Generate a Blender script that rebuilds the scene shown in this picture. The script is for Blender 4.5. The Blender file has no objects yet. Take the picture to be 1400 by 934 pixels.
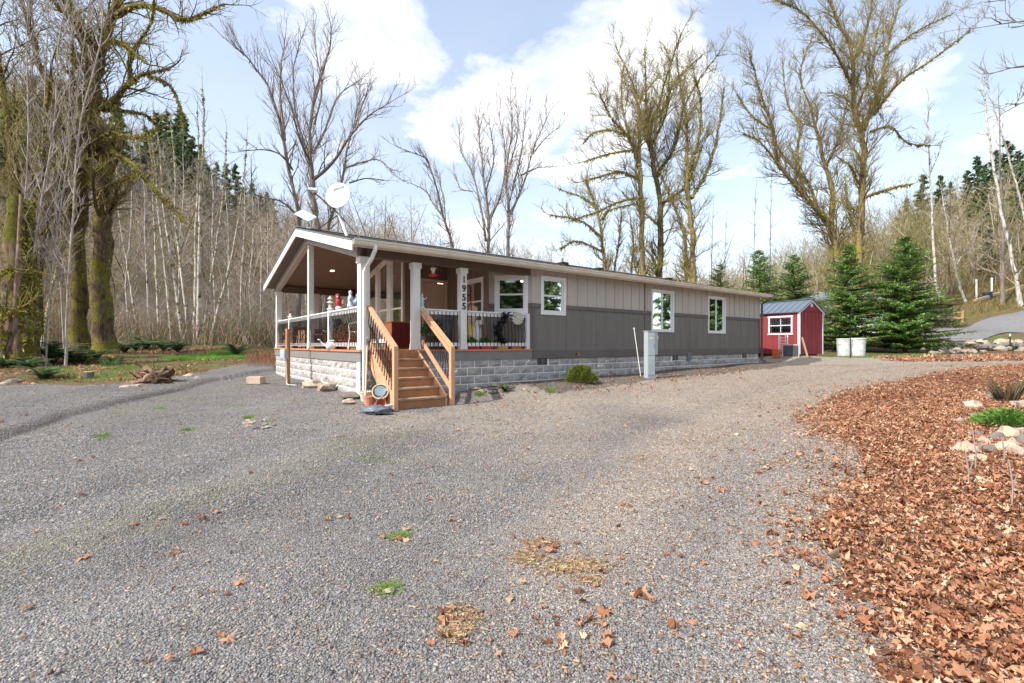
import bpy, bmesh, math, random
import numpy as np
from mathutils import Vector, Matrix, noise as mnoise
R = math.radians
rnd = random.Random(7)
nr = np.random.default_rng(7)
scene = bpy.context.scene
COL = scene.collection
F, CX, CY, CH = 651.0, 700.0, 471.0, 1.4      # measured focal length, principal point and eye height

# ------------------------------------------------------------------ helpers: materials
def lin(c):
    c = [v/255. for v in c]
    return tuple((v/12.92 if v <= .04045 else ((v+.055)/1.055)**2.4) for v in c) + (1.,)
def _mat(name):
    m = bpy.data.materials.new(name); m.use_nodes = True
    nt = m.node_tree; b = nt.nodes['Principled BSDF']
    return m, nt, nt.nodes, nt.links, b
def N(ns, typ, **kw):
    n = ns.new(typ)
    for k, v in kw.items():
        if k in n.inputs: n.inputs[k].default_value = v
        else: setattr(n, k, v)
    return n
def mixc(ns, lk, f, a, b, bt='MIX'):
    m = ns.new('ShaderNodeMix'); m.data_type = 'RGBA'; m.blend_type = bt
    for s, v in ((0, f), (6, a), (7, b)):
        if hasattr(v, 'is_linked') or isinstance(v, bpy.types.NodeSocket): lk.new(v, m.inputs[s])
        else: m.inputs[s].default_value = v
    return m.outputs[2]
def ramp(ns, lk, src, stops):
    r = ns.new('ShaderNodeValToRGB'); e = r.color_ramp.elements
    while len(e) < len(stops): e.new(.5)
    for i, (p, c) in enumerate(stops):
        e[i].position = p
        e[i].color = c if isinstance(c, tuple) else (c, c, c, 1)
    lk.new(src, r.inputs[0]); return r.outputs[0]
def mathn(ns, lk, op, a, b=None, clamp=False):
    m = ns.new('ShaderNodeMath'); m.operation = op; m.use_clamp = clamp
    for i, v in enumerate((a, b)):
        if v is None: continue
        if isinstance(v, bpy.types.NodeSocket): lk.new(v, m.inputs[i])
        else: m.inputs[i].default_value = v
    return m.outputs[0]
def simple(name, rgb, rough=.7, var=.18, scale=4., bump=0., bscale=60., metal=0., spec=.4, stretch=(1,1,1), rgb2=None, coat=0.):
    """one colour with soft wear: two octaves of noise in object space, bump from the finer"""
    m, nt, ns, lk, b = _mat(name)
    tc = ns.new('ShaderNodeTexCoord'); mp = ns.new('ShaderNodeMapping'); mp.inputs['Scale'].default_value = stretch
    lk.new(tc.outputs['Object'], mp.inputs[0])
    n1 = N(ns, 'ShaderNodeTexNoise', Scale=scale, Detail=6., Roughness=.65); lk.new(mp.outputs[0], n1.inputs[0])
    c = lin(rgb)
    d = lin(rgb2) if rgb2 else tuple(v*(1-var) for v in c[:3])+(1,)
    l = tuple(min(1, v*(1+var*.6)) for v in c[:3])+(1,)
    o = ramp(ns, lk, n1.outputs[0], [(.3, d), (.52, c), (.75, l)])
    lk.new(o, b.inputs['Base Color'])
    rr = ramp(ns, lk, n1.outputs[0], [(.3, min(1, rough*1.15)), (.7, rough*.85)])
    lk.new(rr, b.inputs['Roughness'])
    b.inputs['Metallic'].default_value = metal; b.inputs['Specular IOR Level'].default_value = spec
    b.inputs['Coat Weight'].default_value = coat
    if bump:
        n2 = N(ns, 'ShaderNodeTexNoise', Scale=bscale, Detail=4.); lk.new(mp.outputs[0], n2.inputs[0])
        bp = N(ns, 'ShaderNodeBump', Strength=bump, Distance=.01); lk.new(n2.outputs[0], bp.inputs['Height'])
        lk.new(bp.outputs[0], b.inputs['Normal'])
    return m
def tinted(name, rough=.8, sat_noise=30., var=.3, trans=0., spec=.2):
    """colour carried by the mesh attribute 'tint' (which leaf or stone has which colour), varied by noise"""
    m, nt, ns, lk, b = _mat(name)
    a = ns.new('ShaderNodeAttribute'); a.attribute_name = 'tint'
    tc = ns.new('ShaderNodeTexCoord')
    n = N(ns, 'ShaderNodeTexNoise', Scale=sat_noise, Detail=3.); lk.new(tc.outputs['Object'], n.inputs[0])
    v = ramp(ns, lk, n.outputs[0], [(.3, 1-var), (.7, 1+var*.6)])
    o = mixc(ns, lk, 1., a.outputs['Color'], v, 'MULTIPLY')
    lk.new(o, b.inputs['Base Color']); b.inputs['Roughness'].default_value = rough
    b.inputs['Specular IOR Level'].default_value = spec
    if trans:
        t = ns.new('ShaderNodeBsdfTranslucent'); lk.new(o, t.inputs[0])
        mx = ns.new('ShaderNodeMixShader'); mx.inputs[0].default_value = trans
        lk.new(b.outputs[0], mx.inputs[1]); lk.new(t.outputs[0], mx.inputs[2])
        lk.new(mx.outputs[0], nt.nodes['Material Output'].inputs[0])
    return m
def bark(name, c1, c2, moss, amount, mscale=1.2, bump=.6):
    """bark streaked along the stem; moss where the noise says so, thicker on upward faces"""
    m, nt, ns, lk, b = _mat(name)
    tc = ns.new('ShaderNodeTexCoord'); mp = ns.new('ShaderNodeMapping'); mp.inputs['Scale'].default_value = (1, 1, .22)
    lk.new(tc.outputs['Object'], mp.inputs[0])
    n1 = N(ns, 'ShaderNodeTexNoise', Scale=9., Detail=8., Roughness=.7); lk.new(mp.outputs[0], n1.inputs[0])
    base = ramp(ns, lk, n1.outputs[0], [(.35, lin(c2)), (.62, lin(c1))])
    n2 = N(ns, 'ShaderNodeTexNoise', Scale=mscale, Detail=7., Roughness=.7); lk.new(tc.outputs['Object'], n2.inputs[0])
    g = ns.new('ShaderNodeNewGeometry'); s = ns.new('ShaderNodeSeparateXYZ'); lk.new(g.outputs['Normal'], s.inputs[0])
    f = mathn(ns, lk, 'MULTIPLY_ADD', s.outputs[2], .16); 
    f.node.inputs[2].default_value = amount-.5; f = mathn(ns, lk, 'ADD', f, n2.outputs[0])
    fm = ramp(ns, lk, f, [(.46, 0.), (.56, 1.)])
    n3 = N(ns, 'ShaderNodeTexNoise', Scale=14., Detail=4.); lk.new(tc.outputs['Object'], n3.inputs[0])
    mc = ramp(ns, lk, n3.outputs[0], [(.35, tuple(v*.45 for v in lin(moss)[:3])+(1,)), (.65, lin(moss))])
    lk.new(mixc(ns, lk, fm, base, mc), b.inputs['Base Color'])
    b.inputs['Roughness'].default_value = .95; b.inputs['Specular IOR Level'].default_value = .1
    bp = N(ns, 'ShaderNodeBump', Strength=bump, Distance=.04); lk.new(n1.outputs[0], bp.inputs['Height'])
    lk.new(bp.outputs[0], b.inputs['Normal'])
    return m
def glass_mat(name, tint=(.75,.8,.8)):
    m, nt, ns, lk, b = _mat(name)
    ns.remove(b)
    gl = ns.new('ShaderNodeBsdfGlossy'); gl.inputs['Roughness'].default_value = .02; gl.inputs['Color'].default_value = (.9,.95,1,1)
    tr = ns.new('ShaderNodeBsdfTransparent'); tr.inputs['Color'].default_value = (*tint, 1)
    fr = ns.new('ShaderNodeFresnel'); fr.inputs['IOR'].default_value = 1.6
    f = mathn(ns, lk, 'MULTIPLY_ADD', fr.outputs[0], 1.5); f.node.inputs[2].default_value = .06; f.node.use_clamp = True
    tcn = ns.new('ShaderNodeTexCoord'); nn = N(ns, 'ShaderNodeTexNoise', Scale=1.6, Detail=1.); lk.new(tcn.outputs['Object'], nn.inputs[0])
    bp = N(ns, 'ShaderNodeBump', Strength=.04, Distance=.02); lk.new(nn.outputs[0], bp.inputs['Height']); lk.new(bp.outputs[0], gl.inputs['Normal'])
    mx = ns.new('ShaderNodeMixShader'); lk.new(f, mx.inputs[0]); lk.new(tr.outputs[0], mx.inputs[1]); lk.new(gl.outputs[0], mx.inputs[2])
    lk.new(mx.outputs[0], nt.nodes['Material Output'].inputs[0]); return m
def emit(name, rgb, s):
    m, nt, ns, lk, b = _mat(name)
    b.inputs['Emission Color'].default_value = lin(rgb); b.inputs['Emission Strength'].default_value = s
    n = N(ns, 'ShaderNodeTexNoise', Scale=5.); r = ramp(ns, lk, n.outputs[0], [(0, lin(rgb)), (1, lin(rgb))]); lk.new(r, b.inputs['Base Color'])
    return m

# ------------------------------------------------------------------ helpers: meshes
def link(o, parent=None):
    COL.objects.link(o)
    if parent is not None: o.parent = parent
    return o
def tag(o, label=None, cat=None, group=None, kind=None):
    if label: o['label'] = label
    if cat: o['category'] = cat
    if group: o['group'] = group
    if kind: o['kind'] = kind
    return o
def empty(name, loc=(0,0,0), rz=0., label=None, cat=None, group=None):
    o = bpy.data.objects.new(name, None); o.location = loc; o.rotation_euler = (0,0,rz); o.empty_display_size = .1
    link(o); return tag(o, label, cat, group)
class MB:
    def __init__(s): s.v = []; s.f = []; s.mi = []; s.m = 0; s.M = None
    def add(s, vs, fs):
        k = len(s.v)
        if s.M is not None: vs = [s.M @ Vector(v) for v in vs]
        s.v += [tuple(v) for v in vs]; s.f += [[i+k for i in f] for f in fs]; s.mi += [s.m]*len(fs); return s
    def box(s, x0, x1, y0, y1, z0, z1):
        return s.add([(x,y,z) for z in (z0,z1) for y in (y0,y1) for x in (x0,x1)],
                     [(0,2,3,1),(4,5,7,6),(0,1,5,4),(1,3,7,5),(3,2,6,7),(2,0,4,6)])
    def bar(s, p, q, w, h, up=(0,0,1)):
        p, q = Vector(p), Vector(q); t = (q-p).normalized(); up = Vector(up)
        a = t.cross(up)
        if a.length < 1e-3: a = t.cross(Vector((0,1,0)))
        a.normalize(); b = a.cross(t).normalized(); a *= w/2; b *= h/2
        vs = [c+i*a+j*b for c in (p,q) for j in (-1,1) for i in (-1,1)]
        return s.add(vs, [(0,2,3,1),(4,5,7,6),(0,1,5,4),(1,3,7,5),(3,2,6,7),(2,0,4,6)])
    def tube(s, pts, r, n=8, cap=True):
        pts = [Vector(p) for p in pts]; rs = r if isinstance(r, (list,tuple)) else [r]*len(pts)
        vs = []; ref = None
        for i, p in enumerate(pts):
            t = (pts[min(i+1,len(pts)-1)]-pts[max(i-1,0)]).normalized()
            if ref is None: ref = t.orthogonal().normalized()
            a = (ref - t*ref.dot(t)).normalized(); ref = a; b = t.cross(a)
            for k in range(n):
                an = 2*math.pi*k/n; vs.append(p + (a*math.cos(an)+b*math.sin(an))*rs[i])
        fs = [(i*n+k, i*n+(k+1)%n, (i+1)*n+(k+1)%n, (i+1)*n+k) for i in range(len(pts)-1) for k in range(n)]
        if cap: fs += [tuple(range(n))[::-1], tuple(range((len(pts)-1)*n, len(pts)*n))]
        return s.add(vs, fs)
    def lathe(s, prof, c=(0,0,0), n=16, sx=1., sy=1.):
        vs = [(c[0]+r*sx*math.cos(2*math.pi*k/n), c[1]+r*sy*math.sin(2*math.pi*k/n), c[2]+z) for r,z in prof for k in range(n)]
        fs = [(i*n+k, i*n+(k+1)%n, (i+1)*n+(k+1)%n, (i+1)*n+k) for i in range(len(prof)-1) for k in range(n)]
        fs += [tuple(range(n))[::-1], tuple(range((len(prof)-1)*n, len(prof)*n))]
        return s.add(vs, fs)
    def blob(s, c, r, seed=0, sc=(1,1,1), amp=.25, sub=2, fr=1.5):
        bm = bmesh.new(); bmesh.ops.create_icosphere(bm, subdivisions=sub, radius=1)
        vs = []
        for v in bm.verts:
            k = 1+amp*mnoise.noise(v.co*fr+Vector((seed*3.7,seed*1.3,seed)))*1.6 + amp*.4*mnoise.noise(v.co*4+Vector((seed,0,seed)))
            vs.append((c[0]+v.co.x*r*sc[0]*k, c[1]+v.co.y*r*sc[1]*k, c[2]+v.co.z*r*sc[2]*k))
        s.add(vs, [[v.index for v in f.verts] for f in bm.faces]); bm.free(); return s
    def build(s, name, mat, parent=None, smooth=False, bevel=0.):
        me = bpy.data.meshes.new(name); me.from_pydata(s.v, [], s.f)
        for m in (mat if isinstance(mat, list) else [mat]): me.materials.append(m)
        me.polygons.foreach_set('material_index', s.mi)
        if smooth: me.polygons.foreach_set('use_smooth', [True]*len(s.f))
        me.update(); o = bpy.data.objects.new(name, me); link(o, parent)
        if bevel:
            md = o.modifiers.new('bevel', 'BEVEL'); md.width = bevel; md.segments = 2; md.limit_method = 'ANGLE'
        return o
def np_obj(name, V, Q, mat, parent=None, tint=None, smooth=False, masks=None):
    """mesh object from arrays; Q is (n,3) or (n,4)"""
    V = np.asarray(V, np.float32); Q = np.asarray(Q, np.int32); k = Q.shape[1]
    me = bpy.data.meshes.new(name)
    me.vertices.add(len(V)); me.vertices.foreach_set('co', V.ravel())
    me.loops.add(Q.size); me.loops.foreach_set('vertex_index', Q.ravel())
    me.polygons.add(len(Q)); me.polygons.foreach_set('loop_start', np.arange(len(Q), dtype=np.int32)*k)
    try: me.polygons.foreach_set('loop_total', np.full(len(Q), k, np.int32))
    except Exception: pass
    me.update(calc_edges=True)
    if smooth: me.polygons.foreach_set('use_smooth', np.ones(len(Q), bool))
    if tint is not None:
        a = me.attributes.new('tint', 'FLOAT_COLOR', 'POINT')
        t = np.ones((len(V),4), np.float32); t[:,:3] = tint; a.data.foreach_set('color', t.ravel())
    for kname, arr in (masks or {}).items():
        a = me.attributes.new(kname, 'FLOAT', 'POINT'); a.data.foreach_set('value', np.asarray(arr, np.float32))
    me.materials.append(mat)
    o = bpy.data.objects.new(name, me); return link(o, parent)

class Tubes:
    """many tapering stems gathered into one mesh"""
    def __init__(s): s.V = []; s.Q = []; s.n = 0
    def add(s, pts, rad, k=5):
        P = np.asarray([tuple(p) for p in pts], float); r = np.asarray(rad, float)
        T = np.gradient(P, axis=0); T /= np.linalg.norm(T, axis=1)[:,None]+1e-9
        m = T.mean(0); ref = np.array((1.,0,0)) if abs(m[0]) < .7*np.linalg.norm(m)+1e-6 else np.array((0,1.,0))
        A = np.cross(T, ref); A /= np.linalg.norm(A, axis=1)[:,None]+1e-9; B = np.cross(T, A)
        an = np.arange(k)*2*math.pi/k
        V = P[:,None,:] + (A[:,None,:]*np.cos(an)[None,:,None]+B[:,None,:]*np.sin(an)[None,:,None])*r[:,None,None]
        n = len(P); i = np.arange(n-1)[:,None]*k; j = np.arange(k)[None,:]; j2 = (j+1)%k
        Q = np.stack([i+j, i+j2, i+k+j2, i+k+j], -1).reshape(-1,4)+s.n
        s.V.append(V.reshape(-1,3)); s.Q.append(Q); s.n += n*k
    def arrays(s): return np.concatenate(s.V), np.concatenate(s.Q)
    def build(s, name, mat, parent, smooth=True):
        if not s.V: return None
        V, Q = s.arrays()
        return np_obj(name, V, Q, mat, parent, smooth=smooth)

# ------------------------------------------------------------------ terrain
CTRL = np.array([(0,0,0),(-3,2,0),(4,2,.03),(0,5,.03),(-5,5,0),(-9,8,0),(-14,10,.02),(-6,9,.1),(-2.1,8.9,.15),(-1.3,9.6,.17),
 (-3.3,9.6,.28),(-4.4,10.9,.34),(-6.5,13.6,.38),(-8.3,16.6,.38),(-9.5,15,.3),(-9,12,.15),(.5,12.3,.42),(2.7,14.2,.46),(6.5,17,.54),
 (10.6,20.3,.62),(3,11,.33),(6,13.5,.42),(3,8,.12),(6,9,.2),(13.1,21.7,.88),(11,18,.6),(17,24,.82),(15,18,.65),(18,17,.66),(21,21,.8),
 (10,10,.36),(6.4,6,.2),(9,7,.45),(14,12,.62),(23,26,.92),(28,27,1.),(26.7,30,1.45),(35.5,33,2.16),(39.8,37,3.67),(28.1,31,1.6),
 (32.6,36,2.56),(47,44,4.85),(36.9,40,3.3),(40.8,42,4.2),(-17,18,.4),(-21,24,.9),(-18,32,1.4),(-12,30,1.3),(-12,22,.6),(-25,20,.7),
 (-14,14,.1),(-18,13,.1),(0,25,.8),(5,30,1.),(10,32,1.2),(-5,30,1.2),(17,32,1.3),(22,34,1.6),(0,40,1.5),(15,45,2.),(-20,45,3.),
 (-40,30,3.),(-40,10,1.),(-15,0,0),(15,0,.4),(20,8,1.),(30,15,1.6),(0,-10,0),(-20,-10,0),(20,-10,.6),(0,-40,1.)], float)
SKY_PX = np.array([-500,-200,0,100,250,350,500,650,760,900,1000,1100,1200,1300,1400,1600,1900.])
SKY_Y  = np.array([120,120,140,165,262,325,372,390,412,436,425,392,352,312,280,240,220.])
def hgt(x, y):
    x = np.atleast_1d(np.asarray(x, float)); y = np.atleast_1d(np.asarray(y, float)); sh = x.shape
    x = x.ravel(); y = y.ravel(); out = np.empty_like(x)
    for a in range(0, len(x), 40000):
        d2 = (x[a:a+40000,None]-CTRL[None,:,0])**2+(y[a:a+40000,None]-CTRL[None,:,1])**2
        w = 1/(d2+.6)**1.7
        out[a:a+40000] = (w*CTRL[None,:,2]).sum(1)/w.sum(1)
    d = np.maximum(y, 1.)
    px = CX+x/d*F
    ys = np.interp(px, SKY_PX, SKY_Y)
    zt = 105.
    top = CH+(CY-ys)/F*zt
    f = np.clip((y-38)/(zt-38), 0, 1); f = f*f*(3-2*f)*.45+f*.55
    out = out*(1-f)+top*f*np.where(y > 38, 1, 0)+out*0
    back = np.clip((-y-30)/60, 0, 1); out += back*back*(3-2*back)*16
    out += .012*np.sin(x*1.7+y*.6)*np.sin(y*1.3-x*.4)
    return out.reshape(sh)
def hz(x, y): return float(hgt([x],[y])[0])
def at(px, py, d): return Vector(((px-CX)/F*d, d, CH-(py-CY)/F*d))
_gd = np.concatenate([np.linspace(1.2, 30, 900), np.linspace(30, 60, 300)])
def gp(px, py):
    """where the sight line of a measured point of the photograph meets the ground"""
    kx = (px-CX)/F; kz = -(py-CY)/F
    g = hgt(kx*_gd, _gd); r = CH+kz*_gd
    i = np.argmax(r <= g)
    if r[i] > g[i]: i = len(_gd)-1
    d = _gd[i]; return Vector((kx*d, d, g[i]))
def inpoly(x, y, poly):
    P = np.array(poly, float); ins = np.zeros(np.shape(x), bool); j = len(P)-1
    for i in range(len(P)):
        c = ((P[i,1] > y) != (P[j,1] > y)) & (x < (P[j,0]-P[i,0])*(y-P[i,1])/(P[j,1]-P[i,1]+1e-12)+P[i,0])
        ins ^= c; j = i
    return ins
def vnoise(x, y, s, seed=0):
    """cheap smooth value noise on arrays"""
    x = np.asarray(x)*s+seed*17.3; y = np.asarray(y)*s-seed*9.1
    xi = np.floor(x).astype(int); yi = np.floor(y).astype(int); fx = x-xi; fy = y-yi
    fx = fx*fx*(3-2*fx); fy = fy*fy*(3-2*fy)
    def h(a, b):
        n = (a*374761393+b*668265263+seed*974634777) & 0xffffffff
        n = ((n ^ (n >> 13))*1274126177) & 0xffffffff
        return ((n ^ (n >> 16)) & 0xffff)/65535.
    return (h(xi,yi)*(1-fx)+h(xi+1,yi)*fx)*(1-fy)+(h(xi,yi+1)*(1-fx)+h(xi+1,yi+1)*fx)*fy
def fbm(x, y, s, seed=0):
    return sum(vnoise(x, y, s*2**i, seed+i)*.5**i for i in range(4))/1.875
def gpoly(pts): return [tuple(gp(*p)[:2]) for p in pts]
LEAFP = gpoly([(1500,499),(1400,498),(1290,511),(1200,524),(1130,545),(1112,565),(1130,590),(1178,620),(1190,655),(1140,690),(1108,740),(1150,800),(1175,850),(1190,900),(1215,934)])+[(2.2,1.2),(9,0),(16,4),(22,12)]
LEAF2 = gpoly([(1210,489),(1420,482),(1420,493),(1300,494),(1215,494)])
GRAVP = gpoly([(-60,531),(60,530),(140,531),(195,529),(240,521),(290,508),(372,497)])+[(-7.9,16.3),(9.5,20.6),(12.4,22.6)]+gpoly([(1130,488),(1200,488.5),(1290,485),(1440,481)])+[(26,16),(22,12),(30,-60),(-60,-60),(-30,9)]
GREENS = [gpoly(p) for p in ([(215,492),(300,482),(345,480),(350,492),(280,496)],[(60,503),(200,497),(240,512),(180,522),(80,524)],[(1090,489),(1200,486),(1290,483),(1290,487),(1190,489)],
                             [(628,540),(690,533),(780,531),(760,540),(690,548),(632,554)])]
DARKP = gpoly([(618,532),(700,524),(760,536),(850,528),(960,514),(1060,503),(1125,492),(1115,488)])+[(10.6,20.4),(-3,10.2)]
C0 = Vector((-3.15, 9.9, 0)); UA = math.atan2(.6062, .7953)
def hl(t, s): return Vector((C0.x+.7953*t-.6062*s, C0.y+.6062*t+.7953*s, 0))
STEP = [tuple(gp(*p)[:2]) for p in [(-120,640),(0,606),(90,572),(190,547),(240,536),(300,520)]]
TRACK = [tuple(gp(*p)[:2]) for p in [(560,1100),(700,880),(830,700),(960,590),(1100,530),(1250,502),(1400,492)]]
MOSSL = [tuple(gp(*p)[:2]) for p in [(-100,800),(60,760),(200,700),(350,660),(470,610),(560,590),(700,560),(900,535)]]
def seg_side(x, y, L):
    best = np.full(np.shape(x), 1e9); side = np.zeros(np.shape(x))
    for (ax,ay),(bx,by) in zip(L[:-1], L[1:]):
        dx, dy = bx-ax, by-ay; t = np.clip(((x-ax)*dx+(y-ay)*dy)/(dx*dx+dy*dy), 0, 1)
        d = np.hypot(x-ax-t*dx, y-ay-t*dy); s = np.sign((x-ax)*dy-(y-ay)*dx)
        m = d < best; best = np.where(m, d, best); side = np.where(m, s, side)
    return best*side
def micro(x, y):
    """ruts and the raised edge of the left gravel patch"""
    sd = seg_side(x, y, STEP)                  # negative = far side (raised patch)
    st = np.clip(-sd/.25, 0, 1)*np.clip((12+sd)/3, 0, 1)*np.clip((-x-3.5)/3, 0, 1)
    z = .10*st + .03*(fbm(x, y, .8, 3)-.5)+.022*(fbm(x, y, 2.5, 9)-.5)
    m1 = seg_side(x, y, MOSSL); w_ = np.clip((y-1)/3,0,1)*np.clip((4-x)/3,0,1); z = z+w_*(.025*np.exp(-(m1/.35)**2)-.03*np.exp(-((m1-.85)/.28)**2)-.03*np.exp(-((m1+.85)/.28)**2))
    m2 = seg_side(x, y, TRACK); w2 = np.clip((y-1.5)/2,0,1); z = z-w2*(.028*np.exp(-((m2-.8)/.26)**2)+.028*np.exp(-((m2+.8)/.26)**2))
    lf = inpoly(x, y, LEAFP); z = z+np.where(lf, .05*fbm(x, y, 3., 5), 0)
    return z
def hfull(x, y): return hgt(x, y)+micro(np.asarray(x,float), np.asarray(y,float))
def hzf(x, y): return float(hfull(np.array([x]), np.array([y]))[0])

def ground_material():
    m, nt, ns, lk, b = _mat('ground_mix')
    tc = ns.new('ShaderNodeTexCoord'); O = tc.outputs['Object']
    def vor(scale, feat='F1', out='Distance'):
        v = N(ns, 'ShaderNodeTexVoronoi', Scale=scale, Randomness=1.); v.feature = feat; lk.new(O, v.inputs['Vector']); return v
    def noi(scale, det=5., ro=.6):
        n = N(ns, 'ShaderNodeTexNoise', Scale=scale, Detail=det, Roughness=ro); lk.new(O, n.inputs[0]); return n.outputs[0]
    def att(n):
        a = ns.new('ShaderNodeAttribute'); a.attribute_name = n; return a.outputs['Fac']
    v1 = vor(90.); v2 = vor(34.)
    sp = ns.new('ShaderNodeSeparateColor'); lk.new(v1.outputs['Color'], sp.inputs[0])
    stone = ramp(ns, lk, sp.outputs[0], [(0, lin((90,88,88))), (.35, lin((124,122,121))), (.7, lin((149,146,144))), (.9, lin((167,163,159))), (1, lin((190,174,152)))])
    sp2 = ns.new('ShaderNodeSeparateColor'); lk.new(v2.outputs['Color'], sp2.inputs[0])
    big = ramp(ns, lk, sp2.outputs[1], [(0, .72), (.5, 1.), (1, 1.22)])
    gr = mixc(ns, lk, .8, stone, big, 'MULTIPLY')
    gap = ramp(ns, lk, v1.outputs['Distance'], [(.0, 1.), (.45, 1.), (.85, .5)])
    gr = mixc(ns, lk, .8, gr, gap, 'MULTIPLY')
    large = ramp(ns, lk, noi(.35, 6.), [(.3, .8), (.7, 1.16)])
    gr = mixc(ns, lk, 1., gr, large, 'MULTIPLY')
    # bits of dry needle and leaf ground into the gravel
    tanm = mathn(ns, lk, 'MULTIPLY', att('tan'), ramp(ns, lk, noi(9., 6., .75), [(.38, .25), (.62, 1.)]))
    gr = mixc(ns, lk, tanm, gr, mixc(ns, lk, .55, lin((206,190,168)), stone, 'MIX'))
    tanc = ramp(ns, lk, sp.outputs[1], [(0, lin((166,138,114))), (.5, lin((206,188,164))), (1, lin((222,210,192)))])
    tm2 = mathn(ns, lk, 'MULTIPLY', att('tan'), ramp(ns, lk, sp.outputs[2], [(.55, 0.), (.62, .8)]))
    gr = mixc(ns, lk, tm2, gr, tanc)
    flecks = ramp(ns, lk, noi(26., 3.), [(.66, 0.), (.7, .55)])
    gr = mixc(ns, lk, flecks, gr, lin((168,128,98)))
    gr = mixc(ns, lk, mathn(ns, lk, 'MULTIPLY', att('mossy'), ramp(ns, lk, noi(5., 6., .7), [(.4, 0.), (.68, .45)])), gr, lin((150,145,110)))
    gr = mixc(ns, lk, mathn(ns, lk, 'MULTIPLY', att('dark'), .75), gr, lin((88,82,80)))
    litter = ramp(ns, lk, noi(16., 6., .8), [(.3, lin((60,40,28))), (.5, lin((128,82,58))), (.68, lin((172,124,92)))])
    c = mixc(ns, lk, att('gravel'), ramp(ns, lk, noi(4., 8., .75), [(.3, lin((72,62,44))), (.5, lin((118,100,74))), (.66, lin((132,128,70)))]), gr)
    c = mixc(ns, lk, att('leaf'), c, litter)
    gm = mathn(ns, lk, 'MULTIPLY', att('grass'), ramp(ns, lk, noi(3.5, 6., .7), [(.38, .25), (.56, 1.)]))
    c = mixc(ns, lk, gm, c, ramp(ns, lk, noi(30., 4.), [(.3, lin((78,92,48))), (.7, lin((132,148,80)))]))
    lk.new(c, b.inputs['Base Color']); b.inputs['Roughness'].default_value = .93; b.inputs['Specular IOR Level'].default_value = .2
    inv = mathn(ns, lk, 'SUBTRACT', 1., v1.outputs['Distance'])
    hh = mathn(ns, lk, 'MULTIPLY', inv, sp.outputs[2])
    hh = mathn(ns, lk, 'ADD', hh, noi(60., 3.))
    bp = N(ns, 'ShaderNodeBump', Strength=.95, Distance=.022); lk.new(hh, bp.inputs['Height']); lk.new(bp.outputs[0], b.inputs['Normal'])
    return m

def build_ground():
    na = 1500
    rr = [0., .01]; r = .5
    while r < 420: rr.append(r); r *= 1.0165 if r < 60 else 1.03
    rr = np.array(rr)
    th = np.linspace(0, 2*math.pi, na, endpoint=False)
    # finer inside the view
    X = (rr[1:,None]*np.sin(th)[None,:]); Y = (rr[1:,None]*np.cos(th)[None,:])
    x = np.concatenate([[0.], X.ravel()]); y = np.concatenate([[0.], Y.ravel()])
    z = hfull(x, y)
    V = np.stack([x,y,z], -1)
    nr_ = len(rr)-1
    i = np.arange(nr_-1)[:,None]*na; j = np.arange(na)[None,:]; j2 = (j+1)%na
    Q = (np.stack([i+j, i+na+j, i+na+j2, i+j2], -1).reshape(-1,4)+1)
    # masks
    wx = x+.9*(fbm(x, y, .9, 1)-.5)*2; wy = y+.9*(fbm(x, y, .9, 2)-.5)*2
    wx2 = x+.25*(fbm(x, y, 4, 5)-.5)*2; wy2 = y+.25*(fbm(x, y, 4, 6)-.5)*2
    grav = inpoly(wx2, wy2, GRAVP).astype(float)
    leaf = inpoly(wx2, wy2, LEAFP).astype(float)
    l2 = (inpoly(wx2, wy2, LEAF2) & (fbm(x, y, 1.2, 4) > .42)).astype(float)*.8
    leaf = np.maximum(leaf, l2)
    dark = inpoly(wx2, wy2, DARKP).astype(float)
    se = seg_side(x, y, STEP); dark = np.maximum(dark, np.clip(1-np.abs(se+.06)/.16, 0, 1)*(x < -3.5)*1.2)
    grass = np.zeros_like(x)
    for g in GREENS[:3]: grass = np.maximum(grass, inpoly(wx, wy, g).astype(float))
    grass = np.maximum(grass, np.where((grav < .5) & (y > 9) & (y < 45) & (x < 0), np.clip((fbm(x, y, .5, 8)-.5)*5, 0, .7), 0))
    grass = np.maximum(grass, np.where((grav < .5) & (y > 24) & (y < 60) & (x > 8), np.clip((fbm(x, y, .4, 8)-.5)*4, 0, .6), 0))
    spots = np.clip((fbm(x, y, 2.2, 12)-.74)*14, 0, .8)*(x < 1)*(y < 14)*(y > 5)
    grass = np.maximum(grass, spots)
    # tan debris: to the right and the far drive, fading to the left
    tan = np.clip((x*.14+y*.06-.2)+(fbm(x, y, .5, 20)-.5)*1.4, 0, 1)*(y > 1)
    m2 = seg_side(x, y, TRACK); tan = tan+.35*np.exp(-(m2/.4)**2)*(y > 2.5)-.35*(np.exp(-((m2-.8)/.28)**2)+np.exp(-((m2+.8)/.28)**2))*(y > 2)
    tan = tan+.5*np.exp(-(((x+1)/3)**2+((y-9)/1.6)**2))*(fbm(x,y,1.,33) > .45)
    tan = np.clip(tan, 0, .9)
    ml = seg_side(x, y, [tuple(gp(*p)[:2]) for p in [(-100,800),(60,760),(200,700),(350,660),(470,610),(560,590)]])
    mossy = np.clip(1-np.abs(ml+.6*(fbm(x,y,1.2,31)-.5))/.45, 0, 1)*(x < -.5)
    ml2 = seg_side(x, y, [tuple(gp(*p)[:2]) for p in [(-60,625),(90,602),(240,560),(420,515)]])
    mossy = np.maximum(mossy, np.clip(1-np.abs(ml2+.8)/.8, 0, .6)*(x < -2))
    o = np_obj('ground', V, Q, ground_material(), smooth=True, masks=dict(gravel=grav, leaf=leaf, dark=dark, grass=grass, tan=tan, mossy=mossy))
    tag(o, kind='structure')
    return o
build_ground()

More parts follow.
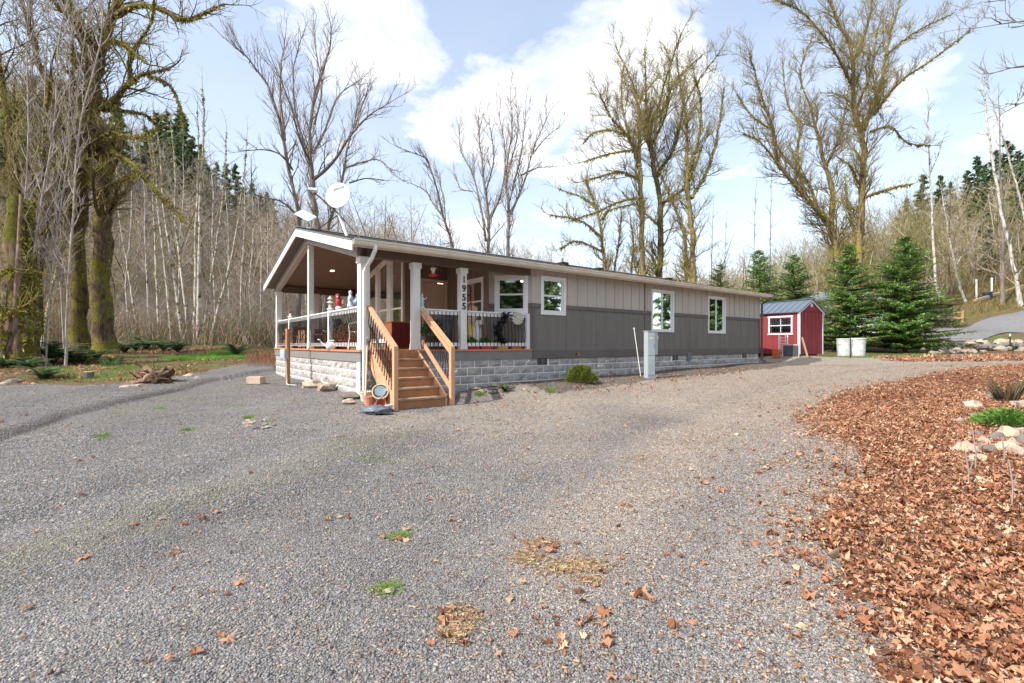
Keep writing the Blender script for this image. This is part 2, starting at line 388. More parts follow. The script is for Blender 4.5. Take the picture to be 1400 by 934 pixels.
# ------------------------------------------------------------------ house
M = dict(
 lower=simple('siding_dark', (122,117,110), .75, .14, .7, .25, 30., stretch=(6,6,.6)),
 upper=simple('siding_light', (190,182,171), .75, .11, .8, .25, 30., stretch=(6,6,.6)),
 dark=simple('trim_dark', (108,102,96), .7, .1, 2., .15, 40.),
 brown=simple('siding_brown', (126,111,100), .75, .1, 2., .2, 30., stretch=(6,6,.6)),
 beam=simple('beam_brown', (104,90,80), .7, .12, 2., .2, 30.),
 rake=simple('rake_beam_tan', (188,178,166), .7, .1, 2., .2, 30.),
 white=simple('white_paint', (236,236,232), .5, .07, 3., .1, 60.),
 cream=simple('cream_paint', (226,225,216), .55, .07, 3., .12, 60.),
 almond=simple('almond_gutter', (226,217,200), .5, .14, 2.5, .1, 40.),
 cedar=simple('cedar_stain', (212,164,126), .7, .24, 7., .4, 30., stretch=(1,1,.5)),
 cedar_d=simple('cedar_dark', (176,124,84), .7, .2, 6., .3, 25.),
 tread=simple('weathered_tread', (170,142,116), .85, .25, 6., .4, 30., rgb2=(118,92,72)),
 iron=simple('black_iron', (30,30,32), .5, .2, 8., 0, 40.),
 shingle=simple('roof_shingle', (128,126,122), .95, .3, 14., .6, 40.),
 block=simple('split_block', (178,173,168), .95, .28, 2.2, .9, 30., rgb2=(140,135,130)),
 mortar=simple('mortar', (250,248,245), .9, .06, 6., .3, 60.),
 soffit=simple('soffit', (150,140,130), .8, .08, 3.),
 door=simple('door_paint', (222,202,182), .6, .06, 2., .05, 30.),
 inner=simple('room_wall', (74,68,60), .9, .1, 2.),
 curtain=simple('curtain', (214,184,128), .9, .15, 8., .2, 20., stretch=(6,6,.3)),
 blind=simple('blind', (205,205,200), .8, .06, 3.),
 galv=simple('galvanised', (150,158,164), .45, .12, 5., .05, 60., metal=.5),
 blackpl=simple('black_plastic', (34,34,36), .45, .2, 6.),
)
GLASS = glass_mat('window_glass')
house = empty('house', C0, UA, 'long single storey grey house with gabled front porch and block foundation', 'house')
ZD, ZB, ZT = 1.28, 1.04, 3.42
SL = .242; RZ = 4.61; YM = 4.23
def roofz(y, x=0): return RZ-SL*abs(y-YM)
class Fr:
    def __init__(s, ox, oy, dx, dy):
        l = math.hypot(dx, dy); s.o = (ox, oy); s.d = (dx/l, dy/l); s.n = (dy/l, -dx/l)
    def p(s, a, o, z): return (s.o[0]+s.d[0]*a+s.n[0]*o, s.o[1]+s.d[1]*a+s.n[1]*o, z)
def fprism(mb, fr, poly, o0, o1):
    n = len(poly); vs = [fr.p(a, o, z) for o in (o0, o1) for a, z in poly]
    fs = [tuple(range(n)), tuple(range(2*n-1, n-1, -1))]+[(i, i+n, (i+1)%n+n, (i+1)%n) for i in range(n)]
    return mb.add(vs, fs)
def fbox(mb, fr, a0, a1, o0, o1, z0, z1): return fprism(mb, fr, [(a0,z0),(a1,z0),(a1,z1),(a0,z1)], o0, o1)
def wall(mb, fr, A0, A1, z0, z1, ops, o0=-.12, o1=0., top=None):
    """a wall with real openings, cut into cells; top(a) gives a raked head"""
    xs = sorted({A0, A1, *[v for o in ops for v in o[:2] if A0 < v < A1]})
    for a, c in zip(xs[:-1], xs[1:]):
        zs = sorted({z0, z1, *[v for o in ops if o[0] < c-1e-4 and o[1] > a+1e-4 for v in o[2:] if z0 < v < z1]})
        for z, w in zip(zs[:-1], zs[1:]):
            if any(o[0] < c-1e-4 and o[1] > a+1e-4 and o[2] < w-1e-4 and o[3] > z+1e-4 for o in ops): continue
            if top and w == z1: fprism(mb, fr, [(a,z),(c,z),(c,top(c)),(a,top(a))], o0, o1)
            else: fbox(mb, fr, a, c, o0, o1, z, w)
def window(fr, a0, a1, z0, z1, split='h', tw=.09, curtain=None, topz=None, mat='white', label=None, room=None):
    tz = topz or (lambda a: z1)
    f = MB()
    fprism(f, fr, [(a0,z0),(a0+tw,z0),(a0+tw,tz(a0+tw)),(a0,tz(a0))], .002, .028)
    fprism(f, fr, [(a1-tw,z0),(a1,z0),(a1,tz(a1)),(a1-tw,tz(a1-tw))], .002, .028)
    fprism(f, fr, [(a0+tw,tz(a0+tw)-tw),(a1-tw,tz(a1-tw)-tw),(a1-tw,tz(a1-tw)),(a0+tw,tz(a0+tw))], .002, .027)
    fbox(f, fr, a0+tw, a1-tw, .002, .032, z0, z0+tw)
    w = f.build('window', M[mat], house, bevel=.003)
    if label: w['label'] = label
    s = MB(); i = .035; b0, b1, c0 = a0+tw, a1-tw, z0+tw
    fbox(s, fr, b0, b0+i, -.06, .0, c0, tz(b0)-tw); fbox(s, fr, b1-i, b1, -.06, .0, c0, tz(b1)-tw)
    fbox(s, fr, b0+i, b1-i, -.06, -.002, c0, c0+i)
    fprism(s, fr, [(b0+i,tz(b0+i)-tw-i),(b1-i,tz(b1-i)-tw-i),(b1-i,tz(b1-i)-tw),(b0+i,tz(b0+i)-tw)], -.06, -.002)
    if split == 'h': zm = c0+(z1-tw-c0)*.5; fbox(s, fr, b0+i, b1-i, -.05, -.01, zm-.022, zm+.022)
    elif split == 'v': am = (b0+b1)/2; fbox(s, fr, am-.025, am+.025, -.05, -.01, c0+i, z1-tw-i)
    elif isinstance(split, float): fbox(s, fr, b0+i, b1-i, -.05, -.01, split-.03, split+.03)
    s.build('sash', M['white'], w)
    g = MB(); fprism(g, fr, [(b0+.01,c0+.01),(b1-.01,c0+.01),(b1-.01,tz(b1)-tw-.01),(b0+.01,tz(b0)-tw-.01)], -.034, -.028)
    g.build('pane', GLASS, w)
    if curtain:
        k = MB(); n = 24; c, d = curtain[1], curtain[2]
        pts = [(c+(d-c)*q/n, -.16+.018*math.sin(q*1.9)) for q in range(n+1)]
        vs = [fr.p(a, o, z) for z in (z0+tw*.5, z1-tw*.5) for a, o in pts]+[fr.p(a, o-.008, z) for z in (z0+tw*.5, z1-tw*.5) for a, o in pts]
        m = n+1; fs = [(q, q+1, m+q+1, m+q) for q in range(n)]+[(2*m+q+1, 2*m+q, 3*m+q, 3*m+q+1) for q in range(n)]
        k.add(vs, fs); k.build('curtain', M[curtain[0]], w)
    return w
S_LONG = Fr(0, 0, 1, 0); S_FRONT = Fr(2.41, 0, 0, -1); S_DOOR = Fr(0, 3.1, 1, 0); S_SIDE = Fr(3.81, 0, 0, -1); S_BAY = Fr(3.81, .84, 1, -1)
LBAY = math.hypot(.84, .84)
WA = (4.93, 5.86, 2.21, 3.27); WB = (9.77, 11.04, 1.82, 3.25); WC = (13.22, 14.47, 1.82, 3.24)
WBAY = (.16, LBAY-.12, 2.23, 3.26); WSIDE = (-2.35, -1.08, 1.95, 3.26)
ins = lambda w, q=.05: (w[0]+q, w[1]-q, w[2]+q, w[3]-q)
lo, up = MB(), MB()
ZS = 2.43
for mb, z0, z1 in ((lo, ZB, ZS), (up, ZS, ZT)):
    wall(mb, S_LONG, 4.65, 17.25, z0, z1, [ins(WA), ins(WB), ins(WC)])
    wall(mb, S_BAY, 0, LBAY, z0, z1 if mb is lo else 3.5, [ins(WBAY)])
    wall(mb, Fr(17.25, 0, 0, 1), .12, 8.34, z0, z1, [])
    wall(mb, Fr(17.25, 8.46, -1, 0), 0, 17.25-4.65, z0, z1, [])
wall(up, Fr(17.25, 0, 0, 1), .12, 8.34, ZT, 3.5, [], top=lambda a: roofz(a)-.15) if False else None
gw = MB()
fprism(gw, Fr(17.25,0,0,1), [(.0,ZT),(8.46,ZT),(8.46,roofz(8.46)-.14),(YM,RZ-.14),(0,roofz(0)-.14)], -.12, 0)
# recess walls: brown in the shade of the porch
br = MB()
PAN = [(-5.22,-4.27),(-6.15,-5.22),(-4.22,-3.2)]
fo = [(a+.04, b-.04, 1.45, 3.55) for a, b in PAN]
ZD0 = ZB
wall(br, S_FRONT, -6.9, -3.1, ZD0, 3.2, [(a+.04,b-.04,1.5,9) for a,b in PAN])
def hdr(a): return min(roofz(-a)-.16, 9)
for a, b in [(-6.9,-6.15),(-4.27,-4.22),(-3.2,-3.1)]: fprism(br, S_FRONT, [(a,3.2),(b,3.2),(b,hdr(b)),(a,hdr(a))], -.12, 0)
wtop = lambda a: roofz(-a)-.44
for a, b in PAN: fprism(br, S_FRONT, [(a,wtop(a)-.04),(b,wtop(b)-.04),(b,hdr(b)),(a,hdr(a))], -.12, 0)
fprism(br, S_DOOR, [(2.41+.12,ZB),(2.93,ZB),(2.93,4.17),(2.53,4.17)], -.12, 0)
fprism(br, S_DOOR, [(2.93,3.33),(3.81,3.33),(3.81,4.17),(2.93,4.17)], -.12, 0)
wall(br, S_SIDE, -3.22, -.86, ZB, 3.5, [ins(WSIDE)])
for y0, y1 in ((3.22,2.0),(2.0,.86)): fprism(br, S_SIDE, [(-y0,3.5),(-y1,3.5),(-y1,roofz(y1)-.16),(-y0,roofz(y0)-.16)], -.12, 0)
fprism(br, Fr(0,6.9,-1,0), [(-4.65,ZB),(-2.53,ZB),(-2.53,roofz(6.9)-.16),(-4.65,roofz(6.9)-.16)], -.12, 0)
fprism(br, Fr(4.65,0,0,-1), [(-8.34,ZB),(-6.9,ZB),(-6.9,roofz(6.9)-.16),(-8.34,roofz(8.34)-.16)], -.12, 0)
# battens and grooves
bt = MB()
def clear(a, ops, z=None): return not any(o[0]-.03 < a < o[1]+.03 for o in ops)
a = 4.75
while a < 17.2:
    o = next((w for w in (WA, WB, WC) if w[0]-.03 < a < w[1]+.03), None)
    if o is None: fbox(bt, S_LONG, a-.022, a+.022, -.01, .02, ZS+.09, ZT)
    elif o[3] < ZT-.05: fbox(bt, S_LONG, a-.022, a+.022, -.01, .02, o[3]+.004, ZT)
    a += .402
for a in (.03, LBAY-.03, .5, .85): fbox(bt, S_BAY, a-.022, a+.022, -.01, .018, ZS+.09 if a in (.03, LBAY-.03) else 3.265, 3.5)
lo.build('lower_siding', M['lower'], house); up.build('upper_siding', M['upper'], house); bt.build('siding_batten', M['upper'], house)['kind'] = 'stuff'
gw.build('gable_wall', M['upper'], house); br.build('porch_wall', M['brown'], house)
bb = MB()
for a in np.arange(-2.95, -.9, .3):
    if a < WSIDE[0]-.03 or a > WSIDE[1]+.03: fbox(bb, S_SIDE, a-.02, a+.02, -.01, .018, ZD, roofz(-a)-.17)
    else: fbox(bb, S_SIDE, a-.02, a+.02, -.01, .018, WSIDE[3]+.004, roofz(-a)-.17)
for a in (3.0, 3.3, 3.6): fbox(bb, S_DOOR, a-.02, a+.02, -.01, .018, 3.4, 4.1)
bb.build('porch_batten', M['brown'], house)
tr = MB()
for x0, x1 in ((4.6, WA[0]), (WA[1], WB[0]), (WB[1], WC[0]), (WC[1], 17.27)): fbox(tr, S_LONG, x0+.002, x1-.002, -.01, .03, 2.395, 2.5)
fbox(tr, S_BAY, 0, .16, -.01, .03, 2.395, 2.5); fbox(tr, S_BAY, LBAY-.12, LBAY-.0, -.01, .03, 2.395, 2.5)
fbox(tr, S_LONG, 4.66, 17.26, -.01, .012, 1.02, 1.24)
fbox(tr, S_LONG, 17.2, 17.275, -.01, .026, 1.245, 2.39); fbox(tr, S_LONG, 4.63, 4.72, -.01, .026, 1.245, 2.39); fbox(tr, S_LONG, 9.41, 9.45, -.01, .024, 1.245, 2.39)
tr.build('siding_trim', M['dark'], house, bevel=.003)
pj = MB()
for a in np.arange(5.9, 17.1, 1.22):
    z1_ = next((w[2]-.004 for w in (WA, WB, WC) if w[0]-.02 < a < w[1]+.02), 2.39)
    fbox(pj, S_LONG, a-.008, a+.008, -.01, .004, 1.245, min(z1_, 2.39))
pj.build('panel_joint', M['dark'], house)['kind'] = 'stuff'
ct = MB(); fbox(ct, S_LONG, 9.412, 9.44, -.01, .026, 2.505, ZT); ct.build('seam_cover', M['dark'], house)
for q_ in ((4.63, 4.72, 3.23), (17.2, 17.272, ZT)): ct = MB(); fbox(ct, S_LONG, q_[0], q_[1], -.01, .024, 2.505, q_[2]); ct.build('corner_board', M['upper'], house)
# windows
window(S_LONG, *WA, 'h', curtain=('blind', 5.6, 5.8)); window(S_LONG, *WB, 'v', curtain=('blind', 10.72, 10.98), tw=.07); window(S_LONG, *WC, 'v', tw=.07, curtain=('curtain', 13.86, 14.42))
window(S_BAY, *WBAY, 'h', tw=.1); window(S_SIDE, *WSIDE, 'h', tw=.09)
for a, b in PAN: window(S_FRONT, a, b, 1.45, 3.3, 2.48, tw=.095, topz=wtop, mat='white')
# rooms behind the glass
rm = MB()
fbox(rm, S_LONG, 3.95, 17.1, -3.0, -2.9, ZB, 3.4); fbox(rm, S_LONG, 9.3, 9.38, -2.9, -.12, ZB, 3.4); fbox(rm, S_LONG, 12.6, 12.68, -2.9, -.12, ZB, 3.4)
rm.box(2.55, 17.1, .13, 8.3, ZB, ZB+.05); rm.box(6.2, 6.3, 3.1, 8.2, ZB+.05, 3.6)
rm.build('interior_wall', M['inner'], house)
il = MB(); il.lathe([(.0,0),(.1,0),(.1,.03),(0,.03)], (4.6, 5.0, 3.5), 12); il.lathe([(.0,0),(.09,0),(.09,.03),(0,.03)], (5.3, 1.2, 3.25), 12)
il.build('ceiling_lamp', emit('lamp_warm', (255,230,180), 6.), house)
# door with six panels
dr = MB(); fbox(dr, S_DOOR, 3.0, 3.74, -.09, -.05, ZD+.03, 3.26)
dpar = dr.build('door', M['door'], house, bevel=.004)
dp = MB()
for a0, a1 in ((3.09,3.33),(3.41,3.65)):
    for z0, z1 in ((1.45,2.05),(2.15,2.8),(2.9,3.16)): fbox(dp, S_DOOR, a0, a1, -.051, -.04, z0, z1)
dp.build('door_panel', M['door'], dpar, bevel=.006)
df = MB(); fbox(df, S_DOOR, 2.9, 2.99, -.06, .03, ZD, 3.36); fbox(df, S_DOOR, 3.75, 3.84, -.06, .03, ZD, 3.36); fbox(df, S_DOOR, 2.99, 3.75, -.06, .028, 3.27, 3.36)
df.build('door_frame', simple('door_trim', (216,200,182), .6, .06), dpar)
dk = MB(); dk.blob(S_DOOR.p(3.08,.0,2.25), .035, 1, amp=0.02); dk.tube([S_DOOR.p(3.08,-.05,2.25), S_DOOR.p(3.08,0,2.25)], .014); dk.build('door_handle', M['galv'], dpar, smooth=True)

# roof
rf = MB()
X0, X1 = -.30, 17.5
for sgn in (-1, 1):
    ye = YM+sgn*4.56
    v = [(x, y, z) for x in (X0-.02, X1) for y, z in ((YM, RZ), (ye, RZ-SL*4.56), (ye, RZ-SL*4.56-.03), (YM, RZ-.03))]
    rf.add(v, [(0,1,5,4),(3,7,6,2),(1,2,6,5),(0,3,2,1),(4,5,6,7)])
    for k in range(1, 30):                                         # shingle courses as small steps
        y0 = YM+sgn*k*.15; y1 = y0+sgn*.15; z0 = roofz(y0)+.012; z1 = roofz(y1)+.004
        if abs(y1-YM) > 4.56: break
        rf.add([(X0-.02,y0,z0-.01),(X0-.02,y1,z1+.008),(X1,y1,z1+.008),(X1,y0,z0-.01),(X0-.02,y1,z1-.01),(X1,y1,z1-.01)], [(0,1,2,3),(1,4,5,2)])
rp = rf.build('roof', M['shingle'], house)
rc = MB(); rc.add([(X0-.02,YM-.14,RZ-.0),(X0-.02,YM,RZ+.045),(X0-.02,YM+.14,RZ),(X1,YM-.14,RZ),(X1,YM,RZ+.045),(X1,YM+.14,RZ)], [(0,1,4,3),(1,2,5,4),(0,3,5,2),(0,2,1),(3,4,5)])
rc.build('ridge_cap', M['shingle'], rp)
# moss and needles lodged along the eave
V = []; T = []
for k in range(2600):
    x = rnd.uniform(5, 17.4) if rnd.random() < .8 else rnd.uniform(0, 17.4); y = -.44+abs(rnd.gauss(0, .22)); s = rnd.uniform(.008, .034)
    z = max(roofz(y)+.012, 3.515)
    for q in range(3):
        an = rnd.uniform(0, 6.28); V.append((x+math.cos(an)*s, y+math.sin(an)*s, z+rnd.uniform(0, s*1.3)))
    T.append((3*k, 3*k+1, 3*k+2))
t_ = np.repeat(np.array([[lin(rnd.choice([(120,92,60),(150,120,80),(108,112,48),(90,70,50)]))[:3]] for _ in range(2600)]).reshape(-1,3), 3, axis=0)
np_obj('roof_litter', V, T, tinted('litter_bits'), rp, tint=t_)['kind'] = 'stuff'
for x, y, h in ((6.9, 1.2, .11), (8.2, .9, .09), (12.0, .9, .09)):
    vt = MB(); vt.box(x-.13, x+.13, y-.13, y+.13, roofz(y)-.02, roofz(y)+h); vt.build('roof_vent', M['blackpl'], rp, bevel=.01)
vt = MB(); vt.tube([(7.8,2.2,roofz(2.2)-.05),(7.8,2.2,roofz(2.2)+.25)], .04); vt.build('vent_pipe', M['galv'], rp)
# rake fascia on the gable
ra = MB(); fg = Fr(X0, 0, 0, -1)
for s0, s1 in ((-.34, YM), (YM, 8.80)): fprism(ra, fg, [(-s0,roofz(s0)-.235),(-s1,roofz(s1)-.235),(-s1,roofz(s1)-.032),(-s0,roofz(s0)-.032)], -.03, .0)
ra.build('rake_board', M['white'], house, bevel=.003)
eb = MB()
eb.box(X0+.03, X1, -.33+.0, -.29, 3.36, 3.47); eb.box(X0+.03, X1, 8.75, 8.79, 3.36, 3.47)
fprism(eb, Fr(X1,0,0,1), [(-.3,3.33),(YM,RZ-.2),(YM,RZ-.035),(-.3,3.47)], -.03, 0); fprism(eb, Fr(X1,0,0,1), [(YM,RZ-.2),(8.76,3.33),(8.76,3.47),(YM,RZ-.035)], -.03, 0)
eb.build('eave_board', M['almond'], house)
# gutter: k-profile run in two lengths joined by a band
def kprof(x0, x1):
    g = MB(); pr = [(-.335,3.50),(-.345,3.39),(-.40,3.385),(-.43,3.42),(-.435,3.46),(-.455,3.475),(-.455,3.505),(-.445,3.505),(-.445,3.48),(-.425,3.465),(-.42,3.42),(-.395,3.395),(-.35,3.40),(-.342,3.50)]
    n = len(pr); g.add([(x,y,z) for x in (x0,x1) for y,z in pr], [tuple(range(n)), tuple(range(2*n-1,n-1,-1))]+[(i,(i+1)%n,(i+1)%n+n,i+n) for i in range(n)])
    return g
g = kprof(-.28, 9.55); g.v += []; gg = g.build('gutter', M['almond'], house); kprof(9.56, 17.55).build('gutter', M['almond'], house)
sf = MB(); sf.box(4.4, X1-.03, -.29, .0, 3.40, 3.415); sf.box(4.4, X1-.03, 8.46, 8.75, 3.40, 3.415); sf.build('soffit', M['soffit'], house)
# porch ceiling of boards running along the house
pc = MB(); w = .145; y = -.28
while y < 8.74:
    y1 = min(y+w, 8.74)
    pc.add([(x,yy,roofz(yy)-.15+dz) for x in (-.27, 4.7) for yy in (y+.006, y1-.006) for dz in (0,.02)], [(0,2,6,4),(1,5,7,3),(0,1,3,2),(4,6,7,5),(0,4,5,1),(2,3,7,6)]); y = y1
pc.build('porch_ceiling', simple('ceiling_board', (124,108,97), .6, .14, 3., .25, 20., stretch=(.4,6,1)), house)
pk = MB(); pk.add([(x,yy,roofz(yy)-.128) for x in (-.27, 4.7) for yy in (-.28,YM,8.74)], [(0,1,4,3),(1,2,5,4)]); pk.build('ceiling_backing', M['blackpl'], house)
for x, y in ((1.4, 6.6), (1.4, 2.0)):
    l = MB(); z = roofz(y)-.152
    l.M = Matrix.Translation((x,y,z)) @ Matrix.Rotation(-math.atan(SL)*(1 if y > YM else -1), 4, 'X')
    l.lathe([(.085,0),(.1,-.004),(.1,-.012),(.07,-.012),(.07,-.004)], n=18); lo_ = l.build('downlight', M['cream'], house)
    e = MB(); e.M = l.M; e.lathe([(0,-.013),(.068,-.013),(.068,-.010),(0,-.010)], n=18); e.build('lamp', emit('lamp_white', (255,240,215), 2.), lo_)
# beams
for bx_ in ((.0, 4.64, .02, .19, 3.24, 3.44), (.0, 4.6, 8.27, 8.44, 3.22, 3.44)): be = MB(); be.box(*bx_); be.build('porch_beam', M['beam'], house, bevel=.004)
rb = MB(); fb = Fr(.14, 0, 0, -1)
for s0, s1 in ((.02, YM), (YM, 8.44)): fprism(rb, fb, [(-s0,roofz(s0)-.40),(-s1,roofz(s1)-.40),(-s1,roofz(s1)-.16),(-s0,roofz(s0)-.16)], 0, .14)
rb.build('rake_beam', M['rake'], house, bevel=.004)
# columns
def column(x, y, w=.17, ztop=3.24, capped=True, mat='cream'):
    c = MB(); c.box(x-w/2, x+w/2, y-w/2, y+w/2, ZD, ztop-.003)
    o = c.build('column', M[mat], house, bevel=.006)
    b = MB(); q = w/2+.012; b.box(x-q, x+q, y-q, y+q, ZD+.001, ZD+.13); b.build('column_base', M[mat], o, bevel=.004)
    if capped: b = MB(); q = w/2+.022; b.box(x-q, x+q, y-q, y+q, ztop-.13, ztop-.004); b.build('column_cap', M[mat], o, bevel=.004)
    return o
column(.1, .1, .2); column(1.29, .1); c1955 = column(2.52, .1)
column(.1, YM, .14, 4.17, False); column(.1, 8.34, .17); column(1.34, 8.34, .17); 
c = MB(); c.box(4.5, 4.6, .05, .15, ZD, 2.22); c.build('newel_post', M['white'], house, bevel=.004)
nums = []
for i, ch in enumerate('1955'):
    cu = bpy.data.curves.new('digit', 'FONT'); cu.body = ch; cu.size = .225; cu.extrude = .006; cu.align_x = 'CENTER'; cu.align_y = 'CENTER'; cu.offset = .005
    o = bpy.data.objects.new('tmp', cu); COL.objects.link(o)
    nums.append((ch, o))
bpy.context.view_layer.update(); dg = bpy.context.evaluated_depsgraph_get()
NAVY = simple('dark_lettering', (38,42,58), .4, .1)
for i, (ch, o) in enumerate(nums):
    me = bpy.data.meshes.new_from_object(o.evaluated_get(dg)); me.materials.clear(); me.materials.append(NAVY)
    d = bpy.data.objects.new('house_number', me); link(d, c1955); d.rotation_euler = (R(90), 0, 0); d.location = (2.52, .1-.085-.008, 2.95-i*.213)
    d['label'] = 'dark digit %s on the white porch column' % ch
    bpy.data.objects.remove(o)
# deck
dk = MB(); y = -.02
while y < 8.5:
    dk.box(-.03, 4.64 if y < 6.9 else 4.64, y, min(y+.138, 8.48), ZD-.04, ZD); y += .143
dko = dk.build('deck_board', simple('deck_stain', (200,136,98), .7, .2, 4., .3, 30.), house)
rmm = MB(); rmm.box(-.0, .04, .0, 8.46, 1.03, ZD-.043); rmm.box(.042, 4.63, .0, .04, 1.03, ZD-.043); rmm.box(0.042, 4.63, 8.42, 8.46, 1.03, ZD-.043)
rmm.build('deck_rim', simple('rim_grey', (132,130,126), .75, .08, 2., .2, 30., stretch=(3,3,1)), house)
# foundation of split-face blocks
fd = MB(); fd.m = 0
BW, BH = .405, .196
def block_run(fr, L, z_lo, holes=()):
    fd.m = 1; fbox(fd, fr, 0, L, -.2, -.010, -.15, 1.028)
    fd.m = 0; z = 1.028; row = 0
    while z > z_lo:
        a = -(row % 2)*BW/2
        while a < L:
            a0, a1 = max(a+.010, .0), min(a+BW-.010, L)
            if a1-a0 > .03 and not any(h[0] < (a0+a1)/2 < h[1] and row == 0 for h in holes):
                nx, nz = 5, 3; vs = []
                z0, z1 = z-BH+.010, z-.010
                for j in range(nz+1):
                    for i in range(nx+1):
                        aa = a0+(a1-a0)*i/nx; zz = z0+(z1-z0)*j/nz
                        edge = i in (0, nx) or j in (0, nz)
                        p = fr.p(aa, 0, zz)
                        dd = -.006 if edge else .008+.03*mnoise.noise(Vector(p)*7.3)+.02*mnoise.noise(Vector(p)*17.)
                        vs.append(fr.p(aa, dd, zz))
                k = nx+1; fs = [(j*k+i, j*k+i+1, (j+1)*k+i+1, (j+1)*k+i) for j in range(nz) for i in range(nx)]
                b = len(vs); ring = [0, nx, nz*k+nx, nz*k]
                for r_ in ring:
                    i, j = r_ % k, r_//k; vs.append(fr.p(a0+(a1-a0)*i/nx, -.019, z0+(z1-z0)*j/nz))
                fs += [(0, b, b+1, nx), (nx, b+1, b+2, nz*k+nx), (nz*k+nx, b+2, b+3, nz*k), (nz*k, b+3, b, 0)]
                fd.add(vs, fs)
            a += BW
        z -= BH; row += 1
FL = Fr(0, .025, 1, 0); FF = Fr(.025, 0, 0, -1)
class FrO(Fr): pass
ff = Fr(.025, 8.46, 0, -1)
block_run(FL, 17.22, .1, [(4.85,5.2),(11.02,11.35),(15.85,16.2)]); block_run(ff, 8.46-.03, .1)
block_run(Fr(17.22, .03, 0, 1), 8.4, .3)
fdo = fd.build('foundation', [M['block'], M['mortar']], house)
for a0, a1 in ((4.85,5.2),(11.02,11.35),(15.85,16.2)):
    v = MB(); fbox(v, FL, a0, a1, -.009, -.004, .84, 1.02); vo = v.build('foundation_vent', M['blackpl'], house)
    v = MB()
    for q in range(5): fbox(v, FL, a0, a1, -.003, .004, .85+q*.035, .858+q*.035)
    fbox(v, FL, (a0+a1)/2-.01, (a0+a1)/2+.01, -.003, .006, .84, 1.02); v.build('vent_grille', M['galv'], vo)
v = MB(); fbox(v, FL, 11.85, 12.12, -.02, .06, .84, 1.1); v.build('crawl_box', simple('grey_box', (120,124,128), .6), house, bevel=.006)
v = MB(); v.tube([(6.3,-.0,1.14),(6.3,-.07,1.14),(6.3,-.09,1.09)], .018); v.lathe([(0,0),(.03,0),(.03,.012),(0,.012)], (6.3,-.05,1.165), 10); v.build('hose_tap', simple('tap_copper', (190,130,100), .4, metal=.6), house)
# downspouts
ds = MB(); zg = hzf(*hl(-.02,-.03)[:2])
ds.M = None
path = [(.16,-.40,3.42),(.16,-.40,3.32),(.13,-.28,3.16),(.09,-.12,3.02),(.06,-.055,2.9),(.06,-.055,.7),(.06,-.055,zg+.1),(.03,-.16,zg+.05)]
for p, q in zip(path[:-1], path[1:]): ds.bar(p, q, .075, .055, up=(1,0,0))
for p in path[1:-1]: ds.blob(p, .045, 0, amp=0., sub=1)
ds.build('downspout', M['white'], house)
ds = MB(); zg = hzf(*hl(17.3,-.1)[:2]); path = [(17.42,-.40,3.42),(17.42,-.38,3.32),(17.33,-.08,3.12),(17.33,-.07,.9),(17.33,-.07,zg+.1),(17.36,-.22,zg+.04)]
for p, q in zip(path[:-1], path[1:]): ds.bar(p, q, .07, .055, up=(1,0,0))
ds.build('downspout', M['dark'], house)

# railings ------------------------------------------------
def baluster_mesh(h):
    b = MB(); pts = [(0,.0,0),(0,0,.1*h),(0,-.022,.3*h),(0,-.012,.5*h),(0,.026,.68*h),(0,.012,.8*h),(0,0,.9*h),(0,0,h)]
    b.tube(pts, .0085, 5); return b
bal_src = None
nb = [0]
def railing(p, q, count, far=False, label=None):
    """p, q in house plan; white rails with bowed black bars face-mounted between them"""
    p = Vector((p[0], p[1], 0)); q = Vector((q[0], q[1], 0)); d = (q-p).normalized(); n = Vector((d.y, -d.x, 0))
    if n.x+n.y > 0: n = -n
    r = MB(); z = lambda v, h: (v.x, v.y, ZD+h)
    r.bar(z(p,.925), z(q,.925), .10, .03)
    ro = r.build('railing', M['white'], house, bevel=.004)
    r = MB(); r.bar(z(p,.865), z(q,.865), .04, .085); r.build('top_rail', M['white'], ro)
    r = MB(); r.bar(z(p,.12), z(q,.12), .04, .085); r.build('bottom_rail', M['white'], ro)
    L = (q-p).length; ang = math.atan2(d.y, d.x); global bal_src
    if far:
        m = MB()
        for i in range(count):
            s = p+d*(L*(i+.5)/count)+n*.03; m.M = Matrix.Translation((s.x, s.y, ZD+.085)) @ Matrix.Rotation(ang, 4, 'Z')
            m.tube([(0,.0,0),(0,0,.08),(0,-.022,.24),(0,-.012,.4),(0,.026,.54),(0,0,.7),(0,0,.8)], .0085, 5)
        o = m.build('balusters', M['iron'], ro); o['kind'] = 'stuff'; return ro
    for i in range(count):
        s = p+d*(L*(i+.5)/count)+n*.03
        if bal_src is None: bal_src = baluster_mesh(.8).build('baluster', M['iron'], ro, smooth=True); o = bal_src
        else: o = bal_src.copy(); link(o, ro)
        o.location = (s.x, s.y, ZD+.085); o.rotation_euler = (0, 0, ang)
    return ro
railing((1.38,.1), (2.43,.1), 10); railing((2.61,.1), (4.5,.1), 17)
for s0, s1, far in ((.2,2.37,False),(2.47,4.15,False),(4.30,6.59,True),(6.69,8.26,True)): railing((.1,s0), (.1,s1), int((s1-s0)/.105), far)
for s in (2.42, 6.64):
    c = MB(); c.box(.05,.15,s-.05,s+.05, ZD, ZD+.98); c.lathe([(.06,0),(.085,.01),(.085,.03),(.03,.05),(.05,.1),(.0,.13)], (.1, s, ZD+.98), 4 if False else 12); c.build('newel_post', M['white'], house)
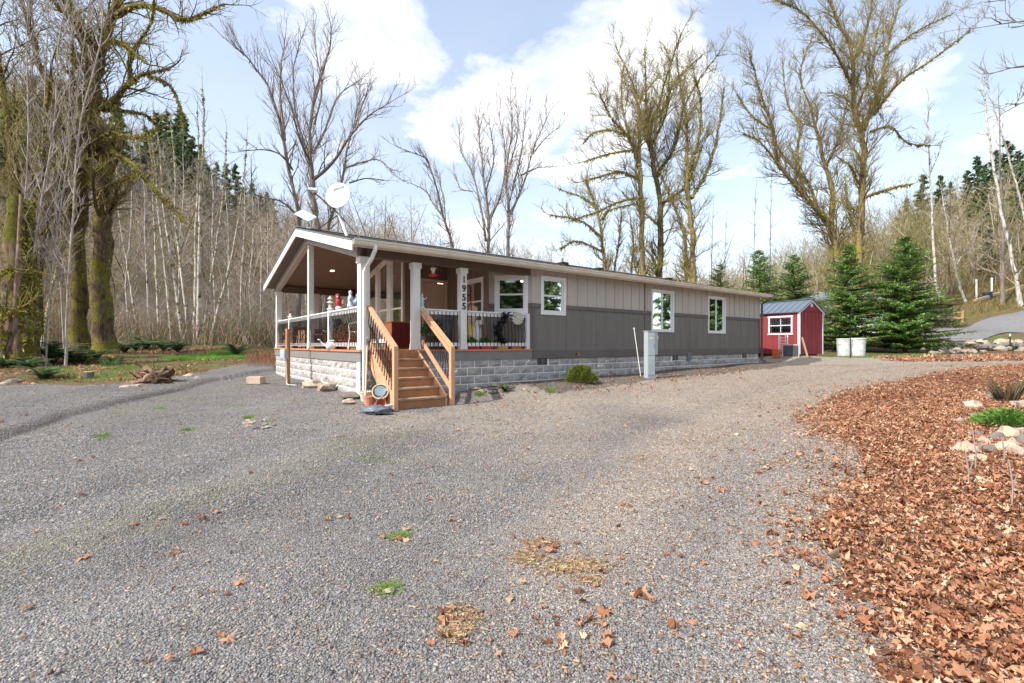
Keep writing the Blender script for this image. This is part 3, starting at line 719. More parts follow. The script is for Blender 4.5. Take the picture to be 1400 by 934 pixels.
# staircase ------------------------------------------------
st = MB(); TX0, TX1 = .27, 1.30; SY = -1.30
zf = hzf(*hl(.8, SY)[:2])
rise = (ZD-zf)/6; run = .245
for i in range(1, 6):
    z = zf+rise*i; y0 = SY+run*(i-1)+.0
    st.box(TX0, TX1, y0-.03, y0+run*.5-.005, z-.036, z); st.box(TX0, TX1, y0+run*.5+.003, y0+run+.01, z-.036, z)
sto = st.build('staircase', M['tread'], house, bevel=.004); sto['label'] = 'cedar porch staircase with five weathered treads'
rs = MB()
for i in range(0, 6):
    z = zf+rise*i; y0 = SY+run*i
    rs.box(TX0+.002, TX1-.002, y0-.0, y0+.02, z-.0 if i else z-.1, z+rise-.039)
rs.build('riser', M['cedar_d'], sto)
for x in (TX0-.045, TX1+.006):
    s = MB(); fS = Fr(x, 0, 0, 1)
    fprism(s, fS, [(SY-.02, zf-.1), (SY-.02, zf+rise+.02), (-.0, ZD+.02), (-.0, ZD-.30), (SY+.35, zf-.1)], -.04, 0); s.build('stringer', M['cedar'], sto, bevel=.004)
for x, lab in ((TX0-.09, ''), (TX1+.10, '')):
    z0 = hzf(*hl(x, SY-.03)[:2])
    p = MB(); p.box(x-.045, x+.045, SY-.09, SY-.0, z0-.1, 1.36); p.build('stair_post', M['cedar'], sto, bevel=.006)
    h = MB(); h.bar((x, SY-.06, 1.345), (x, -.02, 2.20), .09, .045); h.build('handrail', M['cedar'], sto, bevel=.006)
    h = MB(); h.bar((x, SY-.0, 1.345-.10), (x, -.02, 2.20-.10), .04, .085); h.build('upper_rail', M['cedar'], sto)
    h = MB(); h.bar((x, SY-.0, zf+rise+.16), (x, -.02, ZD+.18), .04, .085); h.build('lower_rail', M['cedar'], sto)
    for i in range(11):
        f = (i+.7)/11.5; y = SY+f*(-.02-SY); zb = zf+rise+.16+f*(ZD+.02-zf-rise)-.03
        ht = (1.245+f*.855)-zb+.03
        o = bal_src.copy(); link(o, sto); o.location = (x+(.03 if x > .8 else -.03), y, zb); o.rotation_euler = (0,0,R(90)); o.scale = (1,1,ht/.8)

# ------------------------------------------------------------------ things on and around the house
def hw(t, s, z): v = hl(t, s); return Vector((v.x, v.y, z))
def thing(name, loc, rz, label, cat, group=None): return empty(name, loc, rz, label, cat, group)
MC = {}
def cm(name, rgb, **k):
    if name not in MC: MC[name] = simple(name, rgb, **k)
    return MC[name]
# big dish
ty, tx = 1.9, .75
def rzl(t, s): return roofz(s)+.01
bp = hw(.1, 1.75, rzl(.1, 1.75))
ds_ = thing('satellite_dish', bp, UA, 'large pale oval satellite dish on a tripod mount on the roof corner', 'satellite dish')
foot = bp
cen = at(463, 268.5, 11.2)
inv = (Matrix.Translation(bp) @ Matrix.Rotation(UA, 4, 'Z')).inverted()
hub = at(463.5, 293, 11.38)
def dishm(seg=40, rings=8):
    face = (at(425,262,9.7)-cen).normalized(); face = Vector((-.12,-.86,.36)).normalized()
    a = face.cross(Vector((0,0,1))).normalized(); b = a.cross(face).normalized()
    rx, ry, dep = .295, .375, .09
    # tilt the long axis as in the photo
    t = R(-22); a, b = a*math.cos(t)+b*math.sin(t), b*math.cos(t)-a*math.sin(t)
    m = MB(); vs = []; 
    for lay, off in ((0,0),(1,-.012)):
        for i in range(rings+1):
            q = i/rings
            for k in range(seg):
                an = 2*math.pi*k/seg; p = cen+a*(rx*q*math.cos(an))+b*(ry*q*math.sin(an))+face*(dep*q*q-dep*.5+off); vs.append(inv @ p)
    n = (rings+1)*seg; fs = []
    for i in range(rings):
        for k in range(seg):
            k2 = (k+1) % seg
            fs.append((i*seg+k, i*seg+k2, (i+1)*seg+k2, (i+1)*seg+k)); fs.append((n+i*seg+k, n+(i+1)*seg+k, n+(i+1)*seg+k2, n+i*seg+k2))
    for k in range(seg): k2 = (k+1) % seg; fs.append((rings*seg+k, rings*seg+k2, n+rings*seg+k2, n+rings*seg+k))
    m.add(vs, fs); return m, face, a, b
dm, face, da, db = dishm()
refl = dm.build('reflector', cm('dish_white', (214,218,224), rough=.45, var=.05), ds_, smooth=True)
tx_ = MB(); L = lambda p: inv @ p
cu = bpy.data.curves.new('txt', 'FONT'); cu.body = 'HughesNet'; cu.size = .085; cu.extrude = .002; cu.align_x = 'CENTER'; cu.shear = .2
to = bpy.data.objects.new('txt', cu); COL.objects.link(to); bpy.context.view_layer.update()
me = bpy.data.meshes.new_from_object(to.evaluated_get(bpy.context.evaluated_depsgraph_get())); bpy.data.objects.remove(to)
me.materials.clear(); me.materials.append(cm('dish_lettering', (120,128,150)))
lg = bpy.data.objects.new('dish_lettering', me); link(lg, refl)
xr = -face.cross(Vector((0,0,1))).normalized()*-1; xr = face.cross(Vector((0,0,1))).normalized(); 
if (xr.x) < 0: xr = -xr
xr = (xr+Vector((0,0,.25))).normalized(); yr = face.cross(xr).normalized()
if yr.z < 0: yr = -yr
zr = xr.cross(yr)
mw = Matrix((xr, yr, zr)).transposed().to_4x4(); pos = cen+db*.22+face*(.005)
lg.matrix_local = inv @ (Matrix.Translation(pos) @ mw)
m = MB(); m.tube([L(cen-face*.06), L(hub+Vector((0,.05,0))), L(hub)], .03, 8); m.blob(L(hub), .055, 2, amp=.1); m.tube([L(hub), Vector((.05,-.45,roofz(1.3)-bp.z))], .035, 8)
m.build('mast', cm('mast_white', (220,220,218), rough=.5), ds_)
m = MB()
for t, s in ((-.2,2.6),(.35,1.0)): m.tube([L(hub), Vector((t-.1, s-1.75, roofz(s)+.01-bp.z))], .013, 6)
m.build('brace', M['iron'], ds_)
m = MB(); lnb = at(427, 261, 10.6); m.bar(L(hub), L(lnb), .03, .02); m.build('feed_arm', M['iron'], ds_)
m = MB(); m.tube([L(lnb), L(lnb+Vector((.03,.12,.03)))], [.035,.05], 10); m.bar(L(lnb+Vector((-.09,0,.05))), L(lnb+Vector((.12,0,.03))), .06, .05); m.build('feed_horn', cm('dish_white',(0,0,0)), ds_)
m = MB(); m.tube([L(lnb), L(lnb*.5+hub*.5+Vector((0,-.03,-.02))), L(hub)], .008, 5); m.build('cable', cm('yellow_cable', (196,178,60)), ds_)
# flat antenna
fa = hw(.05, 4.1, roofz(4.1)+.04); fat = thing('flat_antenna', fa, 0, 'small flat rectangular internet antenna on a short mast beside the big dish', 'antenna')
c_ = at(418, 295, 13.1)-fa
m = MB(); nrm = Vector((-.25,-.5,.8)).normalized(); xx = Vector((.85,-.2,-.45)).normalized(); m.M = Matrix.Translation(c_) @ Matrix((xx, nrm.cross(xx).normalized(), nrm)).transposed().to_4x4()
m.box(-.26,.26,-.16,.16,-.018,.018); m.build('panel', cm('antenna_grey', (196,200,206), rough=.4, var=.05), fat, bevel=.012)
m = MB(); m.tube([(0,0,0), c_], .018, 8); m.build('mast', M['galv'], fat)
m = MB(); m.box(-.09,.09,-.07,.07,-.02,.012); m.build('base_plate', M['galv'], fat)

def local(root): return root
# hummingbird feeder
p = hw(1.75, .12, 3.235); f = thing('hummingbird_feeder', p, 0, 'red based hummingbird feeder hanging from the porch beam before the door', 'bird feeder')
m = MB(); m.tube([(0,0,0),(0,0,-.07)], .004, 4); m.lathe([(.0,-.08),(.075,-.075),(.07,-.06),(.0,-.055)][::-1], n=14); m.build('hanger', M['cream'], f)
m = MB(); m.lathe([(0,-.2),(.035,-.2),(.035,-.15),(.055,-.1),(.055,-.081),(0,-.081)], n=14); m.build('bottle', cm('feeder_glass', (225,215,210), rough=.15), f, smooth=True)
m = MB(); m.lathe([(0,-.27),(.06,-.265),(.11,-.235),(.1,-.215),(.05,-.2),(0,-.2)], n=16); m.build('feeder_base', cm('feeder_red', (214,40,42), rough=.3), f, smooth=True)
# figures on the rail
RT = ZD+.94
def on_front(s): return hw(.1, s, RT)
f = thing('ornament_pagoda', hw(.1, 2.42, ZD+1.11), UA, 'small white pagoda ornament on the porch newel post', 'ornament')
m = MB(); m.lathe([(0,0),(.05,0),(.045,.04),(.1,.05),(.03,.09),(.03,.13),(.075,.14),(.02,.2),(0,.23)], n=10); m.build('ornament_body', cm('pale_stone', (212,216,200)), f)
f = thing('ornament_parrot', on_front(1.75), UA, 'red and white parrot ornament perched on the front porch rail', 'ornament')
m = MB(); m.lathe([(0,0),(.07,0),(.08,.05),(.05,.09),(0,.1)], n=12); m.build('ornament_base', cm('ornament_white', (226,220,214)), f)
m = MB(); m.blob((0,0,.19), .10, 3, (.75,.75,1.2), .15); m.blob((-.03,-.04,.33), .06, 4, amp=.1); m.bar((.0,.05,.15),(.02,.11,-.02),.05,.02); m.build('ornament_body', cm('parrot_red', (206,54,64), rgb2=(150,30,50)), f, smooth=True)
m = MB(); m.bar((-.06,-.08,.32),(-.07,-.13,.29),.03,.03); m.blob((.07,-.06,.2), .05, 1, (.5,1,1.2)); m.build('beak', cm('ornament_white',(0,0,0)), f)
f = thing('ornament_lady', on_front(.92), UA, 'tall slim white robed figure standing on the front porch rail', 'ornament')
m = MB(); m.lathe([(0,0),(.075,0),(.07,.06),(.05,.14),(.06,.22),(.045,.27),(.022,.29),(.04,.33),(.038,.37),(0,.4)], n=14); m.tube([(0,-.05,.24),(-.05,-.06,.17),(0,-.07,.13)], .018, 6); m.build('ornament_body', cm('plaster_blue', (206,212,222)), f, smooth=True)
f = thing('ornament_bird', on_front(.45), UA, 'hunched blue grey bird ornament on the rail next to the corner column', 'ornament')
m = MB(); m.blob((0,0,.1), .1, 5, (1.1,.85,1), .25); m.blob((.02,-.03,.23), .07, 6, amp=.15); m.blob((.03,.09,.12), .07, 7, (.6,1.2,.8)); m.bar((-.02,-.08,.24),(-.05,-.13,.21),.025,.02); m.build('ornament_body', cm('glaze_blue', (140,164,186), rough=.35, rgb2=(96,118,140)), f, smooth=True)
f = thing('ornament_lighthouse', hw(1.46, .1, RT), UA, 'pale blue tiered ornament on the rail beside the second column', 'ornament')
m = MB(); m.lathe([(0,0),(.06,0),(.06,.03),(.035,.06),(.045,.12),(.06,.13),(.03,.16),(.04,.22),(.055,.24),(.02,.27),(.025,.31),(0,.35)], n=8); m.build('ornament_body', cm('pale_blue', (200,216,216)), f)
m = MB(); m.tube([(0,0,.2),(.08,-.02,.22),(.1,-.02,.26)], .012, 5); m.build('arm', cm('pale_blue',(0,0,0)), f)
# shell-like frilly thing on the rail
f = thing('frilly_seat_pad', hw(4.15, .06, RT-.12), UA, 'cream frilly round pad hung over the rail below the bay window', 'pad')
m = MB(); n = 30; vs = [(0,0,0)]
for j in (1,2,3):
    for k in range(n): an = 6.283*k/n; r_ = j*.055; vs.append((r_*math.cos(an)*1.1, -.03+.018*j*math.sin(k*2.3), r_*math.sin(an)-.02))
fs = [(0,1+k,1+(k+1)%n) for k in range(n)]+[(1+j*n+k,1+(j+1)*n+k,1+(j+1)*n+(k+1)%n,1+j*n+(k+1)%n) for j in range(2) for k in range(n)]
m.add(vs, fs); m.add([(x,y-.03,z) for x,y,z in vs], [q[::-1] for q in fs]); m.blob((0,-.05,0),.05,3,(1,.6,1)); m.build('ruffle', cm('cream_cloth', (216,206,190)), f, smooth=True)
# wreath/black cloth
f = thing('black_garland', hw(3.72, .03, RT-.02), UA, 'ragged black garland draped over the rail under the bay window', 'garland')
V = []; T = []; 
for k in range(900):
    q = rnd.random(); cx = -.13*math.sin(q*3.0)+.11*math.cos(q*5); cz = -q*.75; w = .10*(1-.45*q)
    c = Vector((cx+rnd.gauss(0,w*.7), -.03+rnd.gauss(0,.035), cz+rnd.gauss(0,.02)))
    for _ in range(3): V.append(c+Vector((rnd.gauss(0,.022), rnd.gauss(0,.022), rnd.gauss(0,.022))))
    T.append((3*k,3*k+1,3*k+2))
np_obj('garland_leaves', [tuple(v) for v in V], T, cm('black_feather', (22,22,24)), f)
m = MB(); m.tube([(-.02,.0,.03),(.06,-.03,-.1),(-.08,-.03,-.35),(-.1,-.03,-.7)], .02, 6); m.build('stem', M['iron'], f)
# hand truck
f = thing('hand_truck', hw(2.95, .55, ZD), UA+R(8), 'red steel hand truck parked on the porch behind the numbered column', 'hand truck')
m = MB()
for x in (-.17,.17): m.tube([(x,0,.05),(x,.05,1.15),(x*.8,.03,1.3)], .016, 8)
m.tube([(-.136,.03,1.3),(-.1,.03,1.37),(0,.03,1.39),(.1,.03,1.37),(.136,.03,1.3)], .016, 8)
for z in (.25,.55,.85,1.1): m.tube([(-.17,.01+z*.03,z),(.17,.01+z*.03,z)], .011, 6)
m.tube([(0,.015,.25),(0,.045,1.37)], .011, 6); m.build('frame', cm('truck_red', (178,38,44), rough=.4), f, smooth=True)
m = MB(); m.box(-.2,.2,-.2,.0,.0,.012); m.build('toe_plate', cm('truck_red',(0,0,0)), f)
for x in (-.22,.22):
    m = MB(); m.M = Matrix.Translation((x,.12,.1)) @ Matrix.Rotation(R(90),4,'Y'); m.lathe([(0,-.03),(.07,-.03),(.1,-.02),(.1,.02),(.07,.03),(0,.03)], n=18); m.build('wheel', M['blackpl'], f, smooth=True)
# boards, colourful sacks
f = thing('leaning_board', hw(3.1, .75, ZD), UA, 'pale wooden ironing board leaning behind the red hand truck', 'board')
m = MB(); m.M = Matrix.Rotation(R(-9),4,'X') @ Matrix.Rotation(R(14),4,'Y'); m.box(-.13,.13,0,.02,0,1.2); m.build('board', cm('pale_board', (214,196,162)), f, bevel=.008)
for i, (t, rgb, lab, w) in enumerate(((2.68,(92,120,176),'blue and white printed feed sack standing by the numbered column',.16),(2.84,(222,178,70),'yellow and white printed sack behind the porch rail',.15),(3.06,(214,206,206),'white sack with red print in front of the hand truck',.17))):
    f = thing('printed_sack', hw(t, .28, ZD), UA+R(8*i), lab, 'sack')
    m = MB(); m.lathe([(0,0),(w*.9,0),(w,.08),(w*.95,.3),(w*.85,.5),(w*.5,.6),(w*.6,.64),(0,.62)], n=14, sy=.55); m.build('sack_body', simple('sack_print_%s' % 'abc'[i], rgb, .6, .35, 11., .5, 9., rgb2=(226,222,216)), f, smooth=True)
    m = MB(); m.tube([(-w*.45,0,.6),(w*.45,0,.6)], .012, 5); m.build('tie', cm('sack_tie', (176,40,50)), f)
# planters with plants along the rail
def leafy(name, parent, n, rad, hgt_, rgbs, size=.04, seed=0, base=0., mat=None, flat=1.):
    r = random.Random(seed); V = []; T = []; C = []
    for k in range(n):
        an = r.uniform(0, 6.283); q = math.sqrt(r.random())*rad; z = base+hgt_*(1-(q/rad)**2*.6)*r.uniform(.15, 1)
        c = Vector((q*math.cos(an), q*math.sin(an)*flat, z)); d = Vector((math.cos(an), math.sin(an), r.uniform(.1,1.3))).normalized()
        s = size*r.uniform(.5,1.4); u = d.cross(Vector((r.gauss(0,1),r.gauss(0,1),r.gauss(0,1)))).normalized()
        i = len(V); V += [c-d*s, c+u*s*.45, c+d*s, c-u*s*.45]; T.append((i,i+1,i+2,i+3))
        C += [[v*r.uniform(.8,1.2) for v in lin(r.choice(rgbs))[:3]]]*4
    return np_obj(name, [tuple(v) for v in V], T, mat or LEAFM, parent, tint=np.array(C))
LEAFM = tinted('leaf_green', .6, 20., .2, .25)
GREEN = [(96,130,52),(70,104,44),(128,158,70)]
for i, (t, rgb, lab) in enumerate(((2.8,(176,34,46),'red trough planter nearest the numbered column'),(3.25,(198,60,52),'bright red trough with trailing green plants'),(3.75,(206,158,120),'tan clay trough under the black garland'),(4.2,(188,104,66),'terracotta trough nearest the house wall'))):
    f = thing('trough_planter', hw(t, .17, ZD), UA, lab, 'planter')
    m = MB(); fr_ = Fr(-.18,-.08,1,0); m.add([(-.16,-.06,0),(.16,-.06,0),(.16,.06,0),(-.16,.06,0),(-.19,-.08,.15),(.19,-.08,.15),(.19,.08,.15),(-.19,.08,.15)], [(3,2,1,0),(0,1,5,4),(1,2,6,5),(2,3,7,6),(3,0,4,7),(4,5,6,7)]); m.build('trough', simple('planter_%s' % 'abcd'[i], rgb, .6, .15), f, bevel=.006)
    leafy('plant', f, 260 if i in (0,1,2) else 60, .19, .2 if i < 3 else .1, GREEN, .035, i, .13, flat=.5)
f = thing('dark_planter', hw(1.85, .35, ZD), UA, 'tall black pot with arching green plant beside the stair head', 'potted plant')
m = MB(); m.lathe([(0,0),(.12,0),(.17,.3),(.18,.3),(.18,.33),(.15,.33),(.14,.28),(0,.28)], n=18); m.build('pot', M['blackpl'], f, smooth=True); leafy('plant', f, 300, .26, .5, GREEN+[(60,90,60)], .06, 5, .3)
f = thing('covered_grill', hw(2.25, .5, ZD), UA, 'dark grey covered barbecue grill standing behind the rail by the door', 'grill')
m = MB(); m.lathe([(0,.0),(.2,0),(.22,.5),(.24,.7),(.2,.82),(.1,.9),(0,.92)], n=12, sy=.8); m.build('grill_cover', cm('grey_cover', (96,98,102), bump=.5, bscale=8.), f, smooth=True)
m = MB(); m.tube([(-.1,-.2,.75),(.1,-.2,.75)], .012, 6); m.build('handle', M['galv'], f)
# red cabinet
f = thing('red_cabinet', hw(1.48, 1.5, ZD), UA, 'low dark red wooden cabinet with cedar side at the stair head', 'cabinet')
m = MB(); m.box(-.24,.24,-.19,.2,.03,.66); m.box(-.26,.26,-.23,.23,.662,.69); m.build('cabinet_body', cm('cab_wood', (150,92,60), bump=.2), f, bevel=.004)
m = MB(); m.box(-.235,-.004,-.21,-.192,.05,.65); m.box(.004,.235,-.21,-.192,.05,.65); m.build('cabinet_door', cm('cab_red', (92,24,26), rough=.45), f, bevel=.004)
m = MB(); m.box(-.22,.22,-.17,.17,.0,.03); m.build('plinth', M['cedar_d'], f)
# firewood
LOGS = simple('log_bark', (128,92,70), .95, .35, 8., .8, 30., rgb2=(78,56,44)); LOGE = cm('log_end', (190,150,112), bump=.3)
k_ = 0
spots = [(s, 0, r) for s in np.arange(6.9, 8.2, .17) for r in range(5)]+[(s, 0, r) for s in np.arange(4.55, 6.3, .17) for r in range(4)]
proto = None
for s, _, r in spots:
    f = thing('firewood_log', hw(.42+rnd.uniform(-.03,.06), s+(r%2)*.08+rnd.uniform(-.02,.02), ZD+.075+r*.14), UA+rnd.uniform(-.12,.12), 'split firewood log in the stack behind the front porch rail', 'firewood', 'firewood logs stacked on the porch')
    if proto is None:
        m = MB(); pr = [(.08*math.cos(a)*c, .08*math.sin(a)*c) for a, c in ((0,1),(.9,.95),(1.7,1.),(2.6,.9),(3.4,.95),(4.3,1.1),(5.2,.9))]; n = len(pr)
        m.add([(x, y, z) for x in (-.2,.2) for y, z in pr], [tuple(range(n))[::-1], tuple(range(n,2*n))]+[(i,(i+1)%n,(i+1)%n+n,i+n) for i in range(n)]); m.mi[0:2] = [1,1]
        proto = m.build('log', [LOGS, LOGE], f)
    else: o = proto.copy(); link(o, f)
    o = f.children[0] if f.children else proto; o.rotation_euler = (rnd.uniform(0,6), 0, 0)
# black covered thing, chairs, blue cushion chair
f = thing('black_tarp_heap', hw(.55, 3.35, ZD), UA, 'glossy black tarp heap behind the middle of the front rail', 'tarp')
m = MB(); m.blob((0,0,.3), .42, 11, (.8,1.15,.95), .45, 3, 2.2); m.build('tarp', simple('black_sheet', (36,38,42), .3, .3, 5., .8, 12.), f, smooth=True)
m = MB(); m.tube([(-.3,-.35,.35),(-.36,0,.5),(-.3,.35,.4)], .012, 6); m.build('cord', cm('grey_cord', (150,150,150)), f)
f = thing('lawn_chair', hw(.6, 1.5, ZD), UA+R(200), 'white plastic garden chair with blue cushion behind the front rail', 'chair')
m = MB(); m.box(-.25,.25,-.24,.24,.40,.43); m.build('seat', M['white'], f, bevel=.01)
m = MB(); m.add([(-.24,.22,.43),(.24,.22,.43),(.22,.32,.86),(-.22,.32,.86),(-.24,.25,.43),(.24,.25,.43),(.22,.35,.86),(-.22,.35,.86)], [(0,1,2,3),(7,6,5,4),(0,4,5,1),(1,5,6,2),(2,6,7,3),(3,7,4,0)]); m.build('backrest', M['white'], f)
for x in (-.22,.22):
    for y in (-.21,.21): m = MB(); m.bar((x,y,.4),(x*1.12,y*1.15,0),.04,.04); m.build('leg', M['white'], f)
    m = MB(); m.tube([(x*1.1,-.2,.42),(x*1.15,-.2,.62),(x*1.12,.26,.66)], .02, 6); m.build('armrest', M['white'], f)
m = MB(); m.blob((0,.16,.72), .2, 3, (1.1,.35,.62), .1); m.build('cushion', cm('blue_cloth', (66,112,168)), f, smooth=True)
for i, (s, rgb, lab) in enumerate(((2.0,(160,84,54),'round terracotta pot with dry red stems behind the front rail'),(.75,(150,96,60),'brown basket of dried flowers next to the corner column'),(2.9,(120,70,52),'squat brown pot between tarp heap and garden chair'))):
    f = thing('flower_pot', hw(.34, s, ZD), UA, lab, 'flower pot')
    m = MB(); m.lathe([(0,0),(.11,0),(.15,.2),(.165,.2),(.165,.24),(.14,.24),(.13,.2),(0,.2)], n=16); m.build('pot', simple('pot_%s' % 'abc'[i], rgb, .8, .2), f, smooth=True)
    leafy('plant', f, 420, .26, .45, [(150,92,50),(170,120,60),(112,118,56),(196,120,80)], .035, 20+i, .2)
f = thing('watering_can', hw(-.0+.09, 2.1, ZD), UA+R(150), 'white plastic watering can on the porch edge under the front rail', 'watering can')
f.location = hw(.0, 2.05, ZD) ; 
m = MB(); m.lathe([(0,0),(.08,0),(.085,.14),(.06,.18),(0,.18)], n=14, sx=1.25, sy=.7); m.build('can_body', M['white'], f, smooth=True)
m = MB(); m.tube([(.08,0,.05),(.2,0,.16),(.26,0,.23)], [.02,.014,.012], 8); m.lathe([(.0,.22),(.035,.23),(.03,.25),(0,.25)], (.27,0,0), 10); m.build('spout', M['white'], f)
m = MB(); m.tube([(-.09,0,.05),(-.15,0,.13),(-.08,0,.22),(.05,0,.21)], .012, 6); m.build('handle', M['white'], f)
# red post with junction box
b = gp(393.5, 525); f = thing('service_post', b, R(-37), 'stained cedar post carrying a grey electrical box before the porch', 'post')
m = MB(); m.box(-.045,.045,-.045,.045,-.1,1.46); m.build('post', M['cedar_d'], f, bevel=.004)
m = MB(); m.box(-.12,.12,-.15,-.047,.66,.93); bx = m.build('junction_box', cm('box_grey', (168,174,176), rough=.5), f, bevel=.008)
m = MB(); m.box(-.1,.1,-.158,-.151,.69,.90); m.build('lid', cm('box_grey2', (182,188,190), rough=.5), bx, bevel=.004)
m = MB(); m.tube([(.09,-.09,.66),(.09,-.07,.1),(.14,-.1,.02),(.5,-.25,.015),(.8,-.2,.02)], .014, 6); m.build('conduit', cm('pale_pipe', (202,196,186)), f)
# meter pedestal
b = gp(888, 517.5); f = thing('meter_pedestal', b, R(20), 'tall blue grey electric meter pedestal before the house wall', 'meter pedestal')
MG = cm('meter_grey', (170,182,184), rough=.5, var=.07)
m = MB(); m.box(-.13,.13,-.09,.09,-.2,1.34); m.build('cabinet', MG, f, bevel=.008)
m = MB(); m.box(.131,.23,-.07,.10,.68,1.335); m.build('side_box', MG, f, bevel=.006)
m = MB(); m.box(-.11,.11,-.098,-.091,.1,.62); m.box(-.11,.11,-.098,-.091,.66,1.28); m.build('door', MG, f, bevel=.003)
m = MB(); m.M = Matrix.Translation((.232,.02,1.16)) @ Matrix.Rotation(R(90),4,'Y'); m.lathe([(0,0),(.07,0),(.07,.04),(.05,.06),(0,.065)], n=16); m.build('meter_dial', cm('dial', (205,210,205), rough=.2), f, smooth=True)
m = MB(); m.box(-.14,.24,-.10,.11,1.341,1.36); m.build('lid', MG, f)
m = MB(); m.box(.07,.10,-.108,-.099,.88,.98); m.build('latch', M['galv'], f)
m = MB(); m.box(-.06,.04,-.1005,-.0985,1.12,1.18); m.build('plate', cm('plate_yellow', (214,206,160)), f)
b = gp(877, 517); tp = at(867, 450, b.y+.25); f = thing('thin_pole', b, 0, 'thin white plastic pole leaning beside the meter pedestal', 'pole')
m = MB(); m.tube([(0,0,-.1), tp-b], .012, 8); m.build('pole', M['cream'], f); m = MB(); m.tube([tp-b, tp-b+Vector((-.004,.0,.04))], .024, 8); m.build('cap', M['cream'], f)
b = gp(499, 553); f = thing('leaning_lath', b, 0, 'long pale wooden lath leaning on the corner downspout', 'lath')
m = MB(); m.bar((0,0,0), at(502.5,462,10.0)-b, .05, .02, up=(1,0,0)); m.build('lath', cm('pale_lath', (220,200,176)), f)
# pots below the corner
def pot(px, py, d, r, h, rgb, lab, tilt=(0,0,0), extra=None, cat='flower pot'):
    b = at(px, py, d); b.z = hzf(b.x, b.y); f = thing('garden_pot', b, 0, lab, cat); f.rotation_euler = tilt
    m = MB(); m.lathe([(0,0),(r*.68,0),(r*.95,h*.85),(r,h*.85),(r,h),(r*.88,h),(r*.84,h*.8),(0,h*.3)], n=18); m.build('pot', simple('clay', rgb, .75, .18), f, smooth=False); 
    if extra: extra(f, h)
    return f
f = pot(521, 536, 9.35, .16, .26, (200,190,172), 'big cream plastic pot tipped on its side by the porch stairs', (R(60),R(20),0)); f.location.z += .17
m = MB(); m.lathe([(0,.262),(.09,.262),(.105,.266),(.105,.285),(.07,.278),(0,.275)], n=18); m.build('lid', cm('lid_blue', (132,150,160), rough=.3), f)
pot(505, 546, 9.15, .11, .2, (206,138,112), 'upright terracotta pot at the foot of the downspout')
f = pot(518, 545, 9.0, .10, .17, (184,108,84), 'terracotta pot lying over beside the upright one', (R(75),0,R(30))); f.location.z += .08
pot(532, 556, 8.75, .075, .14, (206,206,200), 'small white pot against the left stair post')
f = pot(500, 538, 9.6, .13, .2, (214,204,186), 'cream bowl shaped pot behind the terracotta pots')
b = gp(514, 566); f = thing('black_bag', b, 0, 'shiny blue black plastic bag lying on the gravel by the stairs', 'bag')
m = MB(); m.blob((0,0,.06), .19, 8, (1.2,.7,.45), .45, 3, 3.2); m.build('bag_body', simple('bag_plastic', (112,118,128), .35, .3, 7., .9, 14.), f, smooth=True); m = MB(); m.blob((.25,.02,.06), .05, 3, (1.4,.6,.6), .5); m.build('knot', cm('bag_plastic2', (50,56,66), rough=.3), f)
b = gp(530, 548); f = thing('leafy_weed', b, 0, 'green leafy plant between the pots and the stair post', 'plant'); leafy('leaves', f, 260, .17, .3, [(90,140,50),(120,170,70)], .04, 31)
m = MB(); m.tube([(0,0,0),(.02,0,.15),(.0,.02,.25)], .008, 5); m.build('stem', cm('stem_green', (96,110,60)), f)
b = gp(621, 545); f = thing('water_jug', b, 0, 'blue grey plastic jug standing right of the stairs', 'jug')
m = MB(); m.lathe([(0,0),(.06,0),(.065,.2),(.03,.28),(.03,.32),(0,.32)], n=14); m.build('jug_body', cm('jug_blue', (130,144,160), rough=.3), f, smooth=True); m = MB(); m.tube([(.03,0,.29),(.09,0,.25),(.06,0,.14)], .01, 6); m.build('handle', cm('jug_blue',(0,0,0)), f)

# ------------------------------------------------------------------ shed
SA = math.atan2(.504, .863)
sc_ = Vector((13.1, 21.7, 0)); sz = hz(13.5, 22.4)+.06
shed = empty('shed', (sc_.x, sc_.y, sz), SA, 'small red garden shed with grey metal roof behind the house', 'shed')
RED = simple('shed_red', (146,58,62), .65, .2, 1.4, .3, 30., stretch=(5,5,.5)); 
SL_, SW_, SH = 3.2, 2.0, 1.98                # length into -x', width along x'
# local x: along gable face, local y: along the long left face (away from the camera)
m = MB(); f1 = Fr(0, SL_, 0, -1); wn = (SL_-1.45+.0, SL_-.30, .98, 1.72)
wall(m, f1, 0, SL_, 0, SH, [ins(wn)], -.06, 0); wall(m, Fr(0,0,1,0), .06, SW_, 0, SH, [], -.06, 0)
fprism(m, Fr(0,0,1,0), [(0,SH),(SW_,SH),(SW_/2,SH+.52)], -.06, 0); fprism(m, Fr(SW_,SL_,-1,0), [(0,SH),(SW_,SH),(SW_/2,SH+.52)], -.06, 0)
wall(m, Fr(SW_,0,0,1), .06, SL_, 0, SH, [], -.06, 0); wall(m, Fr(SW_,SL_,-1,0), .06, SW_-.06, 0, SH, [], -.06, 0)
m.build('shed_wall', RED, shed)
m = MB()
for k in range(1, 8): fbox(m, f1, SL_*k/8-.006, SL_*k/8+.006, -.01, .006, 0, .95)
for k in range(1, 6): fbox(m, Fr(0,0,1,0), SW_*k/6-.006, SW_*k/6+.006, -.01, .006, 0, SH)
fbox(m, Fr(0,0,1,0), .07, SW_-.07, -.01, .016, SH-.02, SH+.03); m.build('wall_groove', simple('shed_red_dark', (128,52,58), .6), shed)
m = MB(); WT = cm('shed_trim', (232,232,236), rough=.5, var=.05)
fbox(m, f1, SL_-.07, SL_+.012, .002, .02, 0, SH); fbox(m, Fr(0,0,1,0), -.0, .07, .002, .02, 0, SH); fbox(m, Fr(0,0,1,0), SW_-.05, SW_+.01, .002, .02, 0, SH)
fbox(m, f1, 0, SL_, .03, .05, SH-.07, SH+.01)
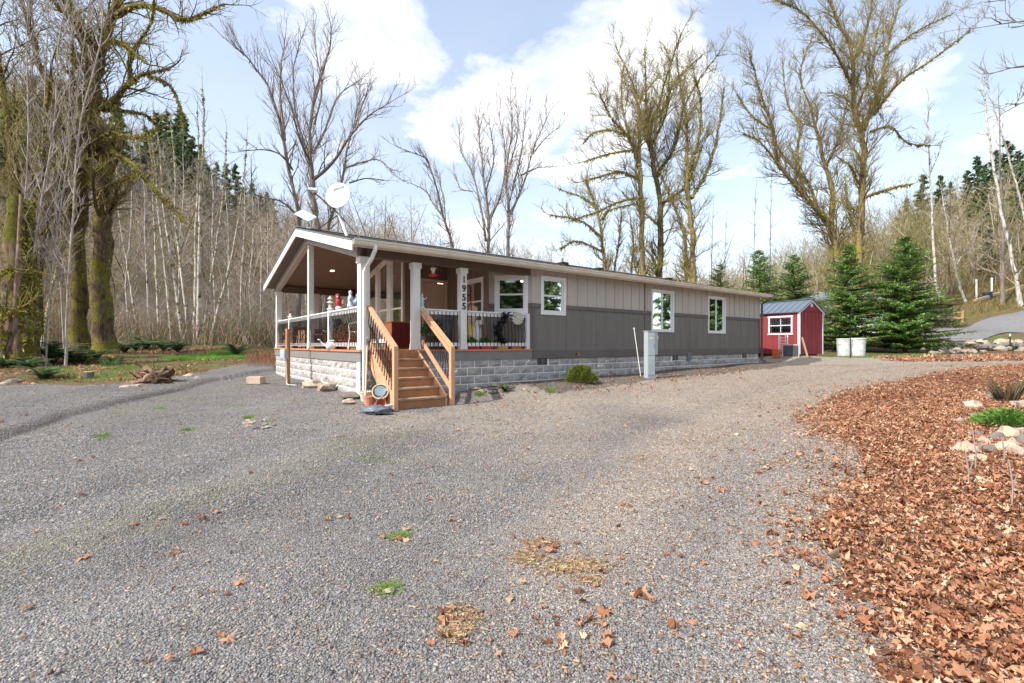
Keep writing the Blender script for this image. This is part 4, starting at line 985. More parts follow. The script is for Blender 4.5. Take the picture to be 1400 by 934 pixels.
for a0, a1 in ((-.08,SW_/2),(SW_/2,SW_+.08)):
    zz = lambda a: SH+.56-abs(a-SW_/2)*.54
    fprism(m, Fr(0,0,1,0), [(a0,zz(a0)-.10),(a1,zz(a1)-.10),(a1,zz(a1)-.02),(a0,zz(a0)-.02)], .03, .055)
m.build('trim_board', WT, shed)
m = MB(); MR = simple('metal_roof', (120,134,146), .4, .1, 3., 0, metal=.4)
for sgn in (-1, 1):
    x1 = SW_/2+sgn*(SW_/2+.12); z1 = SH+.56-(SW_/2+.12)*.54
    vs = [(x,y,z+dz) for y in (-.1,SL_+.1) for x,z in ((SW_/2,SH+.56),(x1,z1)) for dz in (0,.02)]
    m.add(vs, [(0,2,6,4),(1,5,7,3),(0,1,3,2),(4,6,7,5),(0,4,5,1),(2,3,7,6)])
    for k in range(12):
        y = -.08+k*(SL_+.16)/11; m.bar((SW_/2,y,SH+.585),(x1,y,z1+.03),.02,.03)
m.bar((SW_/2,-.1,SH+.6),(SW_/2,SL_+.1,SH+.6),.14,.02); m.build('roof', MR, shed)
m = MB(); fbox(m, Fr(0,0,1,0), SW_/2-.07, SW_/2+.07, .002, .03, SH+.22, SH+.38); m.build('gable_vent', WT, shed)
m = MB(); 
for a0,a1,z0,z1 in ((wn[0],wn[0]+.07,wn[2],wn[3]),(wn[1]-.07,wn[1],wn[2],wn[3]),(wn[0]-.03,wn[1]+.03,wn[3],wn[3]+.08),(wn[0]-.03,wn[1]+.03,wn[2]-.07,wn[2])): fbox(m, f1, a0+.001, a1-.001, .002, .035, z0+.001, z1-.001)
wo = m.build('window', WT, shed)
m = MB(); fbox(m, f1, wn[0]+.07, wn[1]-.07, -.03, -.01, (wn[2]+wn[3])/2-.02, (wn[2]+wn[3])/2+.02); fbox(m, f1, (wn[0]+wn[1])/2-.012, (wn[0]+wn[1])/2+.012, -.03, -.012, wn[2], wn[3]); m.build('sash', WT, wo)
m = MB(); fbox(m, f1, wn[0]+.04, wn[1]-.04, -.045, -.04, wn[2]+.02, wn[3]-.02); m.build('pane', GLASS, wo)
m = MB()
for k in range(12): fbox(m, f1, wn[0]+.05, wn[1]-.05, -.12, -.10, wn[2]+.22+k*.043, wn[2]+.255+k*.043)
m.build('blind', M['blind'], wo)
m = MB()
for y in (.3, SL_/2, SL_-.3): m.box(.1, SW_-.1, y-.1, y+.1, -.25, -.002)
m.build('skid', M['dark'], shed)
f = thing('ladder', gp(1071, 489), R(-28), 'white folding ladder leaning on the red shed under its window', 'ladder'); m = MB()
for x in (-.17,.17): m.bar((x,0,0),(x,.28,1.0),.05,.03)
for k in range(1,8): m.bar((-.17,.28*k/8,k/8),(.17,.28*k/8,k/8),.03,.02)
m.bar((-.1,.01,.0),(-.1,.29,1.0),.02,.02); m.bar((.08,.01,.0),(.08,.29,1.0),.02,.02)
m.build('ladder_frame', cm('ladder_white', (222,214,214)), f)
f = thing('screen_panel', gp(1081, 489), R(-30), 'dark framed mesh panel propped against the red shed', 'panel'); m = MB(); m.M = Matrix.Rotation(R(-14),4,'X')
m.box(-.29,.29,0,.02,.03,.55); m.build('mesh_panel', cm('panel_dark', (62,66,70)), f)
m = MB(); m.M = Matrix.Rotation(R(-14),4,'X'); m.box(-.33,-.29,-.01,.03,0,.6); m.box(.29,.33,-.01,.03,0,.6); m.box(-.29,.29,-.01,.03,.55,.6); m.box(-.29,.29,-.01,.03,0,.03); m.build('frame', cm('panel_frame', (176,164,150)), f)
f = thing('orange_crate', gp(1061, 489), R(-30), 'orange slatted crate at the left foot of the ladder', 'crate'); m = MB()
for k in range(4): z = k*.1; m.box(-.14,.14,-.15,-.135,z,z+.08); m.box(-.14,.14,.135,.15,z,z+.08); m.box(-.15,-.14,-.15,.15,z,z+.08); m.box(.14,.15,-.15,.15,z,z+.08)
m.box(-.14,.14,-.135,.135,0,.015); m.build('crate_slats', cm('crate_orange', (214,110,52)), f)
b = gp(1104.5, 489.5); tp = sc_+Vector((.1,.0,0)); f = thing('leaning_plank', b, 0, 'weathered plank leaning on the white corner of the shed', 'plank')
m = MB(); m.bar((0,0,0), at(1096.5,462,21.62)-b, .09, .03, up=(1,0,0)); m.build('plank', cm('plank_grey', (176,150,130)), f)
# white tubs
for px, r, h, lab in ((1154, .34, .86, 'left of the two white plastic tubs before the conifers'), (1173, .35, .88, 'right of the two white plastic tubs before the conifers')):
    b = gp(px, 487); f = thing('plastic_tub', b, 0, lab, 'tub', 'white tubs by the shed'); m = MB(); k = r/.34
    m.lathe([(0,0),(r*.80,0),(r*.82,h*.03),(r*.85,h*.3),(r*.88,h*.31),(r*.88,h*.34),(r*.86,h*.35),(r*.91,h*.68),(r*.94,h*.69),(r*.94,h*.72),(r*.92,h*.73),(r*.96,h*.93),(r*1.0,h*.93),(r*1.02,h*.95),(r*1.0,h),(r*.94,h),(r*.9,h*.92),(0,h*.9)], n=26); m.build('tub_body', simple('tub_white', (216,220,220), .5, .16, 4., rgb2=(176,176,166)), f, smooth=False)
    m = MB(); m.lathe([(r*.5,h*.9),(r*.9,h*.93),(r*.9,h*.96),(0,h*.97)], n=26); m.build('lid', cm('tub_lid', (205,212,214)), f)
b = gp(1162.5, 490); f = thing('black_stake', b, 0, 'thin black metal stake standing between the two white tubs', 'stake'); m = MB(); m.tube([(0,0,-.1),(.0,0,1.5),(.03,0,2.0)], .022, 6); m.build('stake', M['iron'], f)
m = MB(); m.tube([(.03,0,2.0),(.12,0,2.08),(.17,0,1.98)], .015, 6); m.build('hook', M['iron'], f)

# ------------------------------------------------------------------ far outbuildings and things on the right bank
cb = empty('cabin', (0,0,0), 0, 'low brown wooden cabin half hidden behind the largest conifer', 'cabin')
WD = simple('cabin_wood', (112,92,78), .85, .15, 2., .3, 20., stretch=(4,4,.5)); 
pa, pb = at(1205, 470, 37), at(1302, 470, 36.5); z0 = hz(pa.x, pa.y)-.3; zt1 = at(1300, 415, 36.5).z
Fc = Fr(pa.x, pa.y, pb.x-pa.x, pb.y-pa.y); Lc = math.hypot(pb.x-pa.x, pb.y-pa.y)
m = MB(); fbox(m, Fc, 0, Lc, -4., 0, z0, zt1-.1); m.build('wall', WD, cb)
m = MB(); fprism(m, Fc, [(-.3,zt1+.12),(Lc+.35,zt1-.14),(Lc+.35,zt1-.04),(-.3,zt1+.24)], -4.3, .5); m.build('roof', cm('cabin_roof', (92,74,64)), cb)
m = MB(); fbox(m, Fc, Lc-2.3, Lc-1.6, .002, .03, zt1-1.15, zt1-.35); wo = m.build('window', M['white'], cb); m = MB(); fbox(m, Fc, Lc-2.22, Lc-1.68, .031, .04, zt1-1.08, zt1-.42); m.build('pane', cm('dark_pane', (96,112,130), rough=.1, spec=.8), wo)
m = MB(); fbox(m, Fc, Lc-.12, Lc+.02, .002, .05, z0, zt1-.15); fbox(m, Fc, Lc-1.3, Lc-.5, .002, .04, z0+.3, zt1-.35); m.build('door', cm('cabin_door', (126,104,90)), cb)
fp = Fc.p(Lc-2.75, .3, zt1-.5); f = thing('hanging_banner', fp, math.atan2(Fc.d[1],Fc.d[0]), 'blue, white and red striped banner hanging at the cabin eave', 'banner')
for i, (rgb, nm) in enumerate((((196,60,66),'red'),((228,228,230),'white'),((52,84,150),'blue'))):
    m = MB(); m.box(-.3+i*.2,-.1+i*.2,-.008,.008,-1.0,.0); m.build('stripe', simple('banner_'+nm, rgb, .8), f)
m = MB(); m.tube([(-.34,0,.01),(.34,0,.01)], .015, 6); m.build('rod', M['iron'], f)
# pale house roof further left behind the conifers
lb = empty('farmhouse', (0,0,0), 0, 'low pale house with grey roof far behind the shed', 'house')
pa, pb = at(1104, 470, 42), at(1198, 470, 41); z0 = hz(pa.x, pa.y)-.3; zt1 = at(1150, 411, 41.5).z; Fc2 = Fr(pa.x, pa.y, pb.x-pa.x, pb.y-pa.y); L2 = math.hypot(pb.x-pa.x, pb.y-pa.y)
m = MB(); fbox(m, Fc2, 0, L2, -5, 0, z0, zt1); m.build('wall', simple('tan_siding', (176,166,150), .8), lb)
m = MB(); fprism(m, Fr(pa.x-Fc2.n[0]*2.5, pa.y-Fc2.n[1]*2.5, pb.x-pa.x, pb.y-pa.y), [(-.4,zt1+.85),(L2+.4,zt1+.85),(L2+.4,zt1+.95),(-.4,zt1+.95)], -.1, .1)
for o0, o1 in ((-2.9,0),(0,2.9)):
    vs = []
    for a in (-.4, L2+.4):
        for o, z in ((-2.5+o0,zt1+(.95 if o0==0 else 0)),(-2.5+o1,zt1+(.95 if o1==0 else 0))):
            for dz in (0,.1): vs.append(Fc2.p(a,o,z+dz))
    m.add(vs, [(0,2,6,4),(1,5,7,3),(0,1,3,2),(4,6,7,5),(0,4,5,1),(2,3,7,6)])
m.build('roof', cm('grey_roof', (150,150,150)), lb)
m = MB(); fbox(m, Fc2, 1.0, 1.8, .002, .04, zt1-1.3, zt1-.4); fbox(m, Fc2, L2-2, L2-1.2, .002, .04, zt1-1.3, zt1-.4); m.build('window', M['white'], lb)
m = MB(); p = at(1127, 400, 42.5); m.tube([p-Vector((0,0,.8)), p+Vector((0,0,.15))], .12, 10); m.build('chimney', M['galv'], lb)
# parked pickup behind the trees
b = at(1196, 440, 33.5); b.z = hz(b.x, b.y); f = thing('parked_pickup', b, R(6), 'pale pickup parked behind the two nearest conifers', 'pickup')
prof = [(-2.6,.45),(-2.6,1.05),(-.7,1.1),(-.4,1.75),(.75,1.75),(1.2,1.12),(2.5,1.0),(2.6,.45)]
m = MB(); n = len(prof); m.add([(x,y,z) for y in (-.9,.9) for x,z in prof], [tuple(range(n)), tuple(range(2*n-1,n-1,-1))]+[(i,i+n,(i+1)%n+n,(i+1)%n) for i in range(n)]); m.build('body', cm('car_white', (222,228,232), rough=.25, coat=.5), f, bevel=.05)
m = MB(); m.box(-.35,.75,-.905,.905,1.15,1.65); m.build('side_window', cm('car_glass', (40,54,70), rough=.08, spec=.9), f, bevel=.03)
for x in (-1.7,1.7):
    for y in (-.85,.85): m = MB(); m.M = Matrix.Translation((x,y,.38)) @ Matrix.Rotation(R(90),4,'X'); m.lathe([(0,-.12),(.2,-.13),(.37,-.1),(.38,0),(.37,.1),(.2,.13),(0,.12)], n=20); w_ = m.build('wheel', M['blackpl'], f)
# road climbing the right bank
def strip(name, L, Rr, mat, dz, nu=60, nv=10):
    L = [Vector(p) for p in L]; Rr = [Vector(p) for p in Rr]
    def lerp(P, t): t *= len(P)-1; i = min(int(t), len(P)-2); return P[i].lerp(P[i+1], t-i)
    V = []; 
    for i in range(nu+1):
        a, b2 = lerp(L, i/nu), lerp(Rr, i/nu)
        for j in range(nv+1): p = a.lerp(b2, j/nv); V.append((p.x, p.y))
    V = np.array(V); z = hfull(V[:,0], V[:,1])+dz; k = nv+1
    Q = [(i*k+j, i*k+j+1, (i+1)*k+j+1, (i+1)*k+j) for i in range(nu) for j in range(nv)]
    return np_obj(name, np.column_stack([V, z]), Q, mat, smooth=True)
rdm = simple('road_gravel', (122,121,121), .95, .12, 3., .5, 60.)
rl = [(27.0,29.8,0),(31,31.3,0),(36,33,0),(44,34.5,0),(60,37,0)]; rr_ = [(29.5,34.5,0),(33.5,36,0),(39.5,38.4,0),(48,41,0),(62,45,0)]
tag(strip('gravel_road', rl, rr_, rdm, .05), kind='structure')
# low rock wall
RK = [simple('rock_%d' % i, c, .9, .25, 5., .6, 14.) for i, c in enumerate(((166,152,136),(128,120,112),(188,172,150)))]
rocks = []
for i in range(6):
    m = MB(); m.blob((0,0,0), 1., 40+i, (1,.8,.65), .38, 2, 1.3); o = m.build('rock', RK[i%3], None); rocks.append(o)
used = set()
def rock(p, s, lab, grp, i, sink=.25, cat='rock', flat=1.):
    src = rocks[i%6]
    o = src if i%6 not in used else src.copy()
    if o is not src: link(o)
    used.add(i%6)
    o.location = (p[0], p[1], p[2]+s*.65*(1-sink*2)*flat); o.scale = (s, s, s*flat); o.rotation_euler = (0, 0, rnd.uniform(0, 6.28))
    return tag(o, lab, cat, grp)
for k in range(75):
    px = rnd.uniform(1262, 1440); row = k % 3; py = 482-row*6+rnd.uniform(-2, 2)-(px-1262)*.02
    d = 24.5+row*.5+(px-1262)*.012; p = at(px, py, d); g = hz(p.x, p.y); p.z = max(g, min(p.z-.1, g+.14+.17*row)); rock(p, rnd.uniform(.14,.30), 'pale stone in the low dry wall below the climbing road', 'stones of the low dry wall', k)
# t-posts and mesh
fn = empty('wire_fence', (0,0,0), 0, 'thin wire mesh fence with white tipped green posts above the stone wall', 'fence')
pts = []
for px, py, d, h in ((1278,470,27.3,.78),(1381,468,26.0,.95),(1500,466,25,.95),(1240,474,28,.75)):
    p = at(px, py, d); p.z = hz(p.x,p.y); pts.append((p, h))
    m = MB(); m.box(p.x-.025,p.x+.025,p.y-.02,p.y+.02,p.z-.1,p.z+h-.14); po = m.build('fence_post', cm('post_dark', (62,64,56)), fn)
    m = MB(); m.box(p.x-.028,p.x+.028,p.y-.024,p.y+.024,p.z+h-.139,p.z+h); m.build('post_tip', cm('tip_white', (228,232,226)), po)
m = MB(); order = [pts[3], pts[0], pts[1], pts[2]]
for (a, ha), (b2, hb) in zip(order[:-1], order[1:]):
    for k in range(5): m.tube([a+Vector((0,0,.08+.16*k)), b2+Vector((0,0,.08+.16*k))], .005, 3)
    nn_ = int((b2-a).length/.18)
    for k in range(nn_): q = a.lerp(b2, k/nn_); m.tube([q+Vector((0,0,.05)), q+Vector((0,0,.73))], .004, 3)
m.build('wire_mesh', M['galv'], fn)
# small things up the bank
def bank(px, py, d): p = at(px, py, d); p.z = hz(p.x, p.y); return p
f = thing('timber_beam', bank(1333, 428, 42), 0, 'long pale timber lying along the top of the far bank', 'timber'); a = f.location.copy(); b2 = bank(1400, 419, 45); m = MB(); m.bar((0,0,.15), (b2-a)+Vector((0,0,.15)), .2, .22); m.build('timber', cm('timber_pale', (192,170,134)), f)
for i,(px,pb_,pt,d,lab) in enumerate(((1335,420,393,43,'tall white pole standing on the far bank'),(1356,421,402,44,'short white pole beside the blue drum on the bank'))):
    b = bank(px,pb_,d); f = thing('white_pole', b, 0, lab, 'pole'); h = (pb_-pt)/F*d; m = MB(); m.tube([(0,0,-.3),(0,0,h)], .07, 8); m.build('pole', M['white'], f); m = MB(); m.lathe([(0,h),(.09,h),(.09,h+.1),(0,h+.13)], n=10); m.build('cap', M['white'], f)
b = bank(1350, 424, 43); f = thing('blue_drum', b, 0, 'dark blue plastic drum on the far bank', 'drum'); m = MB(); m.lathe([(0,0),(.32,0),(.34,.05),(.33,.3),(.35,.32),(.33,.35),(.34,.62),(.32,.68),(0,.68)], n=18); m.build('drum_body', cm('drum_blue', (52,66,92), rough=.4), f); m = MB(); m.lathe([(0,.68),(.3,.68),(.3,.71),(0,.71)], n=18); m.build('lid', cm('drum_lid', (40,50,70)), f)
b = bank(1308, 436, 38); f = thing('wooden_barrier', b, R(-8), 'short orange wooden railing by the corner of the cabin', 'railing'); m = MB()
for x in (-.45,.4): m = MB(); m.box(x-.06,x+.06,-.06,.06,-.2,1.0); m.build('post', M['cedar'], f)
for z in (.35,.8): m = MB(); m.box(-.39,.34,-.03,.03,z,z+.12); m.build('rail', M['cedar'], f)

# ------------------------------------------------------------------ bare trees
def cr(pts, n=6):
    """Catmull-Rom through measured points"""
    P = [Vector(p) for p in pts]; P = [P[0]*2-P[1]]+P+[P[-1]*2-P[-2]]; out = []
    for i in range(1, len(P)-2):
        for k in range(n):
            t = k/n; a, b, c, d = P[i-1:i+3]
            out.append(.5*((2*b)+(c-a)*t+(2*a-5*b+4*c-d)*t*t+(3*b-a-3*c+d)*t**3))
    out.append(P[-2]); return out
def grow(T, r, p, d, L, rad, lvl, S):
    n = max(2, min(9, int(L/S['seg'])+2)); st = L/n; pts = [p.copy()]; d = d.copy()
    wan = S['wander']; tr = S['trop']
    for i in range(n):
        d = Vector((d.x+r.gauss(0,wan), d.y+r.gauss(0,wan), d.z+r.gauss(0,wan)+tr)); d.normalize(); p = p+d*st; pts.append(p.copy())
    rad1 = rad*.35 if lvl < S['max'] else rad*.3
    rr = [rad+(rad1-rad)*i/n for i in range(n+1)]
    T[min(lvl, 2)].add(pts, rr, 5 if lvl < 2 else 3)
    if lvl >= S['max']: return
    nc = max(2, int(S['den'][lvl]*L*r.uniform(.75,1.25)))
    for k in range(nc):
        f = (.18+.82*(k+r.random())/nc); i = min(int(f*n), n-1); q = pts[i].lerp(pts[i+1], f*n-i)
        t = (pts[i+1]-pts[i]).normalized(); side = t.cross(Vector((r.gauss(0,1),r.gauss(0,1),r.gauss(0,1)))).normalized()
        an = R(r.uniform(*S['ang'])); c = (t*math.cos(an)+side*math.sin(an)); c.z += S['lift']; c.normalize()
        l2 = max(L*r.uniform(*S['rat'])*(1.1-.55*f), S['minl']); ra = max(min(rr[i]*.62, rad*.6), S['minr'])
        grow(T, r, q, c, l2, ra, lvl+1, S)
STYLE = dict(
 maple=dict(seg=.5, wander=.16, trop=.05, den=[1.7,3.5,4.4], ang=(24,56), rat=(.42,.74), lift=.22, minl=.5, minr=.0125, max=3),
 airy=dict(seg=.5, wander=.09, trop=.06, den=[1.5,3.2,3.9], ang=(20,48), rat=(.40,.72), lift=.26, minl=.5, minr=.0125, max=3),
 birch=dict(seg=.6, wander=.08, trop=.03, den=[1.6,2.4,2.2], ang=(35,65), rat=(.3,.55), lift=.22, minl=.3, minr=.007, max=2))
BK = dict(
 moss=bark('bark_mossy', (164,144,118), (92,76,58), (160,148,70), .49),
 mossd=bark('bark_moss_dark', (122,102,84), (54,43,36), (132,126,58), .495, 1.3, 1.),
 grey=bark('bark_grey', (156,142,132), (104,92,84), (128,120,66), .36),
 pale=bark('bark_pale', (196,186,176), (140,128,118), (120,112,66), .36, 3.),
 birch=bark('bark_white', (228,222,214), (150,138,128), (104,98,48), .44, 2.6, .3),
 twig=simple('twig', (132,112,98), .9, .2, 2., rgb2=(100,84,72)),
 twigg=simple('twig_grey', (162,148,140), .9, .2, 2.),
 twigm=bark('twig_mossy', (166,148,116), (128,110,84), (170,158,84), .52, 1.0, .2),
)
TUFT = tinted('moss_tuft', .95, 12., .3, .15)
def tufts(r, lines, n, s0, rgbs, parent, hang=.6):
    """moss beards: small ragged faces sitting round and hanging under the limbs"""
    segs = [(a, b, ra) for L_, rad in lines for a, b, ra in zip(L_[:-1], L_[1:], rad[:-1])]
    w = [ (b-a).length for a, b, _ in segs]; V = []; T = []; C = []
    for _ in range(n):
        a, b, ra = r.choices(segs, w)[0] if False else segs[int(r.random()*len(segs))]
        p = a.lerp(b, r.random()); an = r.uniform(0, 6.28); s = s0*r.uniform(.4, 1.5)
        o = Vector((math.cos(an), math.sin(an)*.8, r.uniform(-hang, .7)))*(ra*1.02); p = p+o
        dr = Vector((r.gauss(0,.35), r.gauss(0,.35), -r.uniform(0, 1.6) if o.z < 0 else r.uniform(.1,.5)))*s
        u = Vector((r.gauss(0,1),r.gauss(0,1),r.gauss(0,.5))).normalized()*s*.45
        i = len(V); V += [p-u, p+u, p+dr+u*.2]; T.append((i,i+1,i+2)); c = [v*r.uniform(.7,1.2) for v in lin(r.choice(rgbs))[:3]]; C += [c]*3
    return np_obj('moss_tufts', [tuple(v) for v in V], T, TUFT, parent, tint=np.array(C))
MOSSC = [(172,164,74),(142,136,58),(190,176,90),(124,116,52)]
def tree(name, label, group, base_px, d, limbs, style='maple', bk='moss', tw='twigm', seed=1, tuft=0, tsize=.12, first=1.0, cat='tree', scale_den=1., flare=1.5, d0len=None, mesh_stand=None):
    """limbs: (points px,py,dd ; start radius ; end radius ; child length); the first limb of a stem starts on the ground"""
    r = random.Random(seed); S = dict(STYLE[style]); S['den'] = [v*scale_den for v in S['den']]
    bx = at(base_px, 471, d); g = hzf(bx.x, bx.y); root = empty(name, (bx.x, bx.y, g), 0, label, cat, group); o = Vector((bx.x, bx.y, g))
    T = [Tubes(), Tubes(), Tubes()]; lines = []
    for li, (pp, r0, r1, cl) in enumerate(limbs):
        pts = [at(x, y, d+dd)-o for x, y, dd in [(q+(0,))[:3] for q in pp]]
        ground = pp[0][1] == 'g' if False else False
        if cl < 0:                                             # a stem: run it down into the soil
            b = Vector((pts[0].x, pts[0].y, 0)); gg = hzf(b.x+o.x, b.y+o.y)-g-.15
            if pts[0].z > .6: pts = [Vector((pts[0].x, pts[0].y, gg))]+pts
            else: pts[0].z = gg
            cl = -cl
        P = cr(pts, 5); n = len(P)
        P = [p+Vector((mnoise.noise(p*.9+Vector((seed,0,0))), mnoise.noise(p*.9+Vector((0,seed,0))), 0))*r0*.5*(0 if i == 0 else 1) for i, p in enumerate(P)]
        rr = [max(.012, (r0+(r1-r0)*(i/(n-1))**.85))*(1+.22*mnoise.noise(p*1.8)+.10*mnoise.noise(p*5.)) for i, p in enumerate(P)]
        if pts[0].z < .3 and flare: 
            for i in range(n):
                h_ = P[i].z; rr[i] *= 1+(flare-1)*math.exp(-max(h_,0)/.5)
        T[0].add(P, rr, 9 if r0 > .1 else 6); lines.append((P, rr))
        tot = sum((b-a).length for a, b in zip(P[:-1], P[1:])); nc = int(tot*(2.1 if style != 'birch' else 1.4)*scale_den*first); 
        for k in range(nc):
            f = .22+.78*(k+r.random())/nc if pts[0].z < .3 else .08+.92*(k+r.random())/nc
            i = min(int(f*(n-1)), n-2); q = P[i]; t = (P[i+1]-P[i]).normalized()
            if q.z < (5.2 if r0 > .4 else 3.2 if r0 > .24 else 1.6): continue
            side = t.cross(Vector((r.gauss(0,1),r.gauss(0,1),r.gauss(0,1)))).normalized(); an = R(r.uniform(*S['ang'])); c = t*math.cos(an)+side*math.sin(an); c.z += S['lift']; c.normalize()
            grow(T, r, q, c, cl*r.uniform(.5,1.15)*(1.15-.5*f), max(rr[i]*.42, .024) if rr[i] < .12 else rr[i]*.30, 1, S)
        # fine end of the limb
        grow(T, r, P[-1], (P[-1]-P[-2]).normalized(), cl*.8, max(r1, .015), 1, S)
    T[0].build('trunk', BK[bk], root)
    T[1].build('branches', BK[bk if bk != 'birch' else 'pale'], root); T[2].build('crown', BK[tw], root)
    if tuft: tufts(r, lines, tuft, tsize, MOSSC, root)
    return root
# --- the great mossy maple on the left
tree('mossy_maple', 'huge twin trunked mossy maple on the left with spreading limbs', None, 122, 24, [
 ([(143,482),(137,400),(141,330),(143,260),(139,205),(129,130),(134,92),(148,40),(160,0),(172,-60)], .50,.12,-3.0),
 ([(108,482,.3),(107,400,.2),(104,330,.2),(108,257),(117,199),(125,150),(122,83,.5),(109,45,1),(96,0,1),(84,-60,1.5)], .42,.10,-3.0),
 ([(96,300,.3),(93,225),(80,170),(67,128),(48,64,-.5),(35,16,-1),(22,-50,-1)], .22,.07,2.6),
 ([(141,150),(160,132,-.6),(177,112,-1),(200,101,-1.6),(231,93,-2)], .17,.04,2.0),
 ([(177,112,-1),(180,74,-1.5),(205,32,-2.5),(212,-20,-3)], .10,.03,1.8),
 ([(158,22),(190,8,-1),(225,14,-1.6),(250,28,-2),(276,19,-2.6),(306,6,-3)], .17,.03,1.7),
 ([(140,56),(160,58,-1),(175,64,-2),(199,87,-3)], .13,.04,1.6),
 ([(146,185),(156,208,-.8),(180,224,-1.8),(206,252,-2.5),(226,275,-3),(250,300,-3.3)], .13,.06,.7),
 ([(148,257),(168,247,-1),(190,239,-1.8)], .09,.03,1.3),
 ([(148,150),(170,152,.8),(199,158,1.5),(221,178,2)], .12,.03,1.5),
 ([(205,104,-1.6),(230,115,-2),(244,140,-2.4),(252,172,-2.7)], .06,.02,.8),
 ([(80,180),(64,167,-1),(45,160,-1.6),(32,148,-2),(0,141,-2.6),(-40,150,-3)], .15,.05,1.5),
 ([(100,240),(80,232,1),(60,250,1.5),(30,262,2)], .12,.05,1.2),
 ([(118,200),(150,182,-1.6),(185,188,-2.4),(215,178,-3)], .09,.03,1.4),
 ([(126,62),(100,30,-1.6),(70,0,-2.4),(50,-30,-3)], .11,.04,2.0)], 'maple', 'mossd', 'twigm', 3, 13000, .11, .95)
tree('mossy_maple', 'leaning dark stem rising behind the broken snag at the left edge', None, 20, 21, [
 ([(38,490),(52,420),(40,330),(20,240),(8,150),(-5,60),(-20,-30)], .2,.07,-2.6), ([(46,400),(64,330,.5),(82,270,1),(92,180,1.4),(100,90,1.7),(96,-10,2)], .15,.05,2.4),
 ([(30,300),(55,250,-.6),(62,180,-1),(70,100,-1.5)], .12,.04,2.2)], 'maple','mossd','twigm', 5, 3500, .14)
# --- slender grey stems at the left edge
r0_ = random.Random(12)
for i in range(9):
    bx = r0_.uniform(20, 96); le = r0_.uniform(-.45, .9); k = bx+le*120
    tree('slender_maple', ['thin pale stem leaning right at the left edge','straight thin grey stem near the broken snag','thin pale stem bending left at the picture edge','slim grey sapling before the twin maple','tall thin whip beside the mossy trunk','curving pale sapling left of the maple','slight grey pole with upward twigs by the snag','pale arching sapling crossing the snag','faint thin stem farthest left','bent thin sapling under the maple limbs','thin straight whip between snag and maple'][i], 'slender saplings round the broken snag', bx, 19.5+r0_.uniform(-.5,3),
      [([(bx,488),(bx+le*14,400),(bx+le*45,290),(bx+le*85,170),(bx+le*130+r0_.uniform(-20,20),40),(bx+le*160,-60)], r0_.uniform(.03,.055),.014,-1.3)], 'airy','pale','twigg', 40+i, 0, first=1.1, scale_den=.9, flare=1.2)
# snag ---------------------------------------------------
b = gp(30, 503); sn = empty('broken_snag', b, 0, 'broken hollow dead trunk wrapped in moss at the left edge', 'dead tree')
m = MB(); n = 22; V = []; rows = 16; H = 5.9*1.0
H = (503-262)/F*b.y
for j in range(rows+1):
    z = H*j/rows-.2
    for k in range(n):
        an = 6.283*k/n; e = 1+.22*mnoise.noise(Vector((math.cos(an)*1.6, math.sin(an)*1.6, z*.5)))+.10*mnoise.noise(Vector((math.cos(an)*5, math.sin(an)*5, z*.6)))
        ra = (.52-.18*j/rows+.35*math.exp(-j*1.1))*e; zz = z-(0 if j < rows-1 else (.55*(1+math.sin(an*2.1+.6))*(.5+.5*mnoise.noise(Vector((an*3,0,2))))))
        V.append((ra*math.cos(an)-.12*j/rows, ra*math.sin(an), zz))
fs = [(j*n+k, j*n+(k+1)%n, (j+1)*n+(k+1)%n, (j+1)*n+k) for j in range(rows) for k in range(n)]
m.add(V, fs); m.add([(v[0]*.8, v[1]*.8, v[2]-.0) for v in V[-n:]]+[(-.1,0,H-2.2)], [(k, (k+1)%n, n) for k in range(n)])
m.build('trunk', bark('bark_rotten', (150,124,104), (52,38,32), (110,108,44), .50, .9, 1.), sn, smooth=True)
m = MB(); m.tube([(.10,-.36,.9),(.14,-.37,1.8),(.13,-.35,2.6),(.18,-.31,3.6),(.17,-.27,4.6),(.24,-.27,H-.2)], [.06,.12,.09,.13,.10,.05], 7); m.build('bare_wood', bark('bare_wood', (160,136,116), (92,72,58), (110,104,50), .4), sn, smooth=True)
rr_2 = random.Random(5); ln = [([Vector((.45*math.cos(a)*(1-.3*z/H), .45*math.sin(a)*(1-.3*z/H), z)) for z in np.linspace(.1, H-.3, 9)], [.06]*9) for a in (2.2,2.8,3.4,4.0,5.6,6.1,.4)]
tufts(rr_2, ln, 2600, .16, MOSSC, sn)
tree('mossy_sapling', 'low yellow mossy branch sprawling at the far left edge', None, 8, 18.5, [([(6,492),(0,450),(10,430),(30,420)], .08,.03,-.9),([(2,460),(15,455,.2),(32,446,.4)], .05,.02,.7),([(4,430),(-8,400),(4,372),(20,368)], .06,.02,.8)], 'maple','moss','twigm', 66, 2200, .10, flare=1.1)
